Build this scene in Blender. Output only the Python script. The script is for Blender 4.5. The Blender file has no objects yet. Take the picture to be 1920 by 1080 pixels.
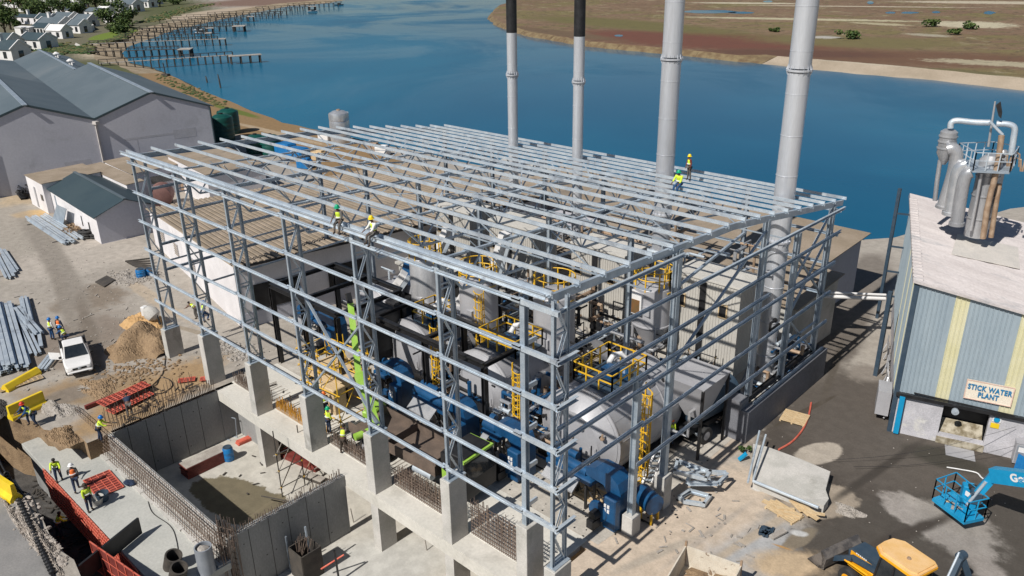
import bpy, bmesh, math, random
from mathutils import Vector, Matrix
R = math.radians
random.seed(7)
S = bpy.context.scene
COL = S.collection
# ---------------------------------------------------------------- camera
CAM = Vector((18.1028, -21.1756, 26.941)); YAW, PIT, ROL, FPX = -0.7539, 0.3951, -0.0159, 1507.45
_d = Vector((math.cos(PIT)*math.sin(YAW), math.cos(PIT)*math.cos(YAW), -math.sin(PIT)))
_r = Vector((math.cos(YAW), -math.sin(YAW), 0)); _u = _r.cross(_d)
_r, _u = _r*math.cos(ROL)+_u*math.sin(ROL), -_r*math.sin(ROL)+_u*math.cos(ROL)
cd = bpy.data.cameras.new('camera'); cam = bpy.data.objects.new('camera', cd); COL.objects.link(cam)
cd.sensor_width = 36; cd.lens = FPX/1920*36; cd.clip_end = 6000; cd.clip_start = .5
cam.matrix_world = Matrix(((_r.x, _u.x, -_d.x, CAM.x), (_r.y, _u.y, -_d.y, CAM.y), (_r.z, _u.z, -_d.z, CAM.z), (0, 0, 0, 1)))
S.camera = cam
# ---------------------------------------------------------------- sky, sun, exposure
SUN_EL, SUN_AZ = R(46), math.atan2(-1.0, -0.01)          # direction TO the sun in the xy plane
sv = Vector((math.cos(SUN_EL)*math.cos(SUN_AZ), math.cos(SUN_EL)*math.sin(SUN_AZ), math.sin(SUN_EL)))
w = bpy.data.worlds.new('World'); S.world = w; w.use_nodes = True
nt = w.node_tree; bg = nt.nodes['Background']; sk = nt.nodes.new('ShaderNodeTexSky')
sk.sky_type = 'NISHITA'; sk.sun_disc = False; sk.sun_elevation = SUN_EL
sk.sun_rotation = math.atan2(sv.x, sv.y); sk.air_density = 1.0; sk.dust_density = .4; sk.ozone_density = 2.0
nt.links.new(sk.outputs[0], bg.inputs[0]); bg.inputs[1].default_value = .05
sl = bpy.data.lights.new('sun', 'SUN'); so = bpy.data.objects.new('sun', sl); COL.objects.link(so)
sl.energy = 5.0; sl.angle = R(.5); sl.color = (1, .955, .89)
so.rotation_mode = 'QUATERNION'; so.rotation_quaternion = sv.to_track_quat('Z', 'Y')
S.view_settings.view_transform = 'Standard'; S.view_settings.look = 'None'; S.view_settings.gamma = 1
S.view_settings.exposure = 0.02

def at(px, py, z=0.0):
    """world point at height z seen at photo pixel (px,py)"""
    ray = _d+_r*((px-960)/FPX)-_u*((py-540)/FPX)
    return CAM+ray*((z-CAM.z)/ray.z)
# ---------------------------------------------------------------- materials
MATS = {}
def new_mat(name):
    m = bpy.data.materials.new(name); m.use_nodes = True; MATS[name] = m
    n = m.node_tree; return m, n, n.nodes['Principled BSDF']
def N(n, t, **kw):
    x = n.nodes.new(t)
    for k, v in kw.items():
        if k in x.inputs: x.inputs[k].default_value = v
        else: setattr(x, k, v)
    return x
def rgb(c): return (c[0], c[1], c[2], 1)
def mixc(n, f, a, b):
    x = n.nodes.new('ShaderNodeMix'); x.data_type = 'RGBA'
    for s, v in ((0, f), (6, a), (7, b)):
        if isinstance(v, bpy.types.NodeSocket): n.links.new(v, x.inputs[s])
        else: x.inputs[s].default_value = v if s == 0 else rgb(v)
    return x.outputs[2]
def noise(n, co, scale, detail=5, rough=.6, dist=0):
    x = N(n, 'ShaderNodeTexNoise', Scale=scale, Detail=detail, Roughness=rough, Distortion=dist)
    n.links.new(co, x.inputs['Vector']); return x.outputs[0]
def ramp(n, f, a, b, hi=1.0, lo=0.0):
    x = N(n, 'ShaderNodeMapRange'); x.inputs[1].default_value = a; x.inputs[2].default_value = b
    x.inputs[3].default_value = lo; x.inputs[4].default_value = hi
    x.interpolation_type = 'SMOOTHSTEP'; n.links.new(f, x.inputs[0]); return x.outputs[0]
def pos(n, scale=(1, 1, 1), obj=False):
    if obj: v = N(n, 'ShaderNodeTexCoord').outputs['Object']
    else: v = N(n, 'ShaderNodeNewGeometry').outputs['Position']
    if scale == (1, 1, 1): return v
    m = N(n, 'ShaderNodeVectorMath', operation='MULTIPLY'); n.links.new(v, m.inputs[0]); m.inputs[1].default_value = scale
    return m.outputs[0]
def math_(n, op, a, b=0.0, clamp=False):
    x = N(n, 'ShaderNodeMath', operation=op); x.use_clamp = clamp
    for i, v in enumerate((a, b)):
        if isinstance(v, bpy.types.NodeSocket): n.links.new(v, x.inputs[i])
        else: x.inputs[i].default_value = v
    return x.outputs[0]
def bump(n, bs, h, strength, dist=.05):
    b = N(n, 'ShaderNodeBump', Strength=strength, Distance=dist); n.links.new(h, b.inputs['Height']); n.links.new(b.outputs[0], bs.inputs['Normal'])
def mat(name, c, c2=None, rough=.6, metal=0.0, sc=1.0, lo=.35, hi=.65, fine=.15, bmp=0.0, stretch=(1, 1, 1), spec=None, c3=None, sc3=.3, t3=(.55, .7)):
    """surface: colour c broken up by patches of c2 (noise at scale sc), large patches of c3, fine grain"""
    m, n, bs = new_mat(name)
    p = pos(n, stretch)
    col = mixc(n, ramp(n, noise(n, p, sc), lo, hi), c, c2 or tuple(x*.8 for x in c))
    if c3: col = mixc(n, ramp(n, noise(n, p, sc3, 6, .65, .6), *t3), col, c3)
    if fine:
        f = noise(n, p, sc*14+3, 3)
        hv = N(n, 'ShaderNodeHueSaturation'); n.links.new(col, hv.inputs['Color'])
        n.links.new(ramp(n, f, .25, .75, 1+fine, 1-fine), hv.inputs['Value']); col = hv.outputs[0]
    n.links.new(col, bs.inputs['Base Color']); bs.inputs['Roughness'].default_value = rough; bs.inputs['Metallic'].default_value = metal
    if spec is not None: bs.inputs['Specular IOR Level'].default_value = spec
    if bmp: bump(n, bs, noise(n, p, sc*6+2, 6), bmp)
    return m
M = dict(
    galv=mat('galvanised_steel', (.48, .55, .62), (.60, .66, .71), .4, .4, sc=1.3, fine=.14, c3=(.37, .41, .46), sc3=.7, t3=(.55, .68)),
    galvd=mat('galvanised_dull', (.33, .395, .46), (.44, .50, .56), .45, .45, sc=1.3, fine=.12),
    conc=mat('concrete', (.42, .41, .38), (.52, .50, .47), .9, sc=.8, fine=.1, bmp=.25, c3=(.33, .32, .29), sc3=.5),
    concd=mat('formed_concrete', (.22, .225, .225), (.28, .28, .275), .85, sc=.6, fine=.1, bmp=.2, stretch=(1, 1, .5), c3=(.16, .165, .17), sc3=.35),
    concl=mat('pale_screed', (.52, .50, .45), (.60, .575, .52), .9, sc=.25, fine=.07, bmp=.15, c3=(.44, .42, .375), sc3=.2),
    deckc=mat('deck_concrete', (.37, .375, .35), (.44, .44, .41), .9, sc=.4, fine=.08, bmp=.15, c3=(.27, .28, .27), sc3=.22, t3=(.58, .72)),
    white=mat('white_paint', (.74, .73, .72), (.66, .65, .64), .6, sc=.7, fine=.05),
    whitew=mat('white_wall', (.72, .70, .71), (.63, .61, .62), .8, sc=.5, fine=.06, c3=(.50, .47, .46), sc3=.6, t3=(.6, .8)),
    black=mat('black_steel', (.018, .018, .02), (.03, .03, .032), .45, .3, sc=2),
    dark=mat('dark_rubber', (.02, .02, .021), (.035, .034, .033), .8, sc=3),
    chim=mat('silver_stack', (.56, .58, .62), (.66, .68, .72), .33, .5, sc=.9, fine=.05, stretch=(1, 1, .1), c3=(.52, .53, .56), sc3=.5),
    stain=mat('stainless', (.52, .54, .57), (.64, .65, .67), .26, .6, sc=1.2, fine=.06),
    steeld=mat('weathered_steel', (.36, .37, .39), (.48, .48, .49), .36, .45, sc=1.1, fine=.12, stretch=(1, 1, .3)),
    rust=mat('rusty_pipe', (.30, .20, .13), (.42, .31, .22), .7, .3, sc=2, fine=.2),
    grey=mat('grey_paint', (.36, .36, .38), (.42, .42, .44), .45, .15, sc=.5, fine=.05),
    greyl=mat('light_lagging', (.36, .36, .38), (.45, .45, .47), .45, .25, sc=.5, fine=.05),
    clad=mat('clad_panel', (.44, .42, .385), (.48, .46, .42), .55, .05, sc=.4, fine=.05),
    blue=mat('blue_machine', (.006, .05, .13), (.010, .072, .18), .42, .0, sc=1.5, fine=.1),
    yel=mat('yellow_rail', (.66, .38, .015), (.72, .44, .03), .5, .0, sc=2, fine=.08),
    yelb=mat('yellow_plastic', (.80, .58, .02), (.72, .50, .02), .45, .0, sc=1.5, fine=.06),
    lime=mat('lime_paint', (.26, .46, .05), (.32, .52, .09), .4, .0, sc=1.5, fine=.06),
    red=mat('red_form', (.50, .09, .055), (.60, .15, .10), .65, .0, sc=2, fine=.2),
    redl=mat('salmon_red_form', (.62, .15, .10), (.70, .22, .15), .65, .0, sc=2, fine=.15),
    redd=mat('dark_red_steel', (.16, .03, .025), (.22, .05, .04), .6, .1, sc=2, fine=.2),
    ply=mat('plywood', (.50, .36, .20), (.60, .46, .28), .8, sc=2.5, fine=.2, stretch=(1, 4, 4)),
    rebar=mat('rebar_rust', (.16, .12, .10), (.24, .18, .14), .85, .2, sc=2, fine=.2),
    rebary=mat('rebar_yellow_tips', (.62, .30, .03), (.45, .24, .04), .8, .0, sc=3, fine=.2),
    roofg=mat('dark_roof', (.040, .066, .080), (.05, .078, .09), .55, .2, sc=.2, fine=.08, c3=(.065, .09, .10), sc3=.07),
    roofs=mat('slate_roof', (.095, .125, .145), (.115, .145, .165), .6, .1, sc=.15, fine=.06, c3=(.14, .165, .18), sc3=.05),
    roofb=mat('fibre_cement_roof', (.25, .20, .145), (.31, .25, .19), .9, sc=.5, fine=.15, c3=(.20, .165, .13), sc3=.3),
    lilac=mat('pale_lilac_render', (.45, .455, .51), (.50, .505, .555), .85, sc=.12, fine=.05, c3=(.38, .385, .42), sc3=.25, t3=(.55, .75)),
    wornb=mat('worn_bucket', (.085, .08, .08), (.20, .18, .165), .6, .3, sc=2.2, fine=.2),
    rustp=mat('faded_maroon', (.17, .085, .075), (.21, .11, .095), .8, sc=1),
    roofv=mat('painted_valley_shade', (.10, .078, .055), (.14, .11, .08), .95, sc=.5, fine=.15),  # shade between the roof ribs, painted as a darker valley colour
    galvroof=mat('plain_roof', (.45, .42, .40), (.52, .49, .47), .8, sc=.4, fine=.12, c3=(.36, .34, .33), sc3=.8),
    drumb=mat('blue_plastic', (.01, .13, .35), (.015, .17, .42), .35, sc=2, fine=.05),
    tankg=mat('green_plastic', (.004, .055, .045), (.008, .075, .06), .4, sc=1, fine=.08),
    glass=mat('dark_glass', (.015, .02, .025), (.03, .035, .04), .08, sc=1, fine=0, spec=.8),
    cyan=mat('sky_blue_paint', (.005, .24, .46), (.01, .28, .52), .4, sc=2, fine=.05),
    orange=mat('sunbleached_yellow', (.72, .44, .17), (.78, .51, .25), .5, sc=1.4, fine=.06),
    cat=mat('digger_yellow', (.82, .40, .01), (.75, .34, .01), .45, sc=2, fine=.06),
    navy=mat('slate_blue_paint', (.03, .055, .085), (.045, .07, .10), .45, sc=2, fine=.1),
    skin=mat('skin', (.11, .055, .035), (.14, .07, .045), .6, sc=9, fine=.04),
    vest=mat('hivis_yellow', (.62, .80, .04), (.55, .72, .05), .7, sc=6, fine=.1),
    vesto=mat('hivis_orange', (.85, .18, .03), (.78, .16, .03), .7, sc=6, fine=.1),
    band=mat('reflective_band', (.65, .66, .66), (.7, .7, .7), .4, sc=6, fine=.03),
    cloth=mat('navy_cloth', (.012, .025, .06), (.02, .035, .075), .85, sc=8, fine=.2),
    clothb=mat('blue_cloth', (.015, .06, .16), (.02, .075, .19), .85, sc=8, fine=.2),
    clothg=mat('grey_cloth', (.09, .085, .08), (.13, .12, .11), .85, sc=8, fine=.2),
    boot=mat('boot', (.03, .022, .016), (.05, .035, .025), .8, sc=9),
    hatb=mat('hat_blue', (.005, .13, .42), (.01, .15, .45), .3, sc=2, fine=0), haty=mat('hat_yellow', (.80, .58, .01), (.8, .6, .02), .3, sc=2, fine=0),
    hatw=mat('hat_white', (.78, .78, .78), (.8, .8, .8), .3, sc=2, fine=0), hatr=mat('hat_red', (.6, .04, .02), (.6, .05, .03), .3, sc=2, fine=0),
    hatg=mat('hat_green', (.005, .33, .16), (.01, .35, .18), .3, sc=2, fine=0), hato=mat('hat_orange', (.8, .16, .03), (.8, .18, .03), .3, sc=2, fine=0),
    hair=mat('dark_hair', (.012, .01, .009), (.02, .016, .014), .8, sc=9),
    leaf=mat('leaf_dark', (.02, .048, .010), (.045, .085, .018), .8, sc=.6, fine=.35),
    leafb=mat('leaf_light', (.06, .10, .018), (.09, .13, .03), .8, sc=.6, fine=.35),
    scrub=mat('scrub', (.075, .085, .025), (.14, .12, .05), .9, sc=.5, fine=.35),
    bark=mat('bark', (.07, .05, .035), (.10, .075, .05), .9, sc=3),
    timber=mat('old_timber', (.30, .27, .24), (.40, .37, .33), .85, sc=1.5, fine=.2),
    timberd=mat('wet_timber', (.045, .04, .036), (.07, .06, .05), .85, sc=1.5, fine=.2),
    soil=mat('loose_soil', (.225, .152, .088), (.29, .20, .118), .95, sc=1.6, fine=.35, bmp=1.0, c3=(.17, .115, .07), sc3=1.2),
    sand=mat('builders_sand', (.44, .27, .12), (.50, .32, .15), .95, sc=1.5, fine=.2, bmp=.5),
    rubble=mat('rubble', (.27, .245, .215), (.37, .34, .31), .95, sc=2.5, fine=.3, bmp=.6),
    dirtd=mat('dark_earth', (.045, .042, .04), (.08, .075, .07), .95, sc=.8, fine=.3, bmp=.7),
    rocks=mat('crushed_stone_bank', (.33, .285, .245), (.43, .385, .34), .95, sc=2.5, fine=.35, bmp=.8),
    asph=mat('worn_tar', (.20, .195, .19), (.25, .24, .23), .9, sc=.5, fine=.1, c3=(.15, .148, .145), sc3=.3),
    tarp=mat('white_sheeting', (.6, .6, .6), (.7, .7, .7), .5, sc=1.5, bmp=.3),
    brass=mat('copper_valve', (.4, .2, .08), (.3, .2, .1), .4, .6, sc=3),
    rooft=mat('terracotta_roof', (.35, .12, .06), (.42, .17, .09), .85, sc=2),
    pvc=mat('grey_plastic_pipe', (.22, .24, .27), (.27, .29, .32), .4, sc=1, fine=.04),
)
# ---------------------------------------------------------------- mesh builder
class MB:
    def __init__(s): s.v = []; s.f = []; s.mi = []; s.m = 0; s.T = None
    def add(s, vs, fs):
        o = len(s.v)
        for p in vs:
            p = Vector(p); s.v.append(s.T @ p if s.T is not None else p)
        for f in fs: s.f.append([i+o for i in f]); s.mi.append(s.m)
    def box(s, a, b):
        x0, y0, z0 = a; x1, y1, z1 = b
        s.add([(x0, y0, z0), (x1, y0, z0), (x1, y1, z0), (x0, y1, z0), (x0, y0, z1), (x1, y0, z1), (x1, y1, z1), (x0, y1, z1)],
              [(0, 3, 2, 1), (4, 5, 6, 7), (0, 1, 5, 4), (1, 2, 6, 5), (2, 3, 7, 6), (3, 0, 4, 7)])
    def cbox(s, c, d, rz=0.0, bev=0.0):
        hx, hy, hz = d[0]/2, d[1]/2, d[2]/2; T = Matrix.Translation(c) @ Matrix.Rotation(rz, 4, 'Z')
        k = s.T; s.T = (k @ T) if k is not None else T
        if bev:
            b = bev; P = []
            for z, e in ((-hz, b), (-hz+b, 0), (hz-b, 0), (hz, b)):
                X, Y = hx-e, hy-e
                P += [(-X+b, -Y, z), (X-b, -Y, z), (X, -Y+b, z), (X, Y-b, z), (X-b, Y, z), (-X+b, Y, z), (-X, Y-b, z), (-X, -Y+b, z)]
            F = [tuple(range(7, -1, -1)), tuple(range(24, 32))]
            for l in range(3):
                for i in range(8): j = (i+1) % 8; F.append((l*8+i, l*8+j, l*8+8+j, l*8+8+i))
            s.add(P, F)
        else: s.box((-hx, -hy, -hz), (hx, hy, hz))
        s.T = k
    def frame(s, p, q, up=None):
        p, q = Vector(p), Vector(q); d = (q-p).normalized()
        up = Vector(up) if up is not None else (Vector((0, 0, 1)) if abs(d.z) < .95 else Vector((0, 1, 0)))
        x = d.cross(up)
        if x.length < 1e-5: x = d.cross(Vector((1, 0, 0)))
        x.normalize(); return p, q, x, x.cross(d)
    def sweep(s, prof, p, q, up=None, caps=True):
        p, q, x, y = s.frame(p, q, up); n = len(prof)
        vs = [e+x*a+y*b for e in (p, q) for a, b in prof]
        fs = [(i, (i+1) % n, n+(i+1) % n, n+i) for i in range(n)]
        if caps: fs += [tuple(range(n-1, -1, -1)), tuple(range(n, 2*n))]
        s.add(vs, fs)
    def bar(s, p, q, w, h=None, up=None):
        h = h or w; s.sweep([(-w/2, -h/2), (w/2, -h/2), (w/2, h/2), (-w/2, h/2)], p, q, up)
    def ibeam(s, p, q, w, h, t=.02, up=None):
        a, b = w/2, h/2
        s.sweep([(-a, -b), (a, -b), (a, -b+t), (t/2, -b+t), (t/2, b-t), (a, b-t), (a, b), (-a, b), (-a, b-t), (-t/2, b-t), (-t/2, -b+t), (-a, -b+t)], p, q, up)
    def chan(s, p, q, w, h, t=.015, up=None, flip=1):
        a = w*flip; b = h/2; t2 = t*flip
        pr = [(0, -b), (a, -b), (a, -b+t), (t2, -b+t), (t2, b-t), (a, b-t), (a, b), (0, b)]
        s.sweep(pr if flip > 0 else pr[::-1], p, q, up)
    def tube(s, p, q, r, r1=None, n=10, caps=True):
        r1 = r if r1 is None else r1; p, q, x, y = s.frame(p, q); vs = []
        for e, k in ((p, r), (q, r1)):
            for i in range(n): a = 2*math.pi*i/n; vs.append(e+x*math.cos(a)*k+y*math.sin(a)*k)
        fs = [(i, (i+1) % n, n+(i+1) % n, n+i) for i in range(n)]
        if caps: fs += [tuple(range(n-1, -1, -1)), tuple(range(n, 2*n))]
        s.add(vs, fs)
    def path(s, pts, r, n=8):
        pts = [Vector(p) for p in pts]; vs = []; fs = []; ref = Vector((0, 0, 1)); m = len(pts)
        rr = r if isinstance(r, (list, tuple)) else [r]*m
        x = None
        for i, p in enumerate(pts):
            d = (pts[min(i+1, m-1)]-pts[max(i-1, 0)]).normalized()
            if x is None:
                x = d.cross(ref)
                if x.length < .05: x = d.cross(Vector((0, 1, 0)))
            x = (x-d*x.dot(d)); x.normalize(); y = d.cross(x)
            for k in range(n): a = 2*math.pi*k/n; vs.append(p+x*math.cos(a)*rr[i]+y*math.sin(a)*rr[i])
        for i in range(m-1):
            for k in range(n): k2 = (k+1) % n; fs.append((i*n+k, (i+1)*n+k, (i+1)*n+k2, i*n+k2))
        fs += [tuple(range(n)), tuple(range(m*n-1, (m-1)*n-1, -1))]; s.add(vs, fs)
    def lathe(s, prof, c=(0, 0, 0), n=24, axis=None):
        """prof [(r,t)] along axis from c"""
        ax = Vector(axis or (0, 0, 1)).normalized(); x = ax.cross(Vector((0, 0, 1)))
        if x.length < .01: x = Vector((1, 0, 0))
        x.normalize(); y = ax.cross(x); c = Vector(c); vs = []; fs = []
        for r, t in prof:
            for i in range(n): a = 2*math.pi*i/n; vs.append(c+ax*t+x*math.cos(a)*r+y*math.sin(a)*r)
        for l in range(len(prof)-1):
            for i in range(n): j = (i+1) % n; fs.append((l*n+i, l*n+j, (l+1)*n+j, (l+1)*n+i))
        fs += [tuple(range(n-1, -1, -1)), tuple(range((len(prof)-1)*n, len(prof)*n))]; s.add(vs, fs)
    def prism(s, poly, z0, z1):
        n = len(poly); zz = lambda p, z: p[2] if len(p) > 2 and z is None else z
        s.add([(p[0], p[1], z0) for p in poly]+[(p[0], p[1], z1) for p in poly],
              [tuple(range(n-1, -1, -1)), tuple(range(n, 2*n))]+[(i, (i+1) % n, n+(i+1) % n, n+i) for i in range(n)])
    def extr(s, prof, T, L):
        """prof in local xz, extruded along local y from 0 to L, placed by matrix T"""
        n = len(prof); k = s.T; s.T = (k @ T) if k is not None else T
        s.add([(a, 0, b) for a, b in prof]+[(a, L, b) for a, b in prof], [tuple(range(n)), tuple(range(2*n-1, n-1, -1))]+[(i, n+i, n+(i+1) % n, (i+1) % n) for i in range(n)])
        s.T = k
    def quad(s, *p): s.add(p, [tuple(range(len(p)))])
    def slab(s, pts, t):
        """thin solid from a planar outline, thickness t along its normal (downwards)"""
        pts = [Vector(p) for p in pts]; nn = (pts[1]-pts[0]).cross(pts[2]-pts[1]).normalized(); n = len(pts)
        s.add(pts+[p-nn*t for p in pts], [tuple(range(n)), tuple(range(2*n-1, n-1, -1))]+[(i, n+i, n+(i+1) % n, (i+1) % n) for i in range(n)])
    def blob(s, c, r, n=7, m=5, j=.25, sq=1.0):
        vs = []; fs = []; c = Vector(c)
        for a in range(1, m):
            for b in range(n):
                th = math.pi*a/m; ph = 2*math.pi*b/n; k = r*(1+random.uniform(-j, j))
                vs.append(c+Vector((math.sin(th)*math.cos(ph), math.sin(th)*math.sin(ph), math.cos(th)*sq))*k)
        vs += [c+Vector((0, 0, r*sq)), c-Vector((0, 0, r*sq))]; T = len(vs)
        for a in range(m-2):
            for b in range(n): b2 = (b+1) % n; fs.append((a*n+b, (a+1)*n+b, (a+1)*n+b2, a*n+b2))
        for b in range(n): b2 = (b+1) % n; fs.append((T-2, b, b2)); fs.append((T-1, (m-2)*n+b2, (m-2)*n+b))
        s.add(vs, fs)
    def build(s, name, mats, parent=None, smooth=False, local=False):
        if not isinstance(mats, (list, tuple)): mats = [mats]
        me = bpy.data.meshes.new(name)
        if parent is None and not local:
            lo = [min(v[i] for v in s.v) for i in range(3)]; hi = [max(v[i] for v in s.v) for i in range(3)]
            o = Vector(((lo[0]+hi[0])/2, (lo[1]+hi[1])/2, lo[2])); W = Matrix.Translation(o)
        elif parent is not None: W = parent['_w'] if False else WM[parent.name]
        else: W = Matrix.Identity(4)
        if parent is not None and not local: I = W.inverted(); vs = [I @ v for v in s.v]
        elif parent is None and not local: vs = [v-W.translation for v in s.v]
        else: vs = s.v
        me.from_pydata([tuple(v) for v in vs], [], s.f); me.validate()
        for m in mats: me.materials.append(m)
        if len(mats) > 1 and len(me.polygons) == len(s.mi): me.polygons.foreach_set('material_index', s.mi)
        if smooth:
            me.polygons.foreach_set('use_smooth', [True]*len(me.polygons)); me.set_sharp_from_angle(angle=R(38))
        me.update(); ob = bpy.data.objects.new(name, me); COL.objects.link(ob)
        if parent is not None: ob.parent = parent; WM[ob.name] = W
        else: ob.matrix_world = W; WM[ob.name] = W
        return ob
WM = {}
def thing(name, label, cat, loc=(0, 0, 0), rz=0.0, group=None):
    o = bpy.data.objects.new(name, None); COL.objects.link(o); o.location = loc; o.rotation_euler = (0, 0, rz); o.empty_display_size = .3
    WM[o.name] = Matrix.Translation(loc) @ Matrix.Rotation(rz, 4, 'Z'); return tag(o, label, cat, group)
def tag(o, label, cat, group=None):
    o['label'] = label; o['category'] = cat
    if group: o['group'] = group
    return o
def struct(o): o['kind'] = 'structure'; return o
def copy_tree(root, loc, rz=0.0, label=None, group=None):
    def rec(o, par):
        c = o.copy(); COL.objects.link(c)
        if par is not None: c.parent = par
        for ch in list(kids.get(o.name, [])): rec(ch, c)
        return c
    kids = {}
    for o in bpy.data.objects:
        if o.parent: kids.setdefault(o.parent.name, []).append(o)
    c = rec(root, None); c.location = loc; c.rotation_euler = (0, 0, rz); WM[c.name] = Matrix.Translation(loc) @ Matrix.Rotation(rz, 4, 'Z')
    if label: c['label'] = label
    if group: c['group'] = group
    return c
def sheet(name, outer, holes, z, m, rough_edge=0.0):
    """flat polygon (with holes) at height z"""
    bm = bmesh.new(); es = []
    def loop(pts, wob):
        q = []
        for i, p in enumerate(pts):
            a, b = Vector(p[:2]), Vector(pts[(i+1) % len(pts)][:2]); L = (b-a).length
            k = max(1, int(L/.6)) if wob else 1; k = min(k, 200)
            for t in range(k):
                c = a.lerp(b, t/k)
                if wob: c = c+Vector((random.uniform(-wob, wob), random.uniform(-wob, wob)))
                q.append(c)
        vs = [bm.verts.new((c.x, c.y, z)) for c in q]
        for i in range(len(vs)): es.append(bm.edges.new((vs[i], vs[(i+1) % len(vs)])))
    loop(outer, rough_edge)
    for h in holes: loop(h, 0)
    bmesh.ops.triangle_fill(bm, edges=es, use_beauty=True, use_dissolve=False)
    for f in bm.faces:
        if f.normal.z < 0: f.normal_flip()
    me = bpy.data.meshes.new(name); bm.to_mesh(me); bm.free(); me.materials.append(m)
    o = bpy.data.objects.new(name, me); COL.objects.link(o); WM[o.name] = Matrix.Identity(4); return o
# ================================================================ TERRAIN
def blobmat(name, base, base2, sc, blobs, rough=.9, fine=.12, bmp=.25, extra=None):
    """ground whose patches (cx,cy,z | axis points, colour, softness, raggedness) mark soil changes, or on the plant floor painted shade under the equipment"""
    m, n, bs = new_mat(name); p = pos(n)
    col = mixc(n, ramp(n, noise(n, p, sc, 7, .65), .35, .65), base, base2)
    if extra: col = extra(n, p, col)
    nz2 = noise(n, p, 1.6, 6, .6)
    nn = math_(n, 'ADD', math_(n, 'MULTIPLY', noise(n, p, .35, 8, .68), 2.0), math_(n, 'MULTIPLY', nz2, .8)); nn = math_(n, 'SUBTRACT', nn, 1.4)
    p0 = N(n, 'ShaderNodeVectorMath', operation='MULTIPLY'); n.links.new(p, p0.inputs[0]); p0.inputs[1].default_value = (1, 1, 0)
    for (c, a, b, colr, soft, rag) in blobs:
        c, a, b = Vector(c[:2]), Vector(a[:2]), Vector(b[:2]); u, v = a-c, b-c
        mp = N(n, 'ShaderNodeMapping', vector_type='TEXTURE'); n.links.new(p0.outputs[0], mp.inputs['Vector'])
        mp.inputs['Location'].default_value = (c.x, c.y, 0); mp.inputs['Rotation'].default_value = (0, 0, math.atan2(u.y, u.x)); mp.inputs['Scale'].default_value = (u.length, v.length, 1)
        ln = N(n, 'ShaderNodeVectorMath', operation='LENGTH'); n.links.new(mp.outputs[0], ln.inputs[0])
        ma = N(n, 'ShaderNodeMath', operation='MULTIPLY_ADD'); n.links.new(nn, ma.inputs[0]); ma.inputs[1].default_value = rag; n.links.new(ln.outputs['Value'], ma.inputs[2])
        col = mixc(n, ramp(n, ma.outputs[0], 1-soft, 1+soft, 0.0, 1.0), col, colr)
    col = mixc(n, ramp(n, nz2, .3, .7, .22), col, (.03, .025, .02))
    hv = N(n, 'ShaderNodeHueSaturation'); col = mixc(n, ramp(n, noise(n, p, .16, 7, .75), .5, .68, .35), col, (.06, .05, .035)) if extra else col; n.links.new(col, hv.inputs['Color'])
    n.links.new(ramp(n, noise(n, p, 9, 5, .7), .25, .75, 1+fine, 1-fine), hv.inputs['Value'])
    n.links.new(hv.outputs[0], bs.inputs['Base Color']); bs.inputs['Roughness'].default_value = rough
    bs.inputs['Specular IOR Level'].default_value = .3
    if bmp: bump(n, bs, noise(n, p, 5, 8, .7), bmp, .08)
    return m
def E(c, a, b, col, soft=.15, rag=.35, z=0.0):
    c, a, b = at(*c, z), at(*a, z), at(*b, z); u = (a-c); v = (b-c); v = v-u*(v.dot(u)/u.length_squared)
    if v.length < u.length*.06: v = Vector((-u.y, u.x, 0))*.06
    return (c, a, c+v, col, soft, rag)
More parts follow.
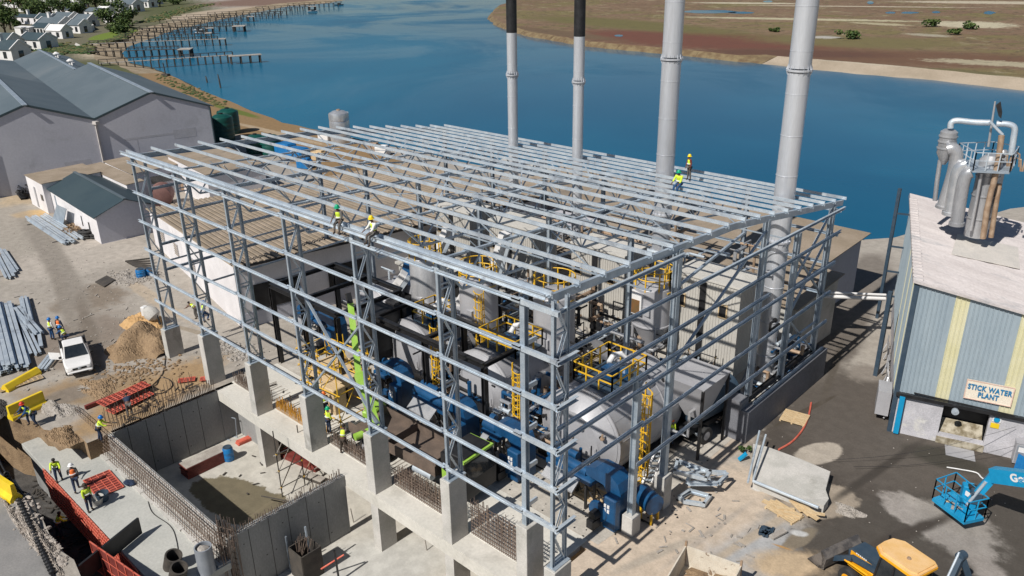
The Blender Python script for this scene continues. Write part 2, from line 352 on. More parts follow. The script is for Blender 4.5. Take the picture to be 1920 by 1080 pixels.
near_blobs = [
    (Vector((-250,55)),Vector((-420,130)),Vector((-268,97)),(.10,.105,.045),.15,.4), (Vector((-420,120)),Vector((-650,260)),Vector((-455,190)),(.09,.10,.04),.15,.4), (Vector((-330,60)),Vector((-520,150)),Vector((-360,125)),(.15,.14,.09),.2,.5), (Vector((-210,50)),Vector((-240,62)),Vector((-215,70)),(.09,.10,.04),.2,.4),
    E((470, 215), (240, 105), (500, 235), (.26, .17, .085), .12, .3),          # dry grass bank behind the warehouse
    E((440, 208), (400, 196), (445, 214), (.12, .15, .03), .3, .4),
    E((520, 250), (440, 230), (560, 262), (.40, .31, .21), .3, .4),
    E((250, 108), (150, 88), (262, 122), (.40, .32, .22), .12, .12, -.6),        # beach
    E((255, 75), (180, 108), (292, 90), (.44, .37, .27), .15, .2),
    E((340, 48), (250, 72), (352, 60), (.42, .34, .25), .15, .15),
    E((480, 20), (340, 40), (500, 32), (.44, .36, .27), .15, .2),
    E((560, 0), (400, 12), (570, 10), (.20, .13, .10), .2, .3),
    E((215, 65), (180, 76), (225, 72), (.15, .21, .03), .1, .12),              # lawn
    E((40, 420), (-200, 520), (230, 470), (.36, .325, .28), .2, .5),           # yard
    E((100, 390), (20, 345), (150, 430), (.30, .27, .24), .25, .6),
    E((55, 365), (20, 385), (70, 385), (.48, .38, .26), .4, .6), E((62, 401), (30, 402), (66, 408), (.55, .38, .19), .4, .6),
    E((150, 480), (20, 520), (200, 500), (.44, .395, .345), .3, .5),
    E((170, 560), (110, 560), (185, 590), (.23, .19, .15), .25, .8),
    E((140, 640), (60, 700), (220, 640), (.24, .20, .165), .3, .7),
    E((290, 560), (230, 520), (330, 600), (.42, .35, .27), .3, .7),
    E((360, 620), (290, 600), (420, 640), (.30, .255, .20), .3, .8),
    E((210, 730), (40, 740), (260, 700), (.31, .225, .14), .25, .6),
    E((280, 740), (130, 820), (390, 720), (.36, .245, .135), .25, .5),
    E((120, 745), (60, 770), (170, 740), (.23, .19, .15), .3, .7),
    E((182, 719), (150, 722), (186, 728), (.40, .36, .31), .15, .4),
    E((520, 700), (420, 640), (600, 740), (.48, .46, .42), .25, .3),           # inside the frame: cast slab
    E((760, 720), (500, 560), (1050, 900), (.46, .43, .385), .25, .3),
    E((980, 560), (700, 430), (1300, 700), (.44, .41, .37), .2, .3),
    E((1240, 990), (1020, 1120), (1480, 960), (.55, .455, .36), .12, .3),     # sand apron on the right
    E((1300, 860), (1180, 900), (1420, 800), (.50, .42, .34), .2, .3),
    E((1180, 830), (980, 880), (1360, 750), (.45, .415, .37), .2, .3),
    E((1430, 1040), (1330, 1075), (1500, 1075), (.40, .40, .40), .5, .7),
    E((1700, 900), (1470, 940), (1760, 700), (.078, .066, .056), .1, .35),       # wet dark yard
    E((1640, 800), (1480, 800), (1660, 690), (.105, .09, .077), .2, .5),
    E((1800, 1060), (1500, 1100), (1920, 900), (.078, .068, .058), .12, .3),
    E((1560, 640), (1500, 720), (1620, 640), (.15, .13, .112), .2, .4),
    E((1610, 540), (1560, 620), (1655, 560), (.21, .185, .16), .2, .4),
    E((1510, 770), (1450, 800), (1540, 760), (.075, .062, .048), .15, .3),
    
    E((1625, 700), (1600, 690), (1650, 730), (.25, .22, .19), .4, 1.1),
    E((1535, 850), (1500, 865), (1548, 870), (.42, .37, .31), .1, .3),
    E((1540, 940), (1480, 960), (1600, 960), (.34, .285, .225), .1, .4),
    E((1755, 985), (1655, 925), (1740, 1010), (.33, .30, .275), .15, .5),      # dried silt fans
    E((1740, 960), (1690, 925), (1735, 970), (.35, .32, .29), .2, .8),
    E((1850, 1065), (1800, 1010), (1830, 1075), (.30, .27, .245), .3, .8),
    E((1790, 995), (1730, 950), (1760, 1030), (.29, .265, .24), .3, .9),
    E((1770, 860), (1700, 840), (1790, 885), (.055, .05, .04), .3, .6),
    E((1500, 1010), (1470, 1030), (1540, 1000), (.21, .175, .13), .2, .5),
    E((1470, 1060), (1400, 1060), (1480, 1085), (.50, .38, .25), .6, 1.1),
    E((1465, 1025), (1450, 1020), (1475, 1030), (.46, .27, .11), .5, .9),
    E((60,330),(20,300),(70,334),(.22,.20,.175),.5,.5),
    E((110,500),(70,420),(116,498),(.27,.24,.205),.5,.5),
    E((90,470),(40,400),(95,468),(.28,.25,.215),.5,.5),
    E((170,640),(150,560),(176,640),(.19,.16,.13),.5,.5),
    E((120,560),(100,500),(126,560),(.26,.23,.195),.5,.5),
    E((1230,1040),(1150,1075),(1236,1046),(.42,.365,.30),.5,.5),
    E((1330,1000),(1250,1060),(1336,1004),(.43,.37,.31),.5,.5),
    E((1420,1000),(1300,1075),(1426,1004),(.44,.37,.29),.5,.5),
    E((1650,880),(1560,940),(1655,886),(.055,.047,.04),.5,.5),
    E((1700,1000),(1600,1040),(1706,1010),(.06,.05,.042),.5,.5),
    E((1560,700),(1540,760),(1566,702),(.10,.085,.07),.5,.5),
    E((1418, 915), (1408, 912), (1424, 922), (.56, .55, .53), .4, .9),
    E((1462, 930), (1448, 924), (1468, 937), (.60, .60, .59), .4, 1.0), E((1500, 1000), (1486, 998), (1506, 1006), (.55, .55, .54), .4, 1.0),
]
g_mat = blobmat('site_ground', (.34, .305, .265), (.40, .365, .32), .12, near_blobs)
shore_px = [(1920, 405), (1870, 410), (1655, 465), (1590, 470), (555, 242), (470, 207), (400, 180), (340, 150), (280, 125), (245, 118), (228, 100), (240, 88), (290, 70), (330, 55), (400, 40), (470, 25), (540, 12), (620, 5), (700, -10)]
shore = [at(*q, -1.5) for q in shore_px]
shore = [Vector((400, 95, -1.5))]+shore
def dense(pts, step, wob):
    out = []
    for a, b in zip(pts, pts[1:]):
        k = max(1, int((b-a).length/step))
        for t in range(k):
            p = a.lerp(b, t/k)
            if 0 < t: p = p+Vector((random.uniform(-wob, wob), random.uniform(-wob, wob), 0))
            out.append(p)
    out.append(pts[-1]); return out
shore = dense(shore, 4, .35)
def offs(pts, d):
    out = []
    for i, p in enumerate(pts):
        t = (pts[min(i+1, len(pts)-1)]-pts[max(i-1, 0)]).normalized(); out.append(Vector((p.x-t.y*d, p.y+t.x*d, 0)))
    return out
inl = []
for i, p in enumerate(shore):
    t = (shore[min(i+1, len(shore)-1)]-shore[max(i-1, 0)]).normalized()
    w_ = 1.2 if p.x > -10 else 2.5 if p.x > -190 else 9
    inl.append(Vector((p.x-t.y*w_, p.y+t.x*w_, 0)))
basin = [(-29.0, -8.7), (-29.0, 4), (-.8, 4), (-.8, -16), (-17.0, -16), (-17.0, -13.5)]
trench = [(-17.0, -13.5), (-18.9, -13.2), (-20.1, -13.4), (-21.9, -13.3), (-23.4, -13.1), (-24.5, -13.2), (-26.2, -13.0), (-28.3, -12.9), (-29.2, -15.5), (-33, -16.5), (-39, -15), (-39.5, -11.5), (-36.0, -10.9), (-34, -9.9), (-32.6, -9.9), (-30.6, -8.7)]
hole = basin[:-1]+trench
g = struct(sheet('ground', [(p.x, p.y) for p in inl]+[(-1500, 1100), (-3200, 1100), (-3200, -600), (400, -600)], [hole], 0, g_mat))
mb = MB()
for i in range(len(shore)-1): mb.quad(inl[i], inl[i+1], shore[i+1]+Vector((0, 0, -.3)), shore[i]+Vector((0, 0, -.3)))
struct(mb.build('river_bank', mat('bank_soil', (.24, .18, .11), (.36, .29, .20), .95, sc=.3, fine=.25, bmp=.5), smooth=False))
# excavation sides: soil walls round the hole
mb = MB()
for i in range(len(hole)):
    a, b = hole[i], hole[(i+1) % len(hole)]
    k = max(1, int(math.hypot(b[0]-a[0], b[1]-a[1])/.7)); 
    for t in range(k):
        p = Vector((a[0]+(b[0]-a[0])*t/k, a[1]+(b[1]-a[1])*t/k, 0)); q = Vector((a[0]+(b[0]-a[0])*(t+1)/k, a[1]+(b[1]-a[1])*(t+1)/k, 0))
        mb.quad(p, q, q+Vector((0, 0, -5.2)), p+Vector((0, 0, -5.2)))
struct(mb.build('excavation_sides', M['soil']))
struct(sheet('basement_floor', [(-29, -8.7), (-29, 4), (-.8, 4), (-.8, -16), (-14.4, -16), (-14.4, -8.7)], [], -3.9, blobmat('basement_screed', (.50, .475, .42), (.56, .535, .48), .25,
    [E((450, 940), (370, 900), (475, 905), (.17, .145, .095), .05, .5, -3.9), E((490, 955), (450, 985), (505, 940), (.19, .16, .105), .05, .5, -3.9), E((380, 800), (300, 850), (400, 820), (.42, .41, .37), .2, .3, -3.9), E((700, 1060), (560, 1080), (800, 1000), (.52, .51, .475), .4, .4, -3.9)], bmp=.12, fine=.06)))
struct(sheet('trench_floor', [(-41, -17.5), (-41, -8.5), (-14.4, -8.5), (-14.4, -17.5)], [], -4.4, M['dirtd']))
# water
m, n, bs = new_mat('river_water'); p = pos(n)
col = mixc(n, ramp(n, noise(n, p, .006, 5, .6, .5), .4, .65), (.002, .085, .17), (.008, .13, .23))
n.links.new(col, bs.inputs['Base Color']); bs.inputs['Roughness'].default_value = .14; bs.inputs['IOR'].default_value = 1.33; bs.inputs['Specular IOR Level'].default_value = .4
ad = math_(n, 'ADD', math_(n, 'MULTIPLY', noise(n, p, 1.6, 5, .6), ramp(n, noise(n, p, .012, 5, .6, .8), .4, .62, .9, .15)), math_(n, 'MULTIPLY', noise(n, p, .09, 4), .5)); bump(n, bs, ad, .06, .25); n.links.new(ramp(n, noise(n, p, .008, 6, .65, 1.2), .42, .6, .26, .09), bs.inputs['Roughness'])
RIVER = m
# far bank
far = [at(*q, -1.5) for q in ((1000, -2), (960, 5), (930, 15), (912, 35), (930, 50), (985, 68), (1100, 88), (1280, 105), (1480, 127), (1600, 140), (1750, 152), (1920, 172))]
far = [Vector((-420, 560, -1.5))]+far+[Vector((120, 180, -1.5)), Vector((900, 200, -1.5))]
far = dense(far, 4, .5); fin = []
for i, p in enumerate(far):
    t = (far[min(i+1, len(far)-1)]-far[max(i-1, 0)]).normalized(); w_ = 2.2 if p.x < -90 else 8; fin.append(Vector((p.x-t.y*w_, p.y+t.x*w_, 0)))
def far_extra(n, p, col):
    col = mixc(n, ramp(n, noise(n, p, .022, 7, .68, .5), .48, .62), col, (.19, .155, .065))
    col = mixc(n, ramp(n, noise(n, p, .035, 6, .6, 1.5), .60, .68), col, (.14, .125, .05))
    col = mixc(n, ramp(n, noise(n, p, .3, 5, .7), .52, .66), col, (.075, .06, .035))
    col = mixc(n, ramp(n, noise(n, p, .09, 6, .75, 1.0), .56, .64), col, (.30, .25, .15))
    return col
fb = [E((1320, 75), (1080, 60), (1340, 95), (.155, .062, .042), .3, .5), E((1700, 108), (1400, 100), (1760, 125), (.155, .085, .05), .4, .6), E((1480, 100), (1300, 96), (1500, 108), (.12, .06, .04), .4, .5),
      E((1600, 78), (1420, 70), (1640, 92), (.17, .14, .06), .4, .7), E((1170, 45), (1000, 30), (1220, 60), (.15, .13, .05), .4, .6), E((1050, 62), (960, 50), (1080, 72), (.15, .10, .06), .4, .6),
      E((1700, 128), (1500, 110), (1720, 133), (.52, .45, .34), .15, .3), E((1860, 150), (1650, 127), (1880, 158), (.52, .46, .36), .15, .25), E((1540, 118), (1440, 108), (1550, 122), (.48, .41, .30), .2, .4),
      E((1800, 135), (1720, 128), (1810, 140), (.15, .13, .06), .3, .7), E((1850, 118), (1740, 112), (1870, 124), (.40, .35, .24), .3, 1.0),
      E((1820, 46), (1790, 40), (1920, 50), (.50, .45, .32), .2, .8), E((1500, 36), (1290, 32), (1560, 39), (.46, .42, .28), .3, 1.0), E((1600, 12), (1400, 10), (1800, 14), (.50, .44, .33), .3, 1.0), E((1400, 6), (1300, 5), (1450, 8), (.5, .45, .33), .3, .8), E((1880, 5), (1690, 3), (1920, 8), (.5, .44, .33), .3, .9),
      E((1740, 66), (1700, 63), (1760, 70), (.36, .32, .24), .4, 1.2), E((1544, 70), (1525, 68), (1548, 74), (.42, .40, .36), .4, 1.0), E((1650, 45), (1600, 42), (1700, 46), (.42, .37, .24), .3, 1.2)]
f_mat = blobmat('salt_marsh', (.19, .12, .075), (.24, .16, .10), .012, fb, extra=far_extra, fine=.25, bmp=0)
struct(sheet('far_bank', [(p.x, p.y) for p in fin]+[(3000, 300), (3000, 5000), (-1600, 5000)], [], .02, f_mat))
struct(sheet('river', [(p.x, p.y) for p in shore]+[(-1400, 1200), (-1800, 5000), (3000, 5000), (3000, 95)], [], -1.5, RIVER))
mb = MB()
for i in range(len(far)-1):
    a, b = far[i]+Vector((0, 0, -.3)), far[i+1]+Vector((0, 0, -.3)); c_, d_ = fin[i+1]+Vector((0, 0, .02)), fin[i]+Vector((0, 0, .02)); mb.m = 0 if a.x < -85 else 1
    m1, m2 = a.lerp(d_, .5)+Vector((0, 0, random.uniform(.1, .3)*(1-mb.m))), b.lerp(c_, .5)+Vector((0, 0, random.uniform(.1, .3)*(1-mb.m)))
    mb.quad(d_, c_, m2, m1); mb.quad(m1, m2, b, a)
struct(mb.build('far_shore', [mat('eroded_bank', (.13, .085, .045), (.20, .15, .08), .95, sc=.4, fine=.3), mat('shore_sand', (.40, .33, .25), (.32, .26, .19), .95, sc=.08, fine=.15)]))
for i, (px, py, a, b) in enumerate(((1330, 22, 60, 3), (1390, 24, 26, 2), (1632, 5, 7, 3), (1670, 24, 10, 2), (1705, 24, 18, 2), (1755, 23, 8, 2), (1855, 24, 12, 3), (1160, 67, 9, 2), (1440, 3, 10, 2))):
    c = at(px, py); u = at(px+a, py)-c; v = at(px, py-b)-c
    pts = [tuple((c+u*math.cos(t*.35)*random.uniform(.75, 1.1)+v*math.sin(t*.35)*random.uniform(.8, 1.1)).to_2d()) for t in range(18)]
    struct(sheet('tidal_pool', pts, [], .06, MATS['river_water']))
# ================================================================ CONCRETE WORKS
def concrete(name, label, cat, a, b, m='conc', group=None, bev=.02):
    mb = MB(); c = [(a[i]+b[i])/2 for i in range(3)]; mb.cbox(c, [b[i]-a[i] for i in range(3)], 0, bev)
    return tag(mb.build(name, M[m]), label, cat, group)
order = ['second', 'third', 'fourth', 'fifth']
pier_desc = {0: 'short concrete pier carrying the tall corner lattice column at the bottom of the photo', 1: 'tall concrete pier beside the lime and black truck cab', 2: 'tall concrete pier in front of the brown truck bed',
             3: 'tall concrete pier beside the scaffolding and the green-helmeted worker', 4: 'tall concrete pier in the middle of the basement edge, above the blue drum', 5: 'tall concrete pier at the far corner of the basement', 6: 'concrete pier beside the soil mound, farthest of the front row'}
for k in range(7):
    zt = 3.65 if 0 < k < 6 else 2.2
    x = -6*k-(.25 if k else -.35); zb = 0.0 if 0 < k < 6 else (-.3 if k == 6 else -3.9)
    concrete('concrete_pier', pier_desc[k], 'concrete pier', (x-.32, -.2, zb), (x+.32, .95, zt), group='piers under the lattice columns')
concrete('concrete_pier', 'concrete pier just left of the corner column, carrying a plain steel post', 'concrete pier', (-1.6, -.2, 0), (-.95, .95, 3.65), group='piers under the lattice columns')
for y, zt, d in ((6.5, 1.1, 'slim pale pier beside the blue press arch'), (9.3, 2.0, 'grey pier behind the silver steel frames on the sand')):
    concrete('side_pier', d, 'concrete pier', (-.3, y-.35, 0), (.35, y+.35, zt), 'conc', group='piers along the right side')
# ground beam with stub columns beneath
t = thing('ground_beam', 'long white concrete beam running along the basement edge with columns below it', 'concrete beam', (-14.5, .4, 0))
mb = MB(); mb.box((-29.3, -.25, -.75), (-.8, 1.0, 0)); mb.build('beam', M['concl'], t)
for k in (1, 2, 4):
    x = -6*k-.25; mb = MB(); mb.box((x-.32, -.15, -3.9), (x+.32, .95, -.752)); mb.build('column', M['conc'], t)
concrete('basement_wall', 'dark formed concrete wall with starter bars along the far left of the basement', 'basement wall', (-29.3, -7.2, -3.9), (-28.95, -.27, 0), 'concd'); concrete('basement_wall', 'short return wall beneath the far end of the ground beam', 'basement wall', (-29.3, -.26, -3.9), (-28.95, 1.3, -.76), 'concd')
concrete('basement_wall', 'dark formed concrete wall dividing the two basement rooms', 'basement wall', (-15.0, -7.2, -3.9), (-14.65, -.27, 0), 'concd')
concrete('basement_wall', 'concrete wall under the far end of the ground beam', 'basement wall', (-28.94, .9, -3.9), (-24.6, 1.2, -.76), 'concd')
concrete('basement_wall', 'concrete wall behind the mesh curtain on the deck side of the basement', 'basement wall', (-29.3, -7.5, -3.9), (-14.65, -7.22, -.02), 'conc')
concrete('concrete_deck', 'raised pale concrete deck where the workers stand, edged by red formwork', 'concrete deck', (-34.2, -10.95, -1.6), (-14.4, -7.53, -1.2), 'deckc')
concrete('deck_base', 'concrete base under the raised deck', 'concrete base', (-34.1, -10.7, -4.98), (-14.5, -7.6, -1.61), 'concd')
concrete('ground_slab', 'flat pale concrete slab behind the ground beam inside the steel frame', 'concrete slab', (-29.3, 1.01, -.3), (-1.2, 4.6, .03), 'concl')
for wall_x, wy0, wy1 in ((-14.65, -7.1, -.3), (-28.95, -7.1, -.3)):
    par = [o for o in bpy.data.objects if o.name.startswith('basement_wall') and abs(o.location.x-(wall_x-.175)) < .1][0]; WM[par.name] = par.matrix_world.copy() if False else Matrix.Translation(par.location)
    k = int((wy1-wy0)/1.15)
    for i in range(k): y = wy0+1.15*(i+.7); mb = MB(); mb.box((wall_x+.0005, y-.018, -3.88), (wall_x+.006, y+.018, -.02)); mb.build('panel_joint', M['dirtd'], par)
    for i in range(k*2): mb = MB(); y = wy0+.57*(i+.8); z = random.choice((-.8, -2.2, -3.2)); mb.lathe([(.04, 0), (.04, .006)], (wall_x+.001, y, z), 8, (1, 0, 0)); mb.build('tie_hole', M['dirtd'], par)
# mortar kicker along the curtain
mb = MB(); 
for i in range(28):
    x = -33.5+i*.68; mb.box((x, -8.1-random.uniform(0, .12), -1.199), (x+.678, -7.531, -1.12+random.uniform(0, .05)))
tag(mb.build('mortar_kicker', M['conc']), 'rough mortar strip along the foot of the mesh curtain', 'mortar strip')

# ---- reinforcing steel
def grid_curtain(mb, x0, x1, y, z0, z1, sx, sz, r=.014, lean=0.0, jit=.0):
    n = int((x1-x0)/sx)
    for i in range(n+1):
        x = x0+i*sx; h = z1+random.uniform(-jit, jit)
        mb.bar((x, y, z0), (x+random.uniform(-.02, .02), y+lean, h), r*2)
    k = int((z1-z0)/sz)
    for j in range(k+1):
        z = z0+j*sz+.04; mb.bar((x0, y+lean*(z-z0)/(z1-z0), z), (x1, y+lean*(z-z0)/(z1-z0), z), r*2)
mb = MB(); grid_curtain(mb, -33.5, -14.6, -8.02, -1.15, .2, .26, .22, .011, .3, .1); grid_curtain(mb, -33.5, -14.6, -7.62, -1.15, .3, .26, .22, .011, .12, .2)
tag(mb.build('rebar_curtain', M['rebar']), 'long rusty rebar mesh curtain standing along the edge of the deck', 'rebar mesh')
def starters(name, label, p, q, n, h, rows=1, m='rebar', dy=.18, jit=.15, r=.013, mesh=0, tips=None):
    mb = MB(); p, q = Vector(p), Vector(q); d = (q-p).normalized(); s = Vector((-d.y, d.x, 0))
    for rr in range(rows):
        for i in range(n):
            c = p.lerp(q, (i+.5*(rr % 2))/n)+s*dy*rr; hh = h+random.uniform(-jit, jit)
            e = c+Vector((random.uniform(-.06, .06), random.uniform(-.06, .06), hh)); mb.bar(c, e, r*2)
            if mesh: pass
        for j in range(mesh): z = Vector((0, 0, .12+j*h/mesh)); mb.bar(p+s*dy*rr+z, q+s*dy*rr+z, r*2)
    ob = mb.build(name, M[m]); return tag(ob, label, 'rebar', 'starter bars along the basement edges')
starters('starter_bars', 'rusty starter bars above the far left basement wall', (-29.12, -7.1, 0), (-29.12, -.4, 0), 60, .85, 2, dy=-.16)
starters('starter_bars', 'low bent bars on top of the wall dividing the basement rooms', (-14.85, -7.1, 0), (-14.85, -.4, 0), 62, .3, 2, dy=-.16, jit=.25)
starters('starter_bars', 'short rusty bars on the beam beyond the fourth pier of the basement', (-29, 1.1, 0), (-24.7, 1.1, 0), 34, .8, 3, mesh=1)
starters('starter_bars', 'yellow tipped bars on the beam between the two middle piers', (-23.8, 1.1, 0), (-18.7, 1.1, 0), 44, .75, 3, 'rebary', mesh=0)
starters('starter_bars', 'rusty bars with yellow tips on the beam in front of the two hi-vis workers', (-17.8, 1.1, 0), (-12.7, 1.1, 0), 44, .85, 3, mesh=2)
starters('starter_bars', 'dense rusty bars on the beam below the lime truck cab', (-11.8, 1.05, 0), (-6.7, 1.05, 0), 40, 1.1, 4, mesh=3)
starters('starter_bars', 'tall dark mesh of bars on the beam next to the corner pier', (-5.8, 1.05, 0), (-1.7, 1.05, 0), 34, 2.0, 2, mesh=9, jit=.25)
for (x, y0, y1, lab) in ((-30.4, -7.0, -1.0, 'rows of thin rusty rods standing in the soil behind the basement wall'),):
    starters('rod_row', lab, (x, y0, 0), (x, y1, 0), 26, 1.0, 2, dy=.35, jit=.3)['category'] = 'rebar'
mb = MB()
for i in range(46):
    c = Vector((-28.5+i*.36+random.uniform(-.05, .05), 1.35, .06)); mb.bar(c, c+Vector((random.uniform(-.1, .1), 1.5+random.uniform(-.2, .2), .02)), .02)
tag(mb.build('slab_rods', M['rebar']), 'row of loose rods lying across the pale slab behind the ground beam', 'rebar')
# bundle at the near corner of the dividing wall
mb = MB()
for i in range(60):
    c = Vector((-14.9+random.uniform(-.5, .5), -7.4+random.uniform(-.5, .4), -3.8)); mb.bar(c, c+Vector((random.uniform(-.15, .15), random.uniform(-.15, .15), random.uniform(3.6, 5.0))), .028)
for j in range(12): mb.bar((-15.4, -7.6, -3.4+j*.36), (-14.4, -7.2, -3.4+j*.36), .025)
tag(mb.build('column_cage', M['rebar']), 'dark rebar column cage at the near corner of the basement wall', 'rebar cage')
mb = MB()
for i in range(5):
    c = at(432+i*5, 1085, -3.0); e = at(428+i*6, 985-i*4, .3); mb.bar((c.x, c.y, -3.9), (c.x-.1, c.y-.1, .9-.1*i), .1, .05)
tag(mb.build('timber_props', M['timberd']), 'bundle of upright brown timber props at the near corner of the basement', 'timber props')

# ================================================================ STEEL FRAME
W_ = 28.53; SP = 1.678
def roofz(y):
    r = y/W_; ry = .51; H = 15.147; return H-2.71*r+.676*(1-abs(r-ry)/ry if r < ry else 1-(r-ry)/(1-ry))-.11
F = thing('steel_building', 'huge unclad galvanised steel building skeleton of lattice columns, roof trusses and purlins', 'steel skeleton', (-18, 14, 0))
for i in range(18):
    y = i*SP if i < 17 else 16.85*SP+.3; z = roofz(y)+.1
    def purl(yy, zz, a=-36.84, b=.24): mb.chan((a, yy, zz), (b, yy, zz), .085, .18, .02, flip=-1)
    mb = MB(); purl(y, z)
    if i == 0: mb.chan((-36.84, -.33, z-.02), (.24, -.33, z-.02), .1, .22, .022); mb.box((-36.5, -.33, z-.13), (.1, .02, z-.10))
    mb.build('purlin', M['galv'], F)
def lattice(mb, x, y0, y1, z0, z1, n, w=.14):
    mb.ibeam((x, y0, z0), (x, y0, z1), w, .17, .025, up=(0, 1, 0)); mb.ibeam((x, y1, z0), (x, y1, z1), w, .17, .025, up=(0, 1, 0))
    h = (z1-z0-.3)/n
    for i in range(n):
        a = z0+.15+i*h; ya, yb = (y0+.1, y1-.1) if i % 2 else (y1-.1, y0+.1)
        mb.m = 1; mb.bar((x+.06, ya, a), (x+.06, yb, a+h), .06, .04); mb.bar((x-.06, ya, a), (x-.06, yb, a+h), .06, .04); mb.m = 0
        if i % 2 == 0: mb.bar((x, y0+.08, a), (x, y1-.08, a), .07, .07); mb.bar((x, y0+.08, a+.22), (x, y1-.08, a+.22), .06, .06)
for k in range(7):
    mb = MB(); z0 = 3.65 if 0 < k < 6 else 2.2; x = -6.0*k-(.15 if k else -.35)
    lattice(mb, x, .02, .82, z0+.05, roofz(0)-.15, 9)
    mb.cbox((x, .42, z0+.03), (.5, 1.05, .05)); mb.build('lattice_column', [M['galvd'], M['galv']], F)
mb = MB(); mb.ibeam((-1.25, .1, 3.68), (-1.25, .1, 14.6), .25, .25, .03, up=(0, 1, 0)); mb.build('post', M['galvd'], F)
for y, z0, z1 in ((9.3, 2.0, 0), (6.5, 1.12, 8.6), (18.2, 2.75, 0), (22.5, 2.15, 11.7), (27.2, 2.0, 0)):
    mb = MB(); mb.ibeam((0, y, z0), (0, y, z1 or roofz(y)-.25), .3, .32, .03, up=(1, 0, 0)); mb.build('post', M['galvd'], F)
for k in range(1, 7):
    for y in (14.25, 27.8):
        mb = MB(); mb.ibeam((-6*k, y, 0), (-6*k, y, roofz(y)-(.3 if y > 20 else 1.8)), .26, .26, .03, up=(0, 1, 0)); mb.build('post', M['galvd'], F)
# roof trusses
for k in range(0, 7):
    mb = MB(); x = -6.0*k-(.15 if k else -.1); NB = 10
    D = 1.7
    tops = [Vector((x, W_*i/NB, roofz(W_*i/NB)-.12)) for i in range(NB+1)]
    for i in range(17): mb.cbox((x+.09, i*SP+.06, roofz(i*SP)-.02), (.14, .02, .2)); mb.cbox((x, i*SP, roofz(i*SP)-.055), (.2, .2, .03))
    if k in (0, 6):
        for a, b in zip(tops, tops[1:]): mb.chan(a+Vector((0, 0, -.08)), b+Vector((0, 0, -.08)), .16, .34, .02, flip=1 if k else -1)
        mb.build('gable_rafter', M['galvd'], F); continue
    for a, b in zip(tops, tops[1:]): mb.bar(a, b, .14, .1)
    bots = [Vector((x, W_*(i+.5)/NB, roofz(W_*(i+.5)/NB)-.12-D)) for i in range(NB)]
    for a, b in zip(bots, bots[1:]): mb.bar(a, b, .12, .1)
    for i, b in enumerate(bots):
        mb.bar(tops[i], b, .07, .07); mb.bar(tops[i+1], b, .07, .07)
        if i % 2: mb.bar(tops[i]+Vector((.9, 0, .05)), b, .04, .04); mb.bar(tops[i]+Vector((-.9, 0, .05)), b, .04, .04)
    mb.bar(tops[0], bots[0], .09); mb.bar(bots[-1], tops[-1]+Vector((0, 0, -.6)), .1)
    mb.build('roof_truss', M['galvd'], F)
# longitudinal ties between the trusses
for y, z in ((7.2, -1.8), (14.3, -1.8), (21.4, -1.8)):
    mb = MB()
    for k in range(6): mb.bar((-6*k, y, roofz(y)+z), (-6*k-6, y, roofz(y)+z), .07, .07); mb.bar((-6*k, y, roofz(y)-.15), (-6*k-3, y, roofz(y)+z), .05, .05); mb.bar((-6*k-6, y, roofz(y)-.15), (-6*k-3, y, roofz(y)+z), .05, .05)
    mb.build('tie_beam', M['galvd'], F)
# roof plane bracing
for k in (2, 4):
    for a, b in ((3, 7), (7, 11), (11, 15)):
        mb = MB(); mb.bar((-6*k, a*SP, roofz(a*SP)-.22), (-6*k-6, b*SP, roofz(b*SP)-.22), .08, .03); mb.bar((-6*k-6, a*SP, roofz(a*SP)-.25), (-6*k, b*SP, roofz(b*SP)-.25), .08, .03); mb.build('brace', M['galv'], F)
GZ = [14.5, 12.46, 10.42, 8.38, 6.48, 4.5]
for j, z in enumerate(GZ):                              # front face girts, laid bay by bay
    mb = MB()
    for k in range(6):
        x0, x1 = -6*k-(1.2 if k == 0 else .22), -6*k-6.05; x1 -= .5 if k == 5 else 0
        zz = z+(.0 if k % 2 else .015)
        mb.chan((x0, -.12 if k % 2 else -.14, zz), (x1, -.12 if k % 2 else -.14, zz), .11, .16, .02, flip=-1)
    for k in range(1, 6): mb.cbox((-6*k-.15, -.1, z+.0), (.42, .03, .24)); mb.cbox((-6*k-.15, -.04, z-.1), (.3, .14, .03))
    mb.build('girt', M['galv'], F)
    mb = MB(); mb.chan((-1.7, -.16, z-.05), (.7, -.16, z-.05), .16, .2, .02, flip=-1)
    if z < 13: mb.chan((.62, -.2, z-.05), (.62, 1.1, z-.05), .16, .2, .02); mb.bar((-1.4, -.1, z-.05), (-1.4, 1.0, z-.05), .12, .18)
    mb.build('bracket', M['galv'], F)
rg = [(14.3, .2, 9.3), (12.46, .2, 28.3), (10.42, .2, 28.2), (9.1, .2, 18.8), (8.38, .2, 28.0), (6.48, .2, 6.6), (6.35, 6.5, 27.9), (4.24, 6.3, 28.0), (2.2, 18.4, 28.05)]
for z, a, b in rg:
    mb = MB(); zb = min(z, roofz(b)-.45) if z > 12 else z
    mb.chan((.28, a, z), (.28, b, zb), .12, .17, .02); mb.build('girt', M['galv'], F)
for z in (6.3, 8.4, 10.4, 12.0):                        # back wall rails
    mb = MB(); mb.chan((-36.5, W_-.3, z-.3), (.2, W_-.3, z-.3), .12, .18, .02); mb.build('girt', M['galvd'], F)
for z in (6.5, 8.4, 10.4, 12.4):                        # far gable rails
    mb = MB(); mb.chan((-36.5, .9, z), (-36.5, 14, z), .12, .18, .02); mb.build('girt', M['galvd'], F)
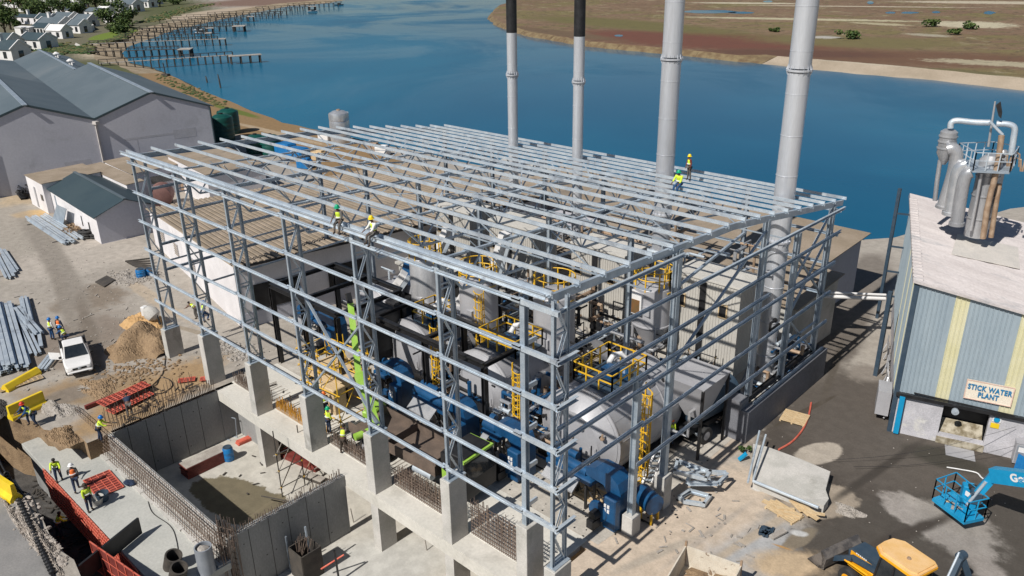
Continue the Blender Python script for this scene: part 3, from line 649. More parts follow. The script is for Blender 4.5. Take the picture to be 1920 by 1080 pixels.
for a, b in (((-18.2, .5, 10.3), (-12.2, .5, 4.0)), ((-12.2, .5, 10.3), (-18.2, .5, 4.0)), ((0, 22.5, 10.4), (0, 27.2, 6.3)), ((0, 27.2, 10.4), (0, 22.5, 6.3)), ((0, 22.5, 6.2), (0, 27.2, 2.2)), ((0, 18.2, 12.9), (0, 9.4, 8.2)), ((0, 27.2, 12), (0, 22.5, 8.4)), ((0, 22.5, 4.4), (0, 27.2, 4.4)), ((0, 22.5, 8.2), (0, 27.2, 8.2)), ((-.1, 9.4, 12.3), (-.1, 16, 13.4))):
    mb = MB(); mb.bar(a, b, .13, .1); mb.build('brace', M['galvd'], F)
for k in range(7):                                      # ties running back from the front columns
    for z in (7.2, 10.5):
        if k in (0,): continue
        mb = MB(); mb.bar((-6*k-.15, .82, z), (-6*k-.15, 4.5 if k < 5 else 12, z), .1, .1); mb.build('tie_beam', M['galvd'], F) if k > 4 else None
# stacks
SX = [(-24.4, 24.5, .39, 'slim silver chimney with black top, leftmost of the four'), (-18.0, 24.5, .39, 'slim silver chimney with black top, second from the left'), (-10.5, 24.5, .62, 'thick silver chimney, third from the left'), (-2.0, 24.5, .63, 'thick silver chimney rising beside the low wall, rightmost of the four')]
def zpx(x, y, py):
    lo, hi = 0.0, 60.0
    for _ in range(40):
        mid = (lo+hi)/2; v = Vector((x, y, mid))-CAM; yy = 540-FPX*v.dot(_u)/v.dot(_d)
        if yy > py: lo = mid
        else: hi = mid
    return lo
for i, (x, y, r, lab) in enumerate(SX):
    t = thing('chimney', lab, 'chimney', (x, y, 0), group='four tall chimneys'); top = 33 if i > 1 else 30
    zf = zpx(x, y, (140, 153, 110, 131)[i]); zbk = zpx(x, y, (61, 68, 0, 0)[i]) if i < 2 else top
    mb = MB(); mb.lathe([(r*.93, .1), (r*.97, 8), (r, zf-.12)], (x, y, 0), 28); mb.lathe([(r, zf+.12), (r, zbk)], (x, y, 0), 28); mb.build('shaft', M['chim'], t, smooth=True)
    if i < 2: mb = MB(); mb.lathe([(r+.005, zbk), (r+.005, top)], (x, y, 0), 28); mb.build('cap', M['black'], t, smooth=True)
    for z in [2.4*j for j in range(1, int(top/2.4)+1)]:
        if abs(z-zf) > .5 and z < zbk-.1: mb = MB(); mb.lathe([(r*.985, z-.02), (r+.012, z-.015), (r+.012, z+.015), (r*.985, z+.02)], (x, y, 0), 28); mb.build('weld_seam', M['chim'], t, smooth=True)
    for z in (zf, .25, zf*.5):
        mb = MB(); mb.lathe([(r*.99, z-.06), (r+.09, z-.06), (r+.09, z+.05), (r*.99, z+.05)], (x, y, 0), 28)
        for a in range(16):
            th = a*math.pi/8; c, s_ = math.cos(th), math.sin(th)
            mb.quad((x+c*r, y+s_*r, z+.35), (x+c*(r+.1), y+s_*(r+.1), z+.05), (x+c*(r+.1), y+s_*(r+.1), z-.05), (x+c*r, y+s_*r, z-.3))
        mb.build('flange', M['chim'], t)
# ================================================================ BUILDINGS
def basis(o, ang):
    return Matrix.Translation(o) @ Matrix.Rotation(ang, 4, 'Z')
def ribbed(mb, T, L, H, pitch=.3, depth=.05, top=None, thick=.03, z0=0.0, duty=.25):
    """ribbed sheet in local xz plane, face towards -y, x 0..L; top(x) gives roof line"""
    n = int(L/pitch); k = mb.T; mb.T = (k @ T) if k is not None else T; xs = []
    for i in range(n):
        a = i*pitch; xs += [(a, 0), (a+pitch*duty*.3, -depth), (a+pitch*duty, -depth), (a+pitch*duty*1.3, 0)]
    xs.append((L, 0)); tf = top or (lambda x: H)
    vs = []; fs = []
    for x, y in xs: vs += [(x, y, z0), (x, y, tf(x))]
    for i in range(len(xs)-1): fs.append((2*i, 2*i+2, 2*i+3, 2*i+1))
    mb.add(vs, fs); mb.T = k
def roofplane(mb, a, b, c, d, pitch=0, depth=.06, t=.06):
    """a->b along the eave, d->c along the ridge; ribs run from eave to ridge"""
    a, b, c, d = map(Vector, (a, b, c, d)); nn = (b-a).cross(d-a).normalized(); nn = nn if nn.z > 0 else -nn
    if not pitch: 
        mb.add([a, b, c, d, a-nn*t, b-nn*t, c-nn*t, d-nn*t], [(0, 1, 2, 3), (7, 6, 5, 4), (0, 4, 5, 1), (1, 5, 6, 2), (2, 6, 7, 3), (3, 7, 4, 0)]); return
    n = int((b-a).length/pitch)
    for i in range(n):
        F_ = [(i+k)/n for k in (0, .1, .62, .72, 1)]; H_ = (0, depth, depth, 0, 0)
        for j in range(4):
            mb.m = 1 if j == 3 else 0; o1, o2 = nn*H_[j], nn*H_[j+1]; mb.add([a.lerp(b, F_[j])+o1, a.lerp(b, F_[j+1])+o2, d.lerp(c, F_[j+1])+o2, d.lerp(c, F_[j])+o1], [(0, 1, 2, 3)])  # valley face takes the painted shade colour
    mb.m = 0
def strip(mb, a, b, w=.25, h=.06): mb.bar(a, b, w, h)
# ---- twin gabled warehouse, far left
WA = R(10.4); WT = Matrix.Translation((-91.2, 17.9, 0)) @ Matrix.Rotation(R(90)-R(0)+math.atan2(-.19*-1, .982)*0-math.atan2(.19, .982)*1, 4, 'Z')
# local x runs along the gable front (towards the river), local y runs away from the camera
t = thing('warehouse', 'large pale lilac warehouse with twin grey gabled roofs at the far left', 'warehouse', (-91.2, 17.9, 0))
GW, EV, PK, LEN = 14.6, 8.1, 10.7, 41
def wl(x, y, z): return WT @ Vector((x, y, z))
mb = MB()
for a in (-2, -1, 0):
    x0 = a*GW
    mb.T = WT; mb.extr([(x0, 0), (x0+GW, 0), (x0+GW, EV-.05), (x0+GW/2, PK-.05), (x0, EV-.05)], Matrix.Identity(4), LEN)
mb.T = None; mb.build('wall', M['lilac'], t)
for a in (-2, -1, 0):
    x0 = a*GW; L2 = LEN
    for s in (0, 1):
        mb = MB(); xa = x0 if s == 0 else x0+GW; xm = x0+GW/2
        roofplane(mb, wl(xa-(.3 if (s == 0 and a == -2) else 0)+(.5 if (s and a == 0) else 0), -.1, EV), wl(xa, L2, EV), wl(xm, L2, PK), wl(xm, -.1, PK), t=.12)
        rf = mb.build('roof', M['roofs'], t)
        mb = MB(); strip(mb, wl(xa, -.06, EV+.05), wl(xm, -.06, PK+.05), .16, .2); mb.build('verge_trim', M['roofg'], rf)
    mb = MB(); strip(mb, wl(x0+GW/2, -.45, PK+.08), wl(x0+GW/2, L2, PK+.08), .55, .1); mb.build('ridge_cap', M['galvd'], t)
rearh = thing('rear_warehouse', 'grey gabled warehouse halls adjoining behind the lilac warehouse, with two roof vents', 'warehouse', wl(0, LEN+1, 0))
for x0, xm, x1 in ((0.02, 5.0, 10.2), (-14.6, -9.6, 0.0)):
    y0, y1, pz = LEN+.05, LEN+41, 9.88
    mb = MB(); mb.T = WT @ Matrix.Translation((0, y0, 0)); mb.extr([(x0, 0), (x1, 0), (x1, EV-.15), (xm, pz-.15), (x0, EV-.15)], Matrix.Identity(4), y1-y0); mb.T = None; mb.build('wall', M['lilac'], rearh)
    for xa in (x0, x1): mb = MB(); roofplane(mb, wl(xa, y0+.03, EV), wl(xa, y1, EV), wl(xm, y1, pz), wl(xm, y0+.03, pz), t=.1); mb.build('roof', M['roofs'], rearh)
    mb = MB(); strip(mb, wl(xm, y0, pz+.06), wl(xm, y1, pz+.06), .45, .1); mb.build('ridge_cap', M['galvd' if x0 > -1 else 'white'], rearh)
mb = MB(); mb.bar(wl(0, -.12, .1), wl(0, -.12, 7.6), .25, .2); mb.cbox(wl(0, -.25, 7.7), (.9, .5, .4), WA); mb.build('downpipe', M['galvroof'], t)
mb = MB(); mb.bar(wl(GW-.1, -.1, .1), wl(GW-.1, -.1, 8), .2, .15); mb.build('downpipe', M['roofg'], t)
for yy in (LEN+12, LEN+27):
    mb = MB(); c = wl(6.2, yy, 9.3); mb.lathe([(.3, 0), (.3, .7), (.55, .7), (.6, .9), (.15, 1.2)], c, 10); mb.cbox(c+Vector((.7, .2, .3)), (.6, .5, .6)); mb.build('roof_vent', M['white'], rearh)
mb = MB(); mb.cbox(wl(-16.2, -.05, 2.6), (.2, 3.4, 5.2), R(-1)); dd = mb.build('doorway', M['black'], t)
mb = MB(); mb.T = WT; mb.box((-12.7, -.25, 0), (-12.3, -.05, 6.2)); mb.box((-20, -.25, 5.9), (-12.3, -.05, 6.3)); mb.bar((-13.6, -.16, 6.0), (-12.5, -.16, 4.8), .2); mb.T = None; mb.build('rail_frame', M['galvd'], t)
fp = mat('faded_paint', (.38, .385, .42), (.43, .43, .47), .9, sc=1.5)
for a_, b_ in (((-14.4, -.012, 2.2), (-13.6, .01, 2.8)), ((-4.5, -.01, 1.0), (-1.4, .01, 3.2)), ((3, -.008, 4.9), (10.5, .01, 5.2)), ((4.5, -.009, 3.2), (4.6, .01, 4.89)), ((9.2, -.011, 4.3), (12.2, .01, 5.5))): mb = MB(); mb.T = WT; mb.box(a_, b_); mb.T = None; mb.build('wall_patch', fp, t)
mb = MB(); mb.T = WT; mb.box((-GW/2-.7, -.5, PK-.1), (-GW/2+.7, -.1, PK+.1)); mb.T = None
# ---- low sheds beside it
def shed(name, label, T, L, Wd, h0, h1, wallm, roofm, kind='mono', over=.25, pitch=0, hb=None, cat='shed'):
    """local x 0..L along the front, y 0..Wd back; h0 front height, h1 back (mono) or ridge (gable across y)"""
    t = thing(name, label, cat, T.translation, T.to_euler().z); f = lambda x, y, z: T @ Vector((x, y, z)); mb = MB()
    if kind == 'mono': prof = [(0, 0), (Wd, 0), (Wd, h1-.06), (0, h0-.06)]
    else: prof = [(0, 0), (Wd, 0), (Wd, (hb or h0)-.06), (Wd/2, h1-.06), (0, h0-.06)]
    mb.T = T @ Matrix(((0, 1, 0, 0), (1, 0, 0, 0), (0, 0, 1, 0), (0, 0, 0, 1))); mb.extr(prof, Matrix.Identity(4), L); mb.T = None
    mb.build('wall', M[wallm], t)
    if kind == 'mono':
        mb = MB(); roofplane(mb, f(-over, -over, h0), f(L+over, -over, h0), f(L+over, Wd+over, h1), f(-over, Wd+over, h1), pitch); mb.build('roof', [M[roofm], M['roofv']], t)
    else:
        mb = MB(); roofplane(mb, f(-over, -over, h0), f(L+over, -over, h0), f(L+over, Wd/2, h1), f(-over, Wd/2, h1), pitch); mb.build('roof', M[roofm], t)
        mb = MB(); roofplane(mb, f(-over, Wd+over, hb or h0), f(L+over, Wd+over, hb or h0), f(L+over, Wd/2, h1), f(-over, Wd/2, h1), pitch); mb.build('roof', M[roofm], t)
        mb = MB(); strip(mb, f(-over, Wd/2, h1+.05), f(L+over, Wd/2, h1+.05), .35, .06); mb.build('ridge_cap', M['roofs' if roofm == 'roofg' else roofm], t)
    return t, f
def panel(t, f, name, m, x0, x1, z0, z1, y=-.02, side='front', L=0):
    mb = MB()
    if side == 'front': mb.T = WMs(t); mb.box((x0, y-.04, z0), (x1, y+.02, z1))
    else: mb.T = WMs(t); mb.box((L-.02, x0, z0), (L+.05, x1, z1))
    mb.T = None; return mb.build(name, M[m], t)
def WMs(t): return WM[t.name]
def TT(x, y, a): return Matrix.Translation((x, y, 0)) @ Matrix.Rotation(R(a), 4, 'Z')
# dark green gabled shed (front long wall faces the yard)
t, f = shed('dark_roofed_shed', 'small shed with dark green gabled roof and white front wall beside the yard road', TT(-81.3, 7.95, -3.6), 15.4, 6.0, 2.9, 4.2, 'whitew', 'roofg', 'gable', .35)
panel(t, f, 'end_wall', 'lilac', .0, 6.0, 0, 2.86, side='end', L=15.4)
mb = MB(); mb.T = WMs(t); mb.prism([(15.42, .0), (15.47, .0), (15.47, 6.0), (15.42, 6.0)], 0, .01); mb.add([(15.46, 0, 2.8), (15.46, 6.0, 2.8), (15.46, 3.0, 4.1)], [(0, 1, 2)]); mb.T = None; mb.build('gable_end', M['lilac'], t)
panel(t, f, 'door_slot', 'galvd', 1.4, 1.7, .6, 2.4); panel(t, f, 'window', 'glass', 10.2, 10.4, .8, 1.9); panel(t, f, 'window', 'glass', 12.4, 12.7, .9, 1.7); panel(t, f, 'notice', 'redd', 5.2, 5.6, 1.5, 2.6, side='end', L=15.45)
t, f = shed('flat_roofed_shed', 'low white shed with flat brown roof behind the dark green roofed shed', TT(-87.4, 7.5, -2), 6.0, 6.4, 3.6, 3.75, 'whitew', 'roofb', 'mono', .1)
panel(t, f, 'window', 'glass', 4.6, 5.3, 1.4, 2.1); panel(t, f, 'door', 'grey', 2.4, 2.9, .2, 2.6); shed('rear_flat_shed', 'brown flat roofed block right behind the dark green roofed shed', TT(-86.8, 14.05, -2), 13.0, 1.9, 3.5, 3.6, 'whitew', 'roofb', 'mono', .1)
t, f = shed('annex_shed', 'white walled shed with brown flat roof and one dark window between warehouse and steel frame', TT(-88.3, 17.0, -3), 9.2, 6, 3.3, 3.5, 'whitew', 'roofb', 'mono', .15)
panel(t, f, 'window', 'glass', 6.6, 7.3, 1.3, 2.0); panel(t, f, 'end_wall', 'lilac', 0, 6, 0, 3.25, side='end', L=9.2); panel(t, f, 'window', 'glass', 2, 4.5, 1.6, 2.5, side='end', L=9.25)
t, f = shed('side_shed', 'white shed with open doorway seen through the far corner of the steel frame', TT(-82.0, 22.4, -7), 13, 7, 4.0, 4.2, 'whitew', 'roofb', 'mono', .15)
panel(t, f, 'doorway', 'rust', 2.5, 4.2, .1, 2.6); panel(t, f, 'door', 'black', 0.2, 1.7, 0, 2.6)
# big brown corrugated shed under the steel frame
BT = TT(-61.5, 10.6, -10.4)
t = thing('corrugated_shed', 'long shed with brown corrugated roof and white wall, partly under the steel frame', 'shed', (-61.5, 10.6, 0), R(-10.4))
f = lambda x, y, z: BT @ Vector((x, y, z))
def slope(x): return 4.0+min(x, 12.5)*.26
mb = MB(); L = 25.5; Wd = 30; zf = 3.7; zg = 5.4
mb.add([f(0, 0, 0), f(L, 0, 0), f(L, 0, zg), f(0, 0, zf), f(0, Wd, 0), f(L, Wd, 0), f(L, Wd, zg), f(0, Wd, zf)], [(0, 1, 2, 3), (1, 5, 6, 2), (5, 4, 7, 6), (4, 0, 3, 7)])
w_ = mb.build('wall', M['whitew'], t)
for x in (3.4, 8.0, 13.0):
    mb = MB(); mb.T = BT; mb.box((x, -.06, 1.3), (x+1.2, -.01, 2.5)); mb.T = None; v = mb.build('window', M['grey'], t)
    mb = MB(); mb.T = BT
    for i in range(5): mb.box((x, -.1, 1.35+i*.24), (x+1.2, -.061, 1.42+i*.24))
    mb.T = None; mb.build('louvre', M['roofb'], v)
mb = MB(); roofplane(mb, f(L+.9, -.25, zg+.09), f(L+.9, Wd+.2, zg+.09), f(-.3, Wd+.2, zf+.04), f(-.3, -.25, zf+.04), .48, .08); mb.build('roof', [M['roofb'], M['roofv']], t)
mb = MB(); mb.bar(f(L+.85, -.2, zg-.02), f(L+.85, Wd, zg-.02), .15, .16); mb.build('eave_gutter', M['black'], t)
mb = MB(); mb.T = BT
mb.box((L-.05, 0, 0), (L+.06, 30, 1.2)); mb.T = None; mb.build('plinth', M['lilac'], t)
for ya, yb in ((7.5, 11), (1, 5)): mb = MB(); mb.T = BT; mb.box((L+.02, ya, 1.3), (L+.1, yb, 3.4)); mb.T = None; mb.build('opening', M['black'], t)
t, f = shed('brown_roofed_store', 'brown flat roofed store with dark wall jutting over the river bank behind the steel frame', TT(-37, 36.5, -2), 33.0, 9, 4.6, 5.2, 'lilac', 'roofb', 'mono', .5, cat='store')
t, f = shed('middle_store', 'brown flat roofed store seen through the roof purlins in the middle of the frame', TT(-33.5, 21.5, -10), 14, 9, 4.1, 4.5, 'conc', 'roofb', 'mono', .3, .5, cat='store')
t, f = shed('rear_lean_to', 'brown roofed lean-to between the clad towers and the river', TT(-23, 29.2, -2), 21, 6.6, 4.3, 4.9, 'conc', 'roofb', 'mono', .3, cat='lean-to')
# quay wall along the river behind the frame
mb = MB(); mb.bar((-58, 58.2, .35), (-30, 58.6, .35), .5, .3); mb.bar((-30, 58.6, .35), (-8, 58.0, .35), .5, .3); tag(mb.build('quay_kerb', M['conc']), 'pale concrete kerb along the river edge behind the steel frame', 'kerb')
# ---- stick water plant on the right
ST = Matrix(((math.cos(R(15)), -math.sin(R(19)), 0, 6.3), (math.sin(R(15)), math.cos(R(19)), 0, 24.4), (0, 0, 1, 0), (0, 0, 0, 1))); SL, SD, SH = 16, 18.2, 9.75
stick = t = thing('process_plant_building', 'blue and cream striped metal building with a large sign and dusty pink roof', 'building', (6.3, 24.4, 0), R(15))
f = lambda x, y, z: ST @ Vector((x, y, z)); zt = lambda x: SH-.16*x
mb = MB(); mb.T = ST
mb.add([(0, .05, 0), (SL, .05, 0), (SL, .05, zt(SL)-.1), (0, .05, zt(0)-.1), (0, SD, 0), (SL, SD, 0), (SL, SD, zt(SL)-.1), (0, SD, zt(0)-.1)], [(1, 5, 6, 2), (5, 4, 7, 6), (4, 0, 3, 7)])
mb.box((0, 0, 0), (2.55, .3, 2.55)); mb.box((4.9, 0, 0), (SL, .3, 2.55)); mb.box((2.55, 0, 0), (4.9, .3, .55)); mb.T = None
mb.build('base_wall', mat('washed_wall', (.50, .49, .52), (.40, .395, .42), .8, sc=.8, c3=(.55, .54, .52), sc3=1.2), t)
mb = MB(); mb.T = ST; mb.add([(2.5, .29, .5), (5, .29, .5), (5, 1.2, .5), (2.5, 1.2, .5), (5, 1.2, 2.6), (2.5, 1.2, 2.6)], [(0, 1, 2, 3), (3, 2, 4, 5)]); mb.T = None; mb.build('opening', M['black'], t)
mb = MB(); mb.T = ST; mb.add([(2.6, .15, .35), (4.85, .15, .35), (4.85, 1.1, 1.1), (2.6, 1.1, 1.1)], [(0, 1, 2, 3)]); mb.box((2.5, -.1, 0), (4.95, .15, .4)); mb.T = None; mb.build('ramp', mat('stained_ramp', (.42, .38, .30), (.16, .13, .08), .9, sc=2.2), t)
cladb = mat('blue_grey_sheet', (.27, .335, .385), (.32, .385, .43), .5, .1, sc=.6, fine=.05, stretch=(1, 1, .2)); cladc = mat('cream_sheet', (.60, .57, .36), (.64, .61, .42), .5, .1, sc=.6, fine=.05)
bands = [(0, 2.0, 0), (2.0, 2.7, 1), (2.7, 5.2, 0), (5.2, 5.95, 1), (5.95, 8.8, 0), (8.8, 9.5, 1), (9.5, SL, 0)]
for a, b, c in bands:
    mb = MB(); T2 = ST @ Matrix.Translation((a, 0, 0)); ribbed(mb, T2, b-a, 0, .23, .05, top=lambda x, a=a: zt(a+x)-.1, z0=2.75); mb.build('cladding', cladc if c else cladb, t)
lb = [(0, 1.6, 0), (1.6, 2.3, 1), (2.3, 5.0, 0), (5.0, 5.7, 1), (5.7, 8.6, 0), (8.6, 9.2, 1), (9.2, 18.2, 0)]
for a, b, c in lb:
    mb = MB(); T2 = ST @ Matrix.Translation((0, 18.2-(18.2-b), 0)) @ Matrix.Rotation(R(-90), 4, 'Z'); ribbed(mb, T2, b-a, SH-.1, .23, .05, z0=1.9); mb.build('cladding', cladc if c else cladb, t)
mb = MB(); mb.T = ST; mb.box((-.12, -.1, 0), (.12, .12, zt(0)-.15)); mb.T = None; mb.build('corner_trim', M['navy'], t)
mb = MB(); mb.T = ST; mb.bar((0, -.12, 2.66), (9.0, -.12, 2.66), .28, .2); mb.bar((.9, -.2, 2.95), (6, -.2, 2.8), .07); mb.bar((7.2, -.12, 2.5), (7.2, -.12, 7.5), .1); mb.T = None; mb.build('gutter_pipe', M['black'], t)
roofp = mat('dusty_pink_roof', (.46, .42, .41), (.53, .49, .48), .9, sc=.9, fine=.12, c3=(.36, .35, .355), sc3=.5, stretch=(.35, 1.6, 1), bmp=.3)
mb = MB(); mb.T = ST
n_ = 60
for i in range(n_):                                     # corrugated sheets, ribs run across
    y0 = -.25+(SD+.4)*i/n_; y1 = -.25+(SD+.4)*(i+1)/n_; ym = (y0+y1)/2
    k_ = .05+random.uniform(0, .03)
    for (xa, xb) in ((-.22, 2.9), (2.9, 7.5), (7.5, SL)):
        dz = .05 if xa < 0 else .02 if xa < 5 else 0
        mb.add([(xa, y0, zt(xa)+dz), (xb, y0, zt(xb)+dz), (xb, ym, zt(xb)+dz+k_), (xa, ym, zt(xa)+dz+k_), (xb, y1, zt(xb)+dz), (xa, y1, zt(xa)+dz)], [(0, 1, 2, 3), (3, 2, 4, 5)])
mb.add([(-.25, -.25, zt(0)-.05), (SL, -.25, zt(SL)-.05), (SL, -.25, zt(SL)+.05), (-.25, -.25, zt(0)+.1)], [(0, 1, 2, 3)]); mb.add([(-.25, -.25, zt(0)-.15), (-.25, -.25, zt(0)+.1), (-.25, SD+.2, zt(0)+.1), (-.25, SD+.2, zt(0)-.15)], [(0, 1, 2, 3)])
mb.T = None; rf = mb.build('roof', roofp, t)
mb = MB(); mb.T = ST @ Matrix.Translation((-.24, 0, 0))
for i in range(30): y = .1+i*.58; mb.tube((-.02, y, zt(0)+.04), (.5, y, zt(0)+.03), .12, n=6)
mb.T = None; mb.build('eave_roll', roofp, rf)
def text(name, s_, T, size, m, parent, ext=.01, bold=.0):
    cu = bpy.data.curves.new(name, 'FONT'); cu.body = s_; cu.size = size; cu.extrude = ext; cu.offset = bold; cu.align_x = 'CENTER'; cu.align_y = 'CENTER'; cu.space_line = .95; cu.space_character = 1.12
    o = bpy.data.objects.new(name, cu); COL.objects.link(o); dg = bpy.context.evaluated_depsgraph_get(); dg.update()
    me = bpy.data.meshes.new_from_object(o.evaluated_get(dg)); bpy.data.objects.remove(o); me.materials.clear(); me.materials.append(m)
    W = WM[parent.name]; me.transform(W.inverted() @ T); ob = bpy.data.objects.new(name, me); COL.objects.link(ob); ob.parent = parent; WM[ob.name] = W; return ob
sg = thing('plant_sign', 'cream sign reading STICK WATER PLANT in blue letters', 'sign', f(5.35, -.12, 4.2), R(15))
mb = MB(); mb.T = ST; mb.box((3.38, -.14, 3.25), (5.72, -.08, 4.45)); mb.T = None; mb.build('board', mat('sign_cream', (.70, .62, .50), (.74, .67, .56), .6), sg)
mb = MB(); mb.T = ST
for a in ((3.38, -.16, 3.25, 5.72, -.13, 3.3), (3.38, -.16, 4.4, 5.72, -.13, 4.45), (3.38, -.16, 3.3, 3.43, -.13, 4.4), (5.67, -.16, 3.3, 5.72, -.13, 4.4)): mb.box(a[:3], a[3:])
mb.T = None; mb.build('border', mat('sign_edge', (.60, .40, .33), (.66, .48, .40), .6), sg)
text('lettering', 'STICK WATER\nPLANT', ST @ Matrix.Translation((4.55, -.17, 3.83)) @ Matrix.Rotation(R(90), 4, 'X') @ Matrix.Diagonal((.70, 1, 1, 1)), .44, mat('sign_blue', (.015, .16, .34), (.02, .18, .36), .5), sg, bold=.018)
for (x, z, w2, h2, mm, lab) in ((5.25, 2.25, .42, .3, 'white', 'white safety notice with blue mark beside the dark opening'), (5.22, 1.85, .42, .3, 'yelb', 'yellow safety notice below the white one beside the dark opening'), (7.9, 1.55, .55, .4, 'white', 'white notice above the grey cabinet')):
    mb = MB(); mb.T = ST; mb.box((x-w2/2, -.05, z-h2/2), (x+w2/2, -.01, z+h2/2)); mb.T = None
    if 'blue' in lab:
        s2 = thing('safety_sign', lab, 'sign', f(x, -.03, z), R(15)); mb.build('board', M[mm], s2); mb = MB(); mb.lathe([(.01, 0), (.16, 0), (.16, .02), (.01, .02)], f(x, -.06, z), 16, (ST.to_3x3() @ Vector((0, -1, 0)))); mb.build('mark', M['cyan'], s2)
    else: tag(mb.build('safety_sign', M[mm]), lab, 'sign')
cb = thing('electrical_cabinet', 'grey two door electrical cabinet with paper notices against the striped building', 'cabinet', f(6.9, -.35, 0), R(15))
mb = MB(); mb.T = ST; mb.cbox((6.9, -.42, .75), (1.15, .5, 1.3), 0, .02); mb.box((6.3, -.7, 1.4), (7.5, -.15, 1.45)); mb.T = None; mb.build('body', M['grey'], cb)
for x in (6.63, 7.17):
    mb = MB(); mb.T = ST; mb.box((x-.24, -.7, .2), (x+.24, -.66, 1.3)); mb.T = None; d_ = mb.build('door', M['pvc'], cb)
    mb = MB(); mb.T = ST; mb.box((x-.17, -.715, .9), (x+.15, -.702, 1.2)); mb.T = None; mb.build('notice', M['white'], d_)
mb = MB(); mb.T = ST; mb.bar((.35, -.25, .1), (.35, -.25, 2.6), .28, .15); mb.T = None; mb.build('blue_post', M['cyan'], stick)
mb = MB(); mb.lathe([(.02, 0), (.18, .02), (.2, .2), (.02, .22)], f(3.1, -.35, 2.45), 12, (ST.to_3x3() @ Vector((0, -1, 0)))); tag(mb.build('wall_lamp', M['galv']), 'round lamp above the dark opening of the striped building', 'lamp')
mb = MB(); mb.T = ST; mb.box((3.0, -1.3, .01), (4.5, -.2, .04)); mb.T = None; tag(mb.build('drain_cover', M['grey']), 'metal drain cover in front of the dark opening', 'drain cover')
# lattice post and pipe bridge left of it
t = thing('pipe_mast', 'dark steel mast standing against the left side of the striped building', 'mast', (1.2, 38.0, 0))
mb = MB(); p0 = f(-1.0, 17.0, 0); mb.bar(p0, p0+Vector((0, 0, 10.5)), .22, .22)
for z in (2, 4, 6, 8.6): mb.bar(p0+Vector((0, 0, z)), p0+Vector((1.1, .3, z)), .12, .12)
mb.build('mast', M['navy'], t)
mb = MB(); p1 = f(-.9, 7.0, 0); mb.bar(p1, p1+Vector((0, 0, 6.2)), .26, .26); mb.build('post', M['navy'], t)
t = thing('pipe_bridge', 'pair of pale pipes crossing the alley from the frame to the striped building', 'pipes', (-2, 33, 3))
for dz, r in ((0, .14), (.3, .09)):
    mb = MB(); mb.tube((-5.5, 30.0, 3.9+dz), f(-.9, 12.2, 3.6+dz), r); mb.build('pipe', M['white'], t, smooth=True)
mb = MB()
for j in range(9):
    a = f(-.35-.1*(j % 3), 1+j*1.2, .2); mb.path([a, a+Vector((.1, .4, .5)), f(-.3, 2+j*1.1, 1.4), f(-.25, 2.2+j*1.2, .3)], .05, 6)
tag(mb.build('service_pipes', M['steeld']), 'tangle of small pipes along the left foot of the striped building', 'pipes')
mb = MB(); mb.T = ST; mb.box((-.9, .8, .5), (-.15, 2.3, 2.1)); mb.T = None; tag(mb.build('meter_box', M['grey']), 'grey louvred box beside the corner of the striped building', 'box')
mb = MB(); mb.T = ST; mb.cbox((-.42, 3.0, .6), (.35, .5, 1.1)); mb.T = None; tag(mb.build('red_cabinet', M['hatr']), 'small red cabinet at the left side of the striped building', 'cabinet')
# evaporator on its roof
ev = thing('evaporator_tower', 'tall stainless evaporator with curved ducts, platform and vane standing through the pink roof', 'evaporator', f(4.6, 10.5, 9))
def ep(px, py, yl):        # point on the vertical plane local y = yl of the striped building seen at a pixel
    ray = _d+_r*((px-960)/FPX)-_u*((py-540)/FPX); nrm = ST.to_3x3() @ Vector((0, 1, 0)); o = f(0, yl, 0)
    return CAM+ray*((o-CAM).dot(nrm)/ray.dot(nrm))
Y0 = 9.5
def vess(name, px0, px1, pyt, pyb, yl, m, dome=.25, cone=0, par=ev):
    a, b = ep(px0, pyt, yl), ep(px1, pyt, yl); c = (a+b)/2; r = (b-a).length/2; bz = ep((px0+px1)/2, pyb, yl).z
    mb = MB(); pr = [(r*.6, c.z+dome), (r, c.z), (r, bz)] if not cone else [(r*.6, c.z+dome), (r, c.z), (r, bz), (r*.3, bz-cone)]
    mb.lathe(pr[::-1], (c.x, c.y, 0), 24)
    for q in (.25, .55, .8): z = bz+(c.z-bz)*q; mb.lathe([(r, z-.04), (r+.05, z-.04), (r+.05, z+.04), (r, z+.04)], (c.x, c.y, 0), 24)
    o = mb.build(name, M[m], par, smooth=True); return c, r, bz
vess('separator', 1763, 1797, 247, 288, Y0+.6, 'steeld', .15, .7)
vess('main_column', 1836, 1882, 300, 445, Y0, 'steeld', .3)
vess('rear_column', 1868, 1892, 290, 430, Y0+1.2, 'steeld', .3)
def duct(name, pts, r, yl, m, rings=True):
    q = [ep(a, b, yl) for a, b in pts]; mb = MB(); mb.path(q, r, 14)
    if rings:
        for i in range(3):
            p = q[-1].lerp(q[-2], .12+.3*i); d = (q[-2]-q[-1]).normalized(); mb.lathe([(r, -.04), (r+.07, -.04), (r+.07, .04), (r, .04)], p, 16, d)
    mb.build(name, M[m], ev, smooth=True)
def curve(pts, k=6):
    out = []; P = [pts[0]]+list(pts)+[pts[-1]]
    for i in range(1, len(P)-2):
        for t_ in range(k):
            u = t_/k; a, b, c, d_ = P[i-1], P[i], P[i+1], P[i+2]
            out.append(tuple(.5*((2*b[j])+(-a[j]+c[j])*u+(2*a[j]-5*b[j]+4*c[j]-d_[j])*u*u+(-a[j]+3*b[j]-3*c[j]+d_[j])*u**3) for j in range(len(b))))
    out.append(tuple(pts[-1])); return out
duct('duct', curve([(1776, 280), (1786, 279), (1793, 290), (1790, 315), (1782, 345), (1768, 390)]), .4, Y0-.1, 'steeld')
duct('duct', curve([(1812, 308), (1802, 312), (1795, 325), (1790, 350), (1780, 402)]), .38, Y0-.5, 'stain')
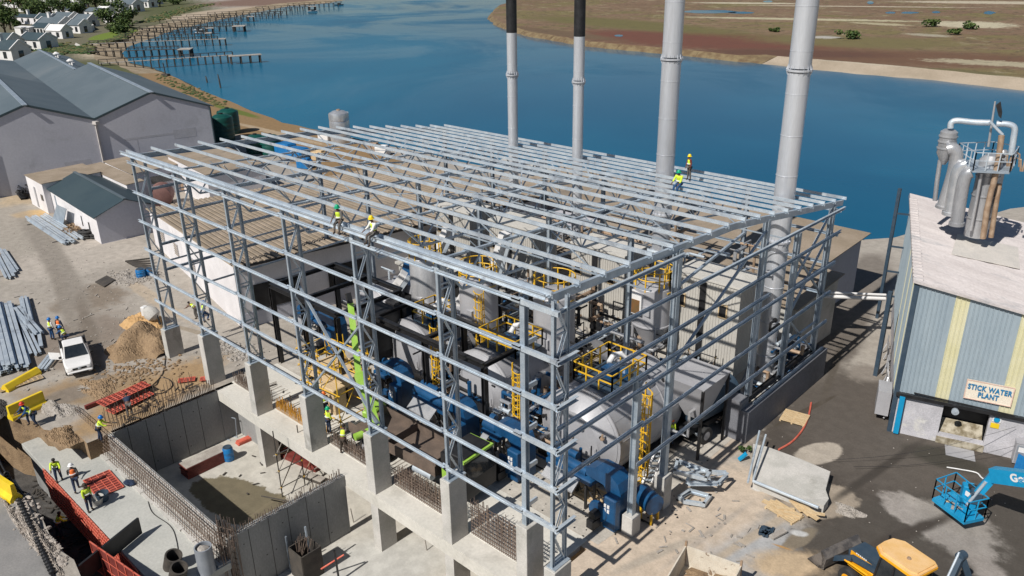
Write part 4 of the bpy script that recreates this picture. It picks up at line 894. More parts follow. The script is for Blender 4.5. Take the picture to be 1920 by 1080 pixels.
duct('duct', curve([(1822, 322), (1813, 326), (1807, 340), (1802, 365), (1793, 422)]), .38, Y0-.9, 'steeld')
duct('drain_leg', [(1763, 300), (1757, 340), (1753, 376)], .14, Y0+.6, 'steeld', False)
duct('crossover_pipe', curve([(1782, 240), (1784, 230), (1795, 226), (1825, 229), (1856, 230)]), .18, Y0+.3, 'galv', False)
duct('crossover_pipe', curve([(1868, 232), (1890, 233), (1902, 240), (1900, 262), (1896, 290)]), .18, Y0+.3, 'galv', False)
duct('rusty_pipe', [(1878, 254), (1872, 300), (1862, 348), (1860, 352), (1850, 395), (1843, 447)], .17, Y0-1.0, 'rust', False)
duct('rusty_pipe', [(1858, 445), (1868, 380), (1874, 345)], .15, Y0-.4, 'rust', False)
duct('side_pipe', [(1840, 325), (1830, 380), (1820, 432)], .1, Y0-1.0, 'steeld', False)
duct('strut', [(1856, 228), (1880, 253)], .09, Y0-.6, 'galv', False)
mb = MB(); mb.tube(ep(1853, 275, Y0), ep(1866, 190, Y0), .08, .05); mb.build('vane_pole', M['steeld'], ev)
mb = MB(); a = [ep(*q, Y0) for q in ((1867, 197), (1876, 190), (1879, 210), (1877, 222), (1872, 217))]; mb.slab(a, .12); mb.build('wind_sock', M['black'], ev)
pl_ = [ep(1797, 282, Y0+.9), ep(1823, 325, Y0-1.6), ep(1892, 328, Y0-1.3), ep(1905, 300, Y0+1.0), ep(1860, 285, Y0+2)]
zpl = sum(p.z for p in pl_)/5-.2
for p in pl_: p.z = zpl
mb = MB(); mb.prism([(p.x, p.y) for p in pl_], zpl-.12, zpl); mb.build('platform', M['galvd'], ev)
def railing(mb, pts, z, h=1.05, step=1.0, r=.03, closed=True, mid=True, ztop=None):
    m = len(pts)
    for i in range(m if closed else m-1):
        a, b = Vector((*pts[i][:2], z)), Vector((*pts[(i+1) % m][:2], z)); k = max(1, round((b-a).length/step))
        for q in ([h, h*.55] if mid else [h]): mb.bar(a+Vector((0, 0, q)), b+Vector((0, 0, q)), r*1.6)
        for j in range(k+1): c = a.lerp(b, j/k); mb.bar(c, c+Vector((0, 0, h)), r*2)
mb = MB(); railing(mb, pl_, zpl, 1.1, .6, .03); mb.build('railing', M['galv'], ev)
for i in range(7):
    mb = MB(); c = f(4.2+random.uniform(-.6, 1.6), Y0+random.uniform(-.8, .8), 0); mb.path([(c.x, c.y, zpl), (c.x, c.y, zpl+random.uniform(.4, 1.1)), (c.x+.4, c.y+.1, zpl+random.uniform(.5, 1.2)), (c.x+.5, c.y+.2, zpl)], .06, 6); mb.build('valve_pipe', M['rust'], ev)
mb = MB(); mb.T = ST; mb.slab([(2.0, Y0-3.4, zt(2.0)+.17), (5.8, Y0-2.6, zt(5.8)+.17), (6.2, Y0+1.8, zt(6.2)+.17), (2.6, Y0+1.2, zt(2.6)+.17)], .05); mb.T = None; mb.build('flashing', mat('pale_flashing', (.62, .58, .53), (.55, .52, .48), .8), ev)
# quay with green pipe behind it
mb = MB(); mb.tube((4, 76.2, .8), (12, 76.0, .8), .2); tag(mb.build('green_pipe', M['lime'], smooth=True), 'bright green pipe lying on the quay behind the striped building', 'pipe')
# ================================================================ VILLAGE, JETTIES, TREES
def crown(mb, c, r, n, ls=.5, sq=.8, lobes=7):
    """foliage: leaf clumps spread through several overlapping lobes"""
    c = Vector(c); L = [(c+Vector((random.gauss(0, .45)*r, random.gauss(0, .45)*r, random.uniform(-.35, .5)*r*sq)), r*random.uniform(.35, .6)) for _ in range(lobes)]
    for i in range(n):
        o, rr = random.choice(L); v = Vector((random.gauss(0, 1), random.gauss(0, 1), random.gauss(0, 1))).normalized()*rr*random.uniform(.6, 1.08); v.z *= sq
        p = o+v; a = Vector((random.gauss(0, 1), random.gauss(0, 1), random.gauss(0, .6))).normalized(); b = a.cross(Vector((random.gauss(0, 1), random.gauss(0, 1), 1))).normalized(); k = ls*random.uniform(.6, 1.3)
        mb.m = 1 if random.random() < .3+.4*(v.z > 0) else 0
        mb.add([p-a*k, p-b*k*.6, p+a*k, p+b*k*.6], [(0, 1, 2, 3)])
TREEN = 0
def tree(px, py, h, r, lab, cat='tree', n=700, z=0.0, sq=.8, ls=.55, kind='tree'):
    p = at(px, py, z); t = thing(kind, lab, cat, p, 0, 'trees around the village houses')
    mb = MB(); mb.path([p-Vector((0, 0, .3)), p+Vector((.1, 0, h*.35)), p+Vector((0, .15, h*.7))], [.35*r/4+.08, .26*r/4+.06, .1], 7)
    for i in range(5): a = i*1.25; mb.path([p+Vector((0, 0, h*.3)), p+Vector((math.cos(a)*r*.35, math.sin(a)*r*.35, h*.55)), p+Vector((math.cos(a)*r*.6, math.sin(a)*r*.6, h*.7))], [.14, .09, .04], 5)
    mb.build('trunk', M['bark'], t)
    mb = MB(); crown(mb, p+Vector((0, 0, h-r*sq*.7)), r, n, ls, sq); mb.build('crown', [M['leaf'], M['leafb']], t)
for px, py, h, r, lab in ((60, 40, 9, 6.5, 'wide dark tree between the long house and the grey roofed house'), (30, 30, 10, 6, 'dark tree right above the long low house'), (110, 20, 13, 6.5, 'big dark spreading tree near the top edge'), (182, 25, 11, 6, 'dark tree behind the palm-like tree'), (205, 12, 8, 5, 'green tree between two white houses near the top'), (148, 40, 8, 4.5, 'dark tree beside the small grey roofed house'), (210, 50, 7, 5, 'dark palm-like crown beside the little cottage'), (5, 48, 10, 5, 'dark green tree cut by the left edge of the photo'), (275, 4, 6, 4, 'tree above the last white beach house'), (300, -2, 6, 5, 'green tree clump at the very top left of the beach')):
    tree(px, py, h, r, lab, n=800)
for i, (px, py, h, r) in enumerate(((20, 55, 8, 5), (72, 34, 9, 6), (98, 34, 10, 6), (122, 36, 9, 5), (160, 22, 10, 6), (178, 10, 10, 6), (215, 30, 7, 5), (45, 12, 10, 7), (90, 10, 11, 7), (120, 4, 11, 7), (150, 2, 11, 7), (240, 12, 7, 5), (222, 62, 4, 3.5), (232, 54, 4, 4))):
    tree(px, py, h, r, ['green garden tree just below the long low house', 'tree in front of the grey roofs left of the spreading tree', 'tree directly behind the square chimney of the large white house', 'tree above the right end of the chimney house roof', 'dark tree left of the solar panel beach house', 'tall tree at the top edge above the grey roofed cottage', 'rounded tree between the beach house and the palm-like tree', 'wide tree near the top left behind the cream house', 'tree at the top edge right of the cream house', 'tree at the top edge over the big spreading tree', 'tree at the top edge left of the bright tall gabled house', 'tree beside the last beach houses of the row', 'low round tree at the edge of the lawn', 'low tree on the beach side of the lawn, right of the lowest one'][i], n=650)
tree(12, 70, 9, 4.2, 'dense green tree at the left edge of the photo above the white gabled houses'); tree(50, 30, 11, 6, 'broad dark tree behind the long white house', n=900); tree(85, 28, 9, 6, 'rounded light green tree behind the long white house, right of the darker one', n=900)
tree(134, 18, 12, 5, 'tall dark tree near the top edge with a bare trunk showing', n=800); tree(166, 14, 12, 5, 'tall very dark tree right of the bare trunked one', n=800); tree(196, 42, 7, 4.2, 'dark round tree in front of the grey roofed houses'); tree(238, 44, 7, 4.5, 'bushy palm-like tree beside the beach houses', n=800)
tree(225, 2, 7, 3.5, 'small dark tree at the top edge between white houses'); tree(335, 8, 4, 5, 'low green bush line above the beach path', sq=.5); tree(300, 12, 4.5, 4, 'low green shrub next to the white beach cottage', sq=.55); tree(25, 8, 12, 5.5, 'dark tree at the top left corner', n=800)
tree(40, 62, 5, 2, 'small garden tree in front of the white wall', n=300)
for px, py, h, r, lab in ((1599, 73, 3.6, 3.4, 'largest round green bush on the far salt marsh'), (1749, 50, 3, 3.2, 'dark bush on the far marsh beside a sand flat'), (1823, 55, 3, 2.8, 'dark bush on the far marsh, right of the other bushes'), (1787, 65, 2.6, 2.2, 'small bush on the far marsh between two larger ones'), (1453, 60, 1.6, 1.6, 'tiny dark bush on the far marsh just left of the thick chimney')):
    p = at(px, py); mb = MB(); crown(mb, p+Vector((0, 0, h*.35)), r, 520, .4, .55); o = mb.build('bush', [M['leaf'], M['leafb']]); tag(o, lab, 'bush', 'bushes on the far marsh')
def scrubmass(name, lab, pts, n, h, r=1.0, w=2.0):
    mb = MB(); P = [at(*q) for q in pts]
    for i in range(n):
        k = random.random()*(len(P)-1); a = int(k); c = P[a].lerp(P[a+1], k-a)+Vector((random.gauss(0, w), random.gauss(0, w), 0))
        s_ = random.uniform(.5, 1)*r; mb.m = random.choice((0, 1)); mb.blob(c+Vector((0, 0, h*.15)), s_, 6, 4, .3, h)
    o = mb.build(name, [M['scrub'], M['leaf']]); tag(o, lab, 'scrub'); o['kind'] = 'stuff'
scrubmass('dune_scrub', 'green scrub hedge between the lawn and the beach', [(245, 52), (238, 62), (225, 72), (200, 78), (175, 82)], 420, .55, .8, 1.3)
scrubmass('dune_scrub', 'brown green scrub behind the warehouse ridge', [(85, 85), (110, 92), (135, 98)], 480, .5, 1.1, 3.5)
scrubmass('dune_scrub', 'scrub strip above the beach path', [(275, 42), (310, 30), (345, 18), (395, 8)], 420, .5, 1.1, 2.5)
scrubmass('dune_scrub', 'dark scrub clump at the foot of the nearest jetties', [(155, 92), (165, 100)], 160, .6, .9, 1.4)
scrubmass('dune_scrub', 'sparse tufts along the river wall beside the warehouse', [(300, 140), (330, 160), (352, 167), (375, 180), (415, 200)], 200, .35, .45, 1.0)
hn = [0]
def house(px, py, L, Wd, h, rise, ang, lab, roofm='roofs', wallm='white', chim=1, wins=3, gablew=True, cat='house'):
    L *= .82; Wd *= .8; p = at(px, py); T = Matrix.Translation((p.x, p.y, 0)) @ Matrix.Rotation(R(ang), 4, 'Z'); t = thing('house', lab, cat, (p.x, p.y, 0), R(ang), 'village houses'); f = lambda x, y, z: T @ Vector((x, y, z))
    mb = MB(); mb.T = T @ Matrix(((0, 1, 0, 0), (1, 0, 0, 0), (0, 0, 1, 0), (0, 0, 0, 1))); mb.extr([(0, 0), (Wd, 0), (Wd, h), (Wd/2, h+rise), (0, h)], Matrix.Identity(4), L); mb.T = None; mb.build('wall', M[wallm], t)
    for s in (0, 1):
        mb = MB(); y = -.3 if s == 0 else Wd+.3; roofplane(mb, f(.15, y, h+.02), f(L-.15, y, h+.02), f(L-.15, Wd/2, h+rise+.1), f(.15, Wd/2, h+rise+.1), t=.12); rf = mb.build('roof', M[roofm], t)
    if gablew:
        for x in (0, L):
            mb = MB(); 
            for y0, y1, z0, z1 in ((-.35, Wd/2, h, h+rise), (Wd/2, Wd+.35, h+rise, h)): mb.bar(f(x, y0, z0+.15), f(x, y1, z1+.15), .35, .45)
            mb.build('parapet', M['white'], t)
    for i in range(wins):
        x = L*(i+.6)/(wins+.2); mb = MB(); mb.T = T; mb.box((x-.7, -.06, .6), (x+.7, .02, h-.5)); mb.T = None; mb.build('window', M['glass'], t)
    mb = MB(); mb.T = T; mb.box((L-.04, Wd*.35, .4), (L+.06, Wd*.6, h-.4)); mb.T = None; mb.build('window', M['glass'], t)
    if chim: mb = MB(); mb.T = T; mb.cbox((L*.3, Wd*.5, h+rise+.7), (1.0, 1.0, 2.2)); mb.cbox((L*.3, Wd*.5, h+rise+1.85), (1.3, 1.3, .15)); mb.T = None; mb.build('chimney_stack', M['white'], t)
house(-22, 112, 13, 8, 3, 2.4, 20, 'dark roofed house with white parapet gables at the left edge, nearest the warehouse', 'roofg', wins=2); house(-30, 98, 14, 8, 3.2, 2.6, 20, 'second dark roofed house with white parapets at the left edge, behind the nearest one', 'roofg', wins=2)
house(30, 66, 11, 7, 3, .3, 14, 'low flat white house left of the teal roofed house', 'white', wins=1, chim=0, gablew=False); house(58, 66, 13, 8, 3, 1.4, 14, 'white house with teal grey hipped roof and glass front, beside the lawn', 'roofg', wins=5, chim=0, gablew=False)
house(70, 60, 15, 10, 3.2, 2.3, 24, 'large white house with tall square chimney and bright gable beside the lawn', 'roofs', wins=4); house(100, 48, 12, 9, 3.4, 2.0, 24, 'white house with open porch right of the square chimney house', 'roofs', wins=3, chim=0)
house(25, 44, 30, 9, 3, 1.0, 14, 'long low house with dark flat ridge behind the chimney house', 'roofg', 'whitew', wins=5, gablew=False); house(115, 30, 16, 9, 3, 2, 10, 'grey roofed house partly behind trees near the top', 'roofs', 'whitew', wins=2, gablew=False); house(160, 33, 12, 8, 3, 1.6, 15, 'small grey roofed house left of the palm-like tree', 'roofs', 'white', wins=2, chim=0, gablew=False)
house(195, 44, 8, 6, 2.6, 1.5, 10, 'little white cottage between the two dark round trees', 'white', 'white', wins=1, chim=0, gablew=False); house(225, 22, 14, 9, 4, 2.4, 15, 'white beach house with steep slate roof and solar panels near the top', 'roofs', wins=3); house(262, 14, 10, 8, 3.4, 2, 15, 'white beach house at the end of the village row', 'roofs', wins=2, chim=0)
house(10, 14, 18, 12, 3.5, 3, 10, 'terracotta roofed house at the top left corner', 'rooft', 'whitew', wins=2, gablew=False); house(170, -4, 12, 9, 6, 3, 15, 'bright white tall gabled house at the top edge', 'white', wins=2); house(65, 8, 16, 9, 4, 1.8, 12, 'cream house behind the trees at the top left', 'roofb', 'white', wins=2, gablew=False); house(250, -8, 14, 10, 4, 2.6, 15, 'white gabled house with bright roof cut by the top edge', 'white', wins=2, chim=1)
for px, py, L, Wd, h, rf, wl_, lab in ((40, 92, 12, 8, 3, 'roofg', 'white', 'small dark roofed white house right of the nearest gabled ones'), (88, 72, 10, 6, 2.8, 'white', 'white', 'flat white annex in front of the porch house'), (128, 62, 9, 7, 3, 'roofs', 'white', 'white cottage facing the lawn'), (140, 50, 11, 7, 3, 'roofs', 'white', 'grey roofed cottage behind the lawn'), (182, 32, 9, 7, 3, 'white', 'white', 'tiny white house between dark trees'), (208, 24, 10, 7, 3.2, 'roofs', 'white', 'white house left of the solar panel house'),
        (85, 22, 12, 8, 3, 'roofg', 'white', 'dark roofed house among the trees at the top left'), (130, 14, 12, 8, 3.4, 'white', 'white', 'white house glimpsed under the tall dark trees'), (35, 22, 12, 8, 3, 'roofb', 'white', 'brown roofed house near the top left corner'), (200, 6, 10, 7, 3.5, 'roofs', 'white', 'white house near the top edge left of the beach'), (280, 8, 9, 6, 3, 'roofs', 'white', 'last small white house before the beach path'), (300, 2, 9, 6, 3, 'white', 'white', 'pale house at the top edge above the beach path'), (70, 48, 10, 7, 3, 'roofg', 'white', 'teal roofed house left of the square chimney')):
    house(px, py, L, Wd, h, 2.0, 14+px % 9, lab, rf, wl_, chim=px % 2, wins=2)
mb = MB(); a, b, c = at(158, 62), at(177, 56), at(160, 46)
for u, v in ((a, b), (b, c)): mb.bar(u+Vector((0, 0, 1.0)), v+Vector((0, 0, 1.0)), .3, 2.0)
tag(mb.build('garden_wall', M['white']), 'white garden wall at the edge of the lawn', 'wall')
mb = MB(); P = [at(*q, .03) for q in ((132, 100), (148, 100), (150, 84), (142, 80))]; mb.quad(*P); struct(mb.build('path', M['concl']))
# jetties: walkway on rows of piles
def jetty(a, b, n, lab, platf=None, bright=False, w=1.3, zw=.7, rail=True):
    A, B = at(*a, zw), at(*b, zw); d = (B-A).normalized(); s = Vector((-d.y, d.x, 0)); t = thing('jetty', lab, 'jetty', (A.x, A.y, -1.5), 0, 'jetties along the beach')
    mb = MB(); mb.bar(A, B, w, .12); mb.build('walkway', M['timber' if bright else 'timberd'], t)
    mb = MB()
    for q in (-1, 1):
        o = s*w*.5*q; mb.bar(A+o+Vector((0, 0, .95)), B+o+Vector((0, 0, .95)), .09)
        for i in range(n): c = A.lerp(B, i/(n-1))+o; mb.bar(c, c+Vector((0, 0, .95)), .13)
    if rail: mb.build('handrail', M['timberd'], t)
    for i in range(n):
        mb = MB(); c = A.lerp(B, (i+.3)/n)
        for q in (-1, 1): e = c+s*w*.5*q; mb.tube((e.x, e.y, -2.3), (e.x, e.y, zw+.1), .16, n=6)
        mb.bar(c-s*w*.5+Vector((0, 0, -.25)), c+s*w*.5+Vector((0, 0, -.25)), .14); mb.build('pile_pair', M['timberd'], t)
    if platf:
        L, Wp, dx, dy = platf; c = B+d*dx+s*dy; mb = MB(); ang = math.atan2(s.y, s.x) if L > 0 else math.atan2(d.y, d.x); mb.cbox(c, (abs(L), Wp, .22), ang); mb.build('platform', M['timber'], t)
        Tq = Matrix.Translation(c) @ Matrix.Rotation(ang, 4, 'Z')
        for ix in range(4):
            for iy in (-1, 1):
                e = Tq @ Vector((abs(L)*(ix/3-.5)*.9, Wp*.4*iy, 0)); mb = MB(); mb.tube((e.x, e.y, -2.3), (e.x, e.y, zw-.1), .18, n=6); mb.build('pile', M['timberd'], t)
jetty((185, 119), (436, 103), 17, 'longest pale jetty nearest the camera ending in a broad timber head', (-9, 2.6, 3.0, -3.2), True)
jetty((165, 97), (335, 92), 12, 'short dark jetty with a small square shed platform at its end', (5, 4, 2, 0))
jetty((168, 82), (408, 73), 16, 'second pale jetty ending in a small white topped platform', (3, 2.4, 1.5, 0), True)
jetty((235, 68), (385, 62), 12, 'dark jetty with a moored white boat at its end', (4, 2.5, 1, 0)); jetty((250, 60), (388, 53), 12, 'dark jetty just beyond the white boat', (4, 3, 1, 0))
jetty((262, 53), (445, 48), 14, 'dark jetty with a cluttered dark platform', (6, 5, 1, -2)); jetty((300, 44), (455, 39), 13, 'dark jetty behind the cluttered platform'); jetty((320, 37), (470, 31), 13, 'dark jetty with stacked deck at its tip', (5, 3, 0, 0)); jetty((350, 32), (530, 25), 15, 'thin dark jetty crossing the tidal flat'); jetty((390, 27), (545, 20), 13, 'thin dark jetty close to a small motor boat'); jetty((480, 16), (585, 12), 10, 'broad dark jetty platform near the top', (6, 4, 0, 0)); jetty((540, 10), (640, 5), 11, 'farthest jetty reaching to the top edge of the water')
def boat(px, py, L, ang, lab, c='white'):
    p = at(px, py, -1.5); T = Matrix.Translation((p.x, p.y, -1.55)) @ Matrix.Rotation(R(ang), 4, 'Z'); t = thing('boat', lab, 'boat', (p.x, p.y, -1.5), R(ang), 'small boats at the jetties')
    mb = MB(); mb.T = T; w = L*.17; vs = []; st = [(-.5, .85, .55), (-.25, 1, .6), (.1, 1, .65), (.35, .65, .75), (.5, .05, .95)]
    for x, k, hh in st: vs += [(x*L, -w*k, hh*L*.16), (x*L*.94, -w*k*.6, 0), (x*L*.94, w*k*.6, 0), (x*L, w*k, hh*L*.16), (x*L, w*k*.8, hh*L*.13), (x*L, -w*k*.8, hh*L*.13)]
    fs = [(i*6+j, (i+1)*6+j, (i+1)*6+(j+1) % 6, i*6+(j+1) % 6) for i in range(4) for j in range(6)]+[(0, 1, 2, 3, 4, 5), (29, 28, 27, 26, 25, 24)]
    mb.add(vs, fs); mb.T = None; mb.build('hull', M[c], t)
    mb = MB(); mb.T = T; mb.cbox((.02*L, 0, .17*L), (L*.3, w*1.2, L*.14), 0, .04); mb.T = None; mb.build('cabin', M['glass'], t)
boat(378, 63, 6, 40, 'white boat moored at the middle jetties'); boat(586, 22, 5.5, 60, 'small white boat lying off the far jetties'); boat(636, 10, 6, 30, 'dark hulled boat at the tip of the farthest jetty', 'navy'); boat(371, 57, 5, 20, 'second white boat beside the jetty platform')
for px, py, h, lab in ((389, 155, 1.6, 'short mooring pile standing in the river'), (414, 165, 3.2, 'tall leaning mooring pile in the river')):
    p = at(px, py, -1.5); mb = MB(); mb.path([p-Vector((0, 0, .6)), p+Vector((-.2, 0, h*.6)), p+Vector((-.45, 0, h))], [.2, .18, .09], 7); tag(mb.build('mooring_pile', M['timberd']), lab, 'pile')
p = at(312, 146, -.5); t = thing('slipway_winch', 'dark winch frame with a leaning pole on the river bank', 'winch', p)
mb = MB(); mb.cbox(p+Vector((0, 0, .5)), (2, 1, 1), .3); mb.build('base', M['timberd'], t); mb = MB(); mb.bar(p, p+Vector((-.5, 0, 3.6)), .2); mb.build('pole', M['timberd'], t)
# tanks behind the warehouse / shed
def ptank(x, y, r, h, m, lab, nm='water_tank', ribs=5, z=0.0):
    t = thing(nm, lab, 'tank', (x, y, z)); mb = MB(); pr = [(r*.98, 0)]
    for i in range(ribs): a = h*(i+.1)/ribs; b = h*(i+.9)/ribs; pr += [(r, a), (r, b), (r*.965, b+h*.04)]
    pr += [(r*.95, h), (r*.6, h+r*.22), (r*.2, h+r*.3)]; mb.lathe(pr, (x, y, z), 24); mb.build('shell', M[m], t, smooth=True)
    mb = MB(); mb.lathe([(r*.2, h+r*.28), (r*.2, h+r*.38), (.02, h+r*.42)], (x, y, z), 14); mb.build('lid', M['black' if m != 'stain' else 'rust'], t, smooth=True)
for (px, py), r, h, m, lab in (((421, 262), 1.7, 3.6, 'tankg', 'dark green water tank at the corner of the warehouse'), ((432, 250), 1.7, 3.6, 'tankg', 'dark green water tank just behind the first one'), ((482, 285), 1.5, 2.2, 'tankg', 'bright green tank seen under the far corner of the purlins'), ((510, 288), 1.5, 2.4, 'tankg', 'green tank beside the blue covered stack')):
    p = at(px, py); ptank(p.x, p.y, r, h, m, lab)
p = at(640, 268); ptank(p.x, p.y, 1.55, 4.6, 'stain', 'ribbed stainless steel tank with rusty lid standing against the water', 'steel_tank', 4)
for i, (px, py) in enumerate(((535, 290), (560, 300))):
    p = at(px, py); mb = MB(); mb.cbox(p+Vector((0, 0, .9)), (3.2, 2.2, 1.8), .2, .25); tag(mb.build('covered_stack', M['drumb']), ('blue tarpaulin covered stack left of the other one', 'blue tarpaulin covered stack nearer the frame')[i], 'stack', 'blue covered stacks')
for i, (px, py, m, lab) in enumerate(((572, 315, 'drumb', 'blue crate with yellow top under the purlins'), (610, 262, 'white', 'white container box beside the steel tank'), (700, 285, 'rust', 'rusty skip under the rear purlins'), (718, 290, 'white', 'white boat-shaped bin under the rear purlins'), (598, 300, 'ply', 'pale pipe rack under the purlins'))):
    p = at(px, py); mb = MB(); mb.cbox(p+Vector((0, 0, .6)), (2, 1.3, 1.2), .3, .1); mb.cbox(p+Vector((.3, .1, 1.3)), (1.0, .7, .3), .3, .05); tag(mb.build('storage_box', M[m]), lab, 'box')
# ================================================================ PROCESS PLANT INSIDE THE FRAME
def ringrail(mb, c, r, z, h=1.0, n=10, a0=0, a1=2*math.pi):
    m = 24
    for q in (h, h*.5):
        pts = [(c[0]+math.cos(a0+(a1-a0)*i/m)*r, c[1]+math.sin(a0+(a1-a0)*i/m)*r, z+q) for i in range(m+1)]; mb.path(pts, .035, 6)
    for i in range(n+1): a = a0+(a1-a0)*i/n; x, y = c[0]+math.cos(a)*r, c[1]+math.sin(a)*r; mb.bar((x, y, z-.25), (x, y, z+h), .07)
TX = [(-1.8, 4.5, 'grey ribbed tower with two orange framed windows next to the thickest chimney', 2), (-10.1, 4.4, 'grey ribbed tower second from the right inside the frame', 2), (-18.0, 4.4, 'grey ribbed tower third from the right inside the frame', 1), (-24.6, 3.8, 'grey ribbed tower farthest left of the four', 1)]
for xr, wd, lab, nw in TX:
    y0, y1, z0, z1 = 19.6, 22.2, 2.6, 8.5; x0 = xr-wd; t = thing('clad_tower', lab, 'tower', (xr-wd/2, 20.9, 0), 0, 'clad towers in a row')
    mb = MB()
    for T, L in ((Matrix.Translation((x0, y0, 0)), wd), (Matrix.Translation((xr, y0, 0)) @ Matrix.Rotation(R(90), 4, 'Z'), y1-y0), (Matrix.Translation((x0, y1, 0)) @ Matrix.Rotation(R(-90), 4, 'Z'), y1-y0), (Matrix.Translation((xr, y1, 0)) @ Matrix.Rotation(R(180), 4, 'Z'), wd)): ribbed(mb, T, L, z1, .19, .035, z0=z0)
    mb.build('cladding', M['clad'], t)
    mb = MB(); mb.cbox((xr-wd/2, (y0+y1)/2, z1+.06), (wd+.16, y1-y0+.16, .12)); mb.build('roof', mat('tower_roof', (.47, .45, .41), (.52, .50, .46), .8) if 'tower_roof' not in MATS else MATS['tower_roof'], t)
    mb = MB(); mb.box((x0+wd*.42, y0-.1, z0-.6), (x0+wd*.42+.42, y0-.04, z1-.1)); mb.build('cable_riser', M['black'], t)
    for i in range(nw):
        wx = x0+wd*(.14 if i == 0 else .78); mb = MB(); mb.box((wx-.3, y0-.09, 6.4), (wx+.3, y0-.04, 7.3)); w_ = mb.build('window_frame', M['ply'], t)
        mb = MB(); mb.box((wx-.22, y0-.11, 6.5), (wx+.22, y0-.092, 7.2)); mb.build('opening', M['black'], w_)
    for x in (x0+.15, xr-.15):
        for y in (y0+.15, y1-.15): mb = MB(); mb.ibeam((x, y, 0), (x, y, z0), .22, .22, .025); mb.build('leg', M['grey'], t)
    mb = MB(); 
    for a, b in (((x0+.2, y0+.1, .1), (xr-.2, y0+.1, z0-.1)), ((xr-.2, y0+.1, .1), (x0+.2, y0+.1, z0-.1)), ((xr-.1, y0+.1, .1), (xr-.1, y1-.1, z0-.1))): mb.bar(a, b, .09)
    mb.build('bracing', M['grey'], t)
def hopper(x, y, r, zt_, zb, zc, lab, door=False, m='grey'):
    t = thing('cone_hopper', lab, 'hopper', (x, y, 0), 0, 'round hoppers with yellow guard rails'); mb = MB(); mb.lathe([(.16, zc), (.2, zc+.15), (r, zb), (r+.05, zb), (r+.05, zb+.08), (r, zb+.1), (r, zt_), (r*.98, zt_+.03)], (x, y, 0), 28); mb.build('shell', M[m], t, smooth=True)
    mb = MB(); mb.lathe([(r*.99, zt_), (r*.6, zt_+.18), (.05, zt_+.25)], (x, y, 0), 28); mb.build('lid', M['greyl'], t, smooth=True)
    mb = MB(); ringrail(mb, (x, y), r*.98, zt_+.15, 1.0, 9); mb.bar((x+r, y-.3, zt_-.2), (x+r, y+.3, zt_-.2), .05)
    for s in (-1, 1): mb.bar((x+r*.9, y-.25+.25*s, zt_+.2), (x+r*.9, y-.25+.25*s, zt_+1.5), .06)
    mb.build('guard_rail', M['yel'], t)
    for i in range(4):
        a = math.pi/4+i*math.pi/2; c, s = math.cos(a)*r*.95, math.sin(a)*r*.95; mb = MB(); mb.tube((x+c, y+s, 0), (x+c, y+s, zb+.3), .09, n=8); mb.bar((x+c*.9, y+s*.9, zb-.8), (x-s*.9, y+c*.9, .6), .05); mb.build('leg', M['greyl'], t)
    mb = MB(); mb.lathe([(.2, zc-.9), (.3, zc-.5), (.16, zc)], (x, y, 0), 12); mb.build('outlet_valve', M['rust'], t)
    if door:
        mb = MB(); mb.cbox((x-r*.35, y-r*.98, zb+1.6), (1.1, .5, 1.4), 0, .03); d = mb.build('hood', M['white'], t); mb = MB(); mb.cbox((x-r*.35, y-r*.98-.26, zb+1.45), (.9, .04, .9)); mb.build('opening', M['brass'], d)
    mb = MB(); mb.box((x+.1, y-r-.03, zb+.9), (x+.6, y-r*.8, zb+1.5)); mb.build('hatch', M['greyl'], t)
hopper(-6.9, 18.2, 1.22, 7.9, 5.4, 3.2, 'round hopper with yellow rail and open white hood in front of the window tower', True)
hopper(-11.0, 13.6, 1.3, 7.7, 3.6, 1.6, 'biggest round hopper with yellow ring rail beside the corner of the frame')
hopper(-16.3, 12.3, 1.25, 7.6, 4.4, 2.2, 'round hopper with tall yellow ring rail behind the middle lattice column')
hopper(-22.2, 13.0, 1.15, 7.6, 3.4, 1.2, 'dull stained hopper farthest left, with ladder of white panels', m='steeld')
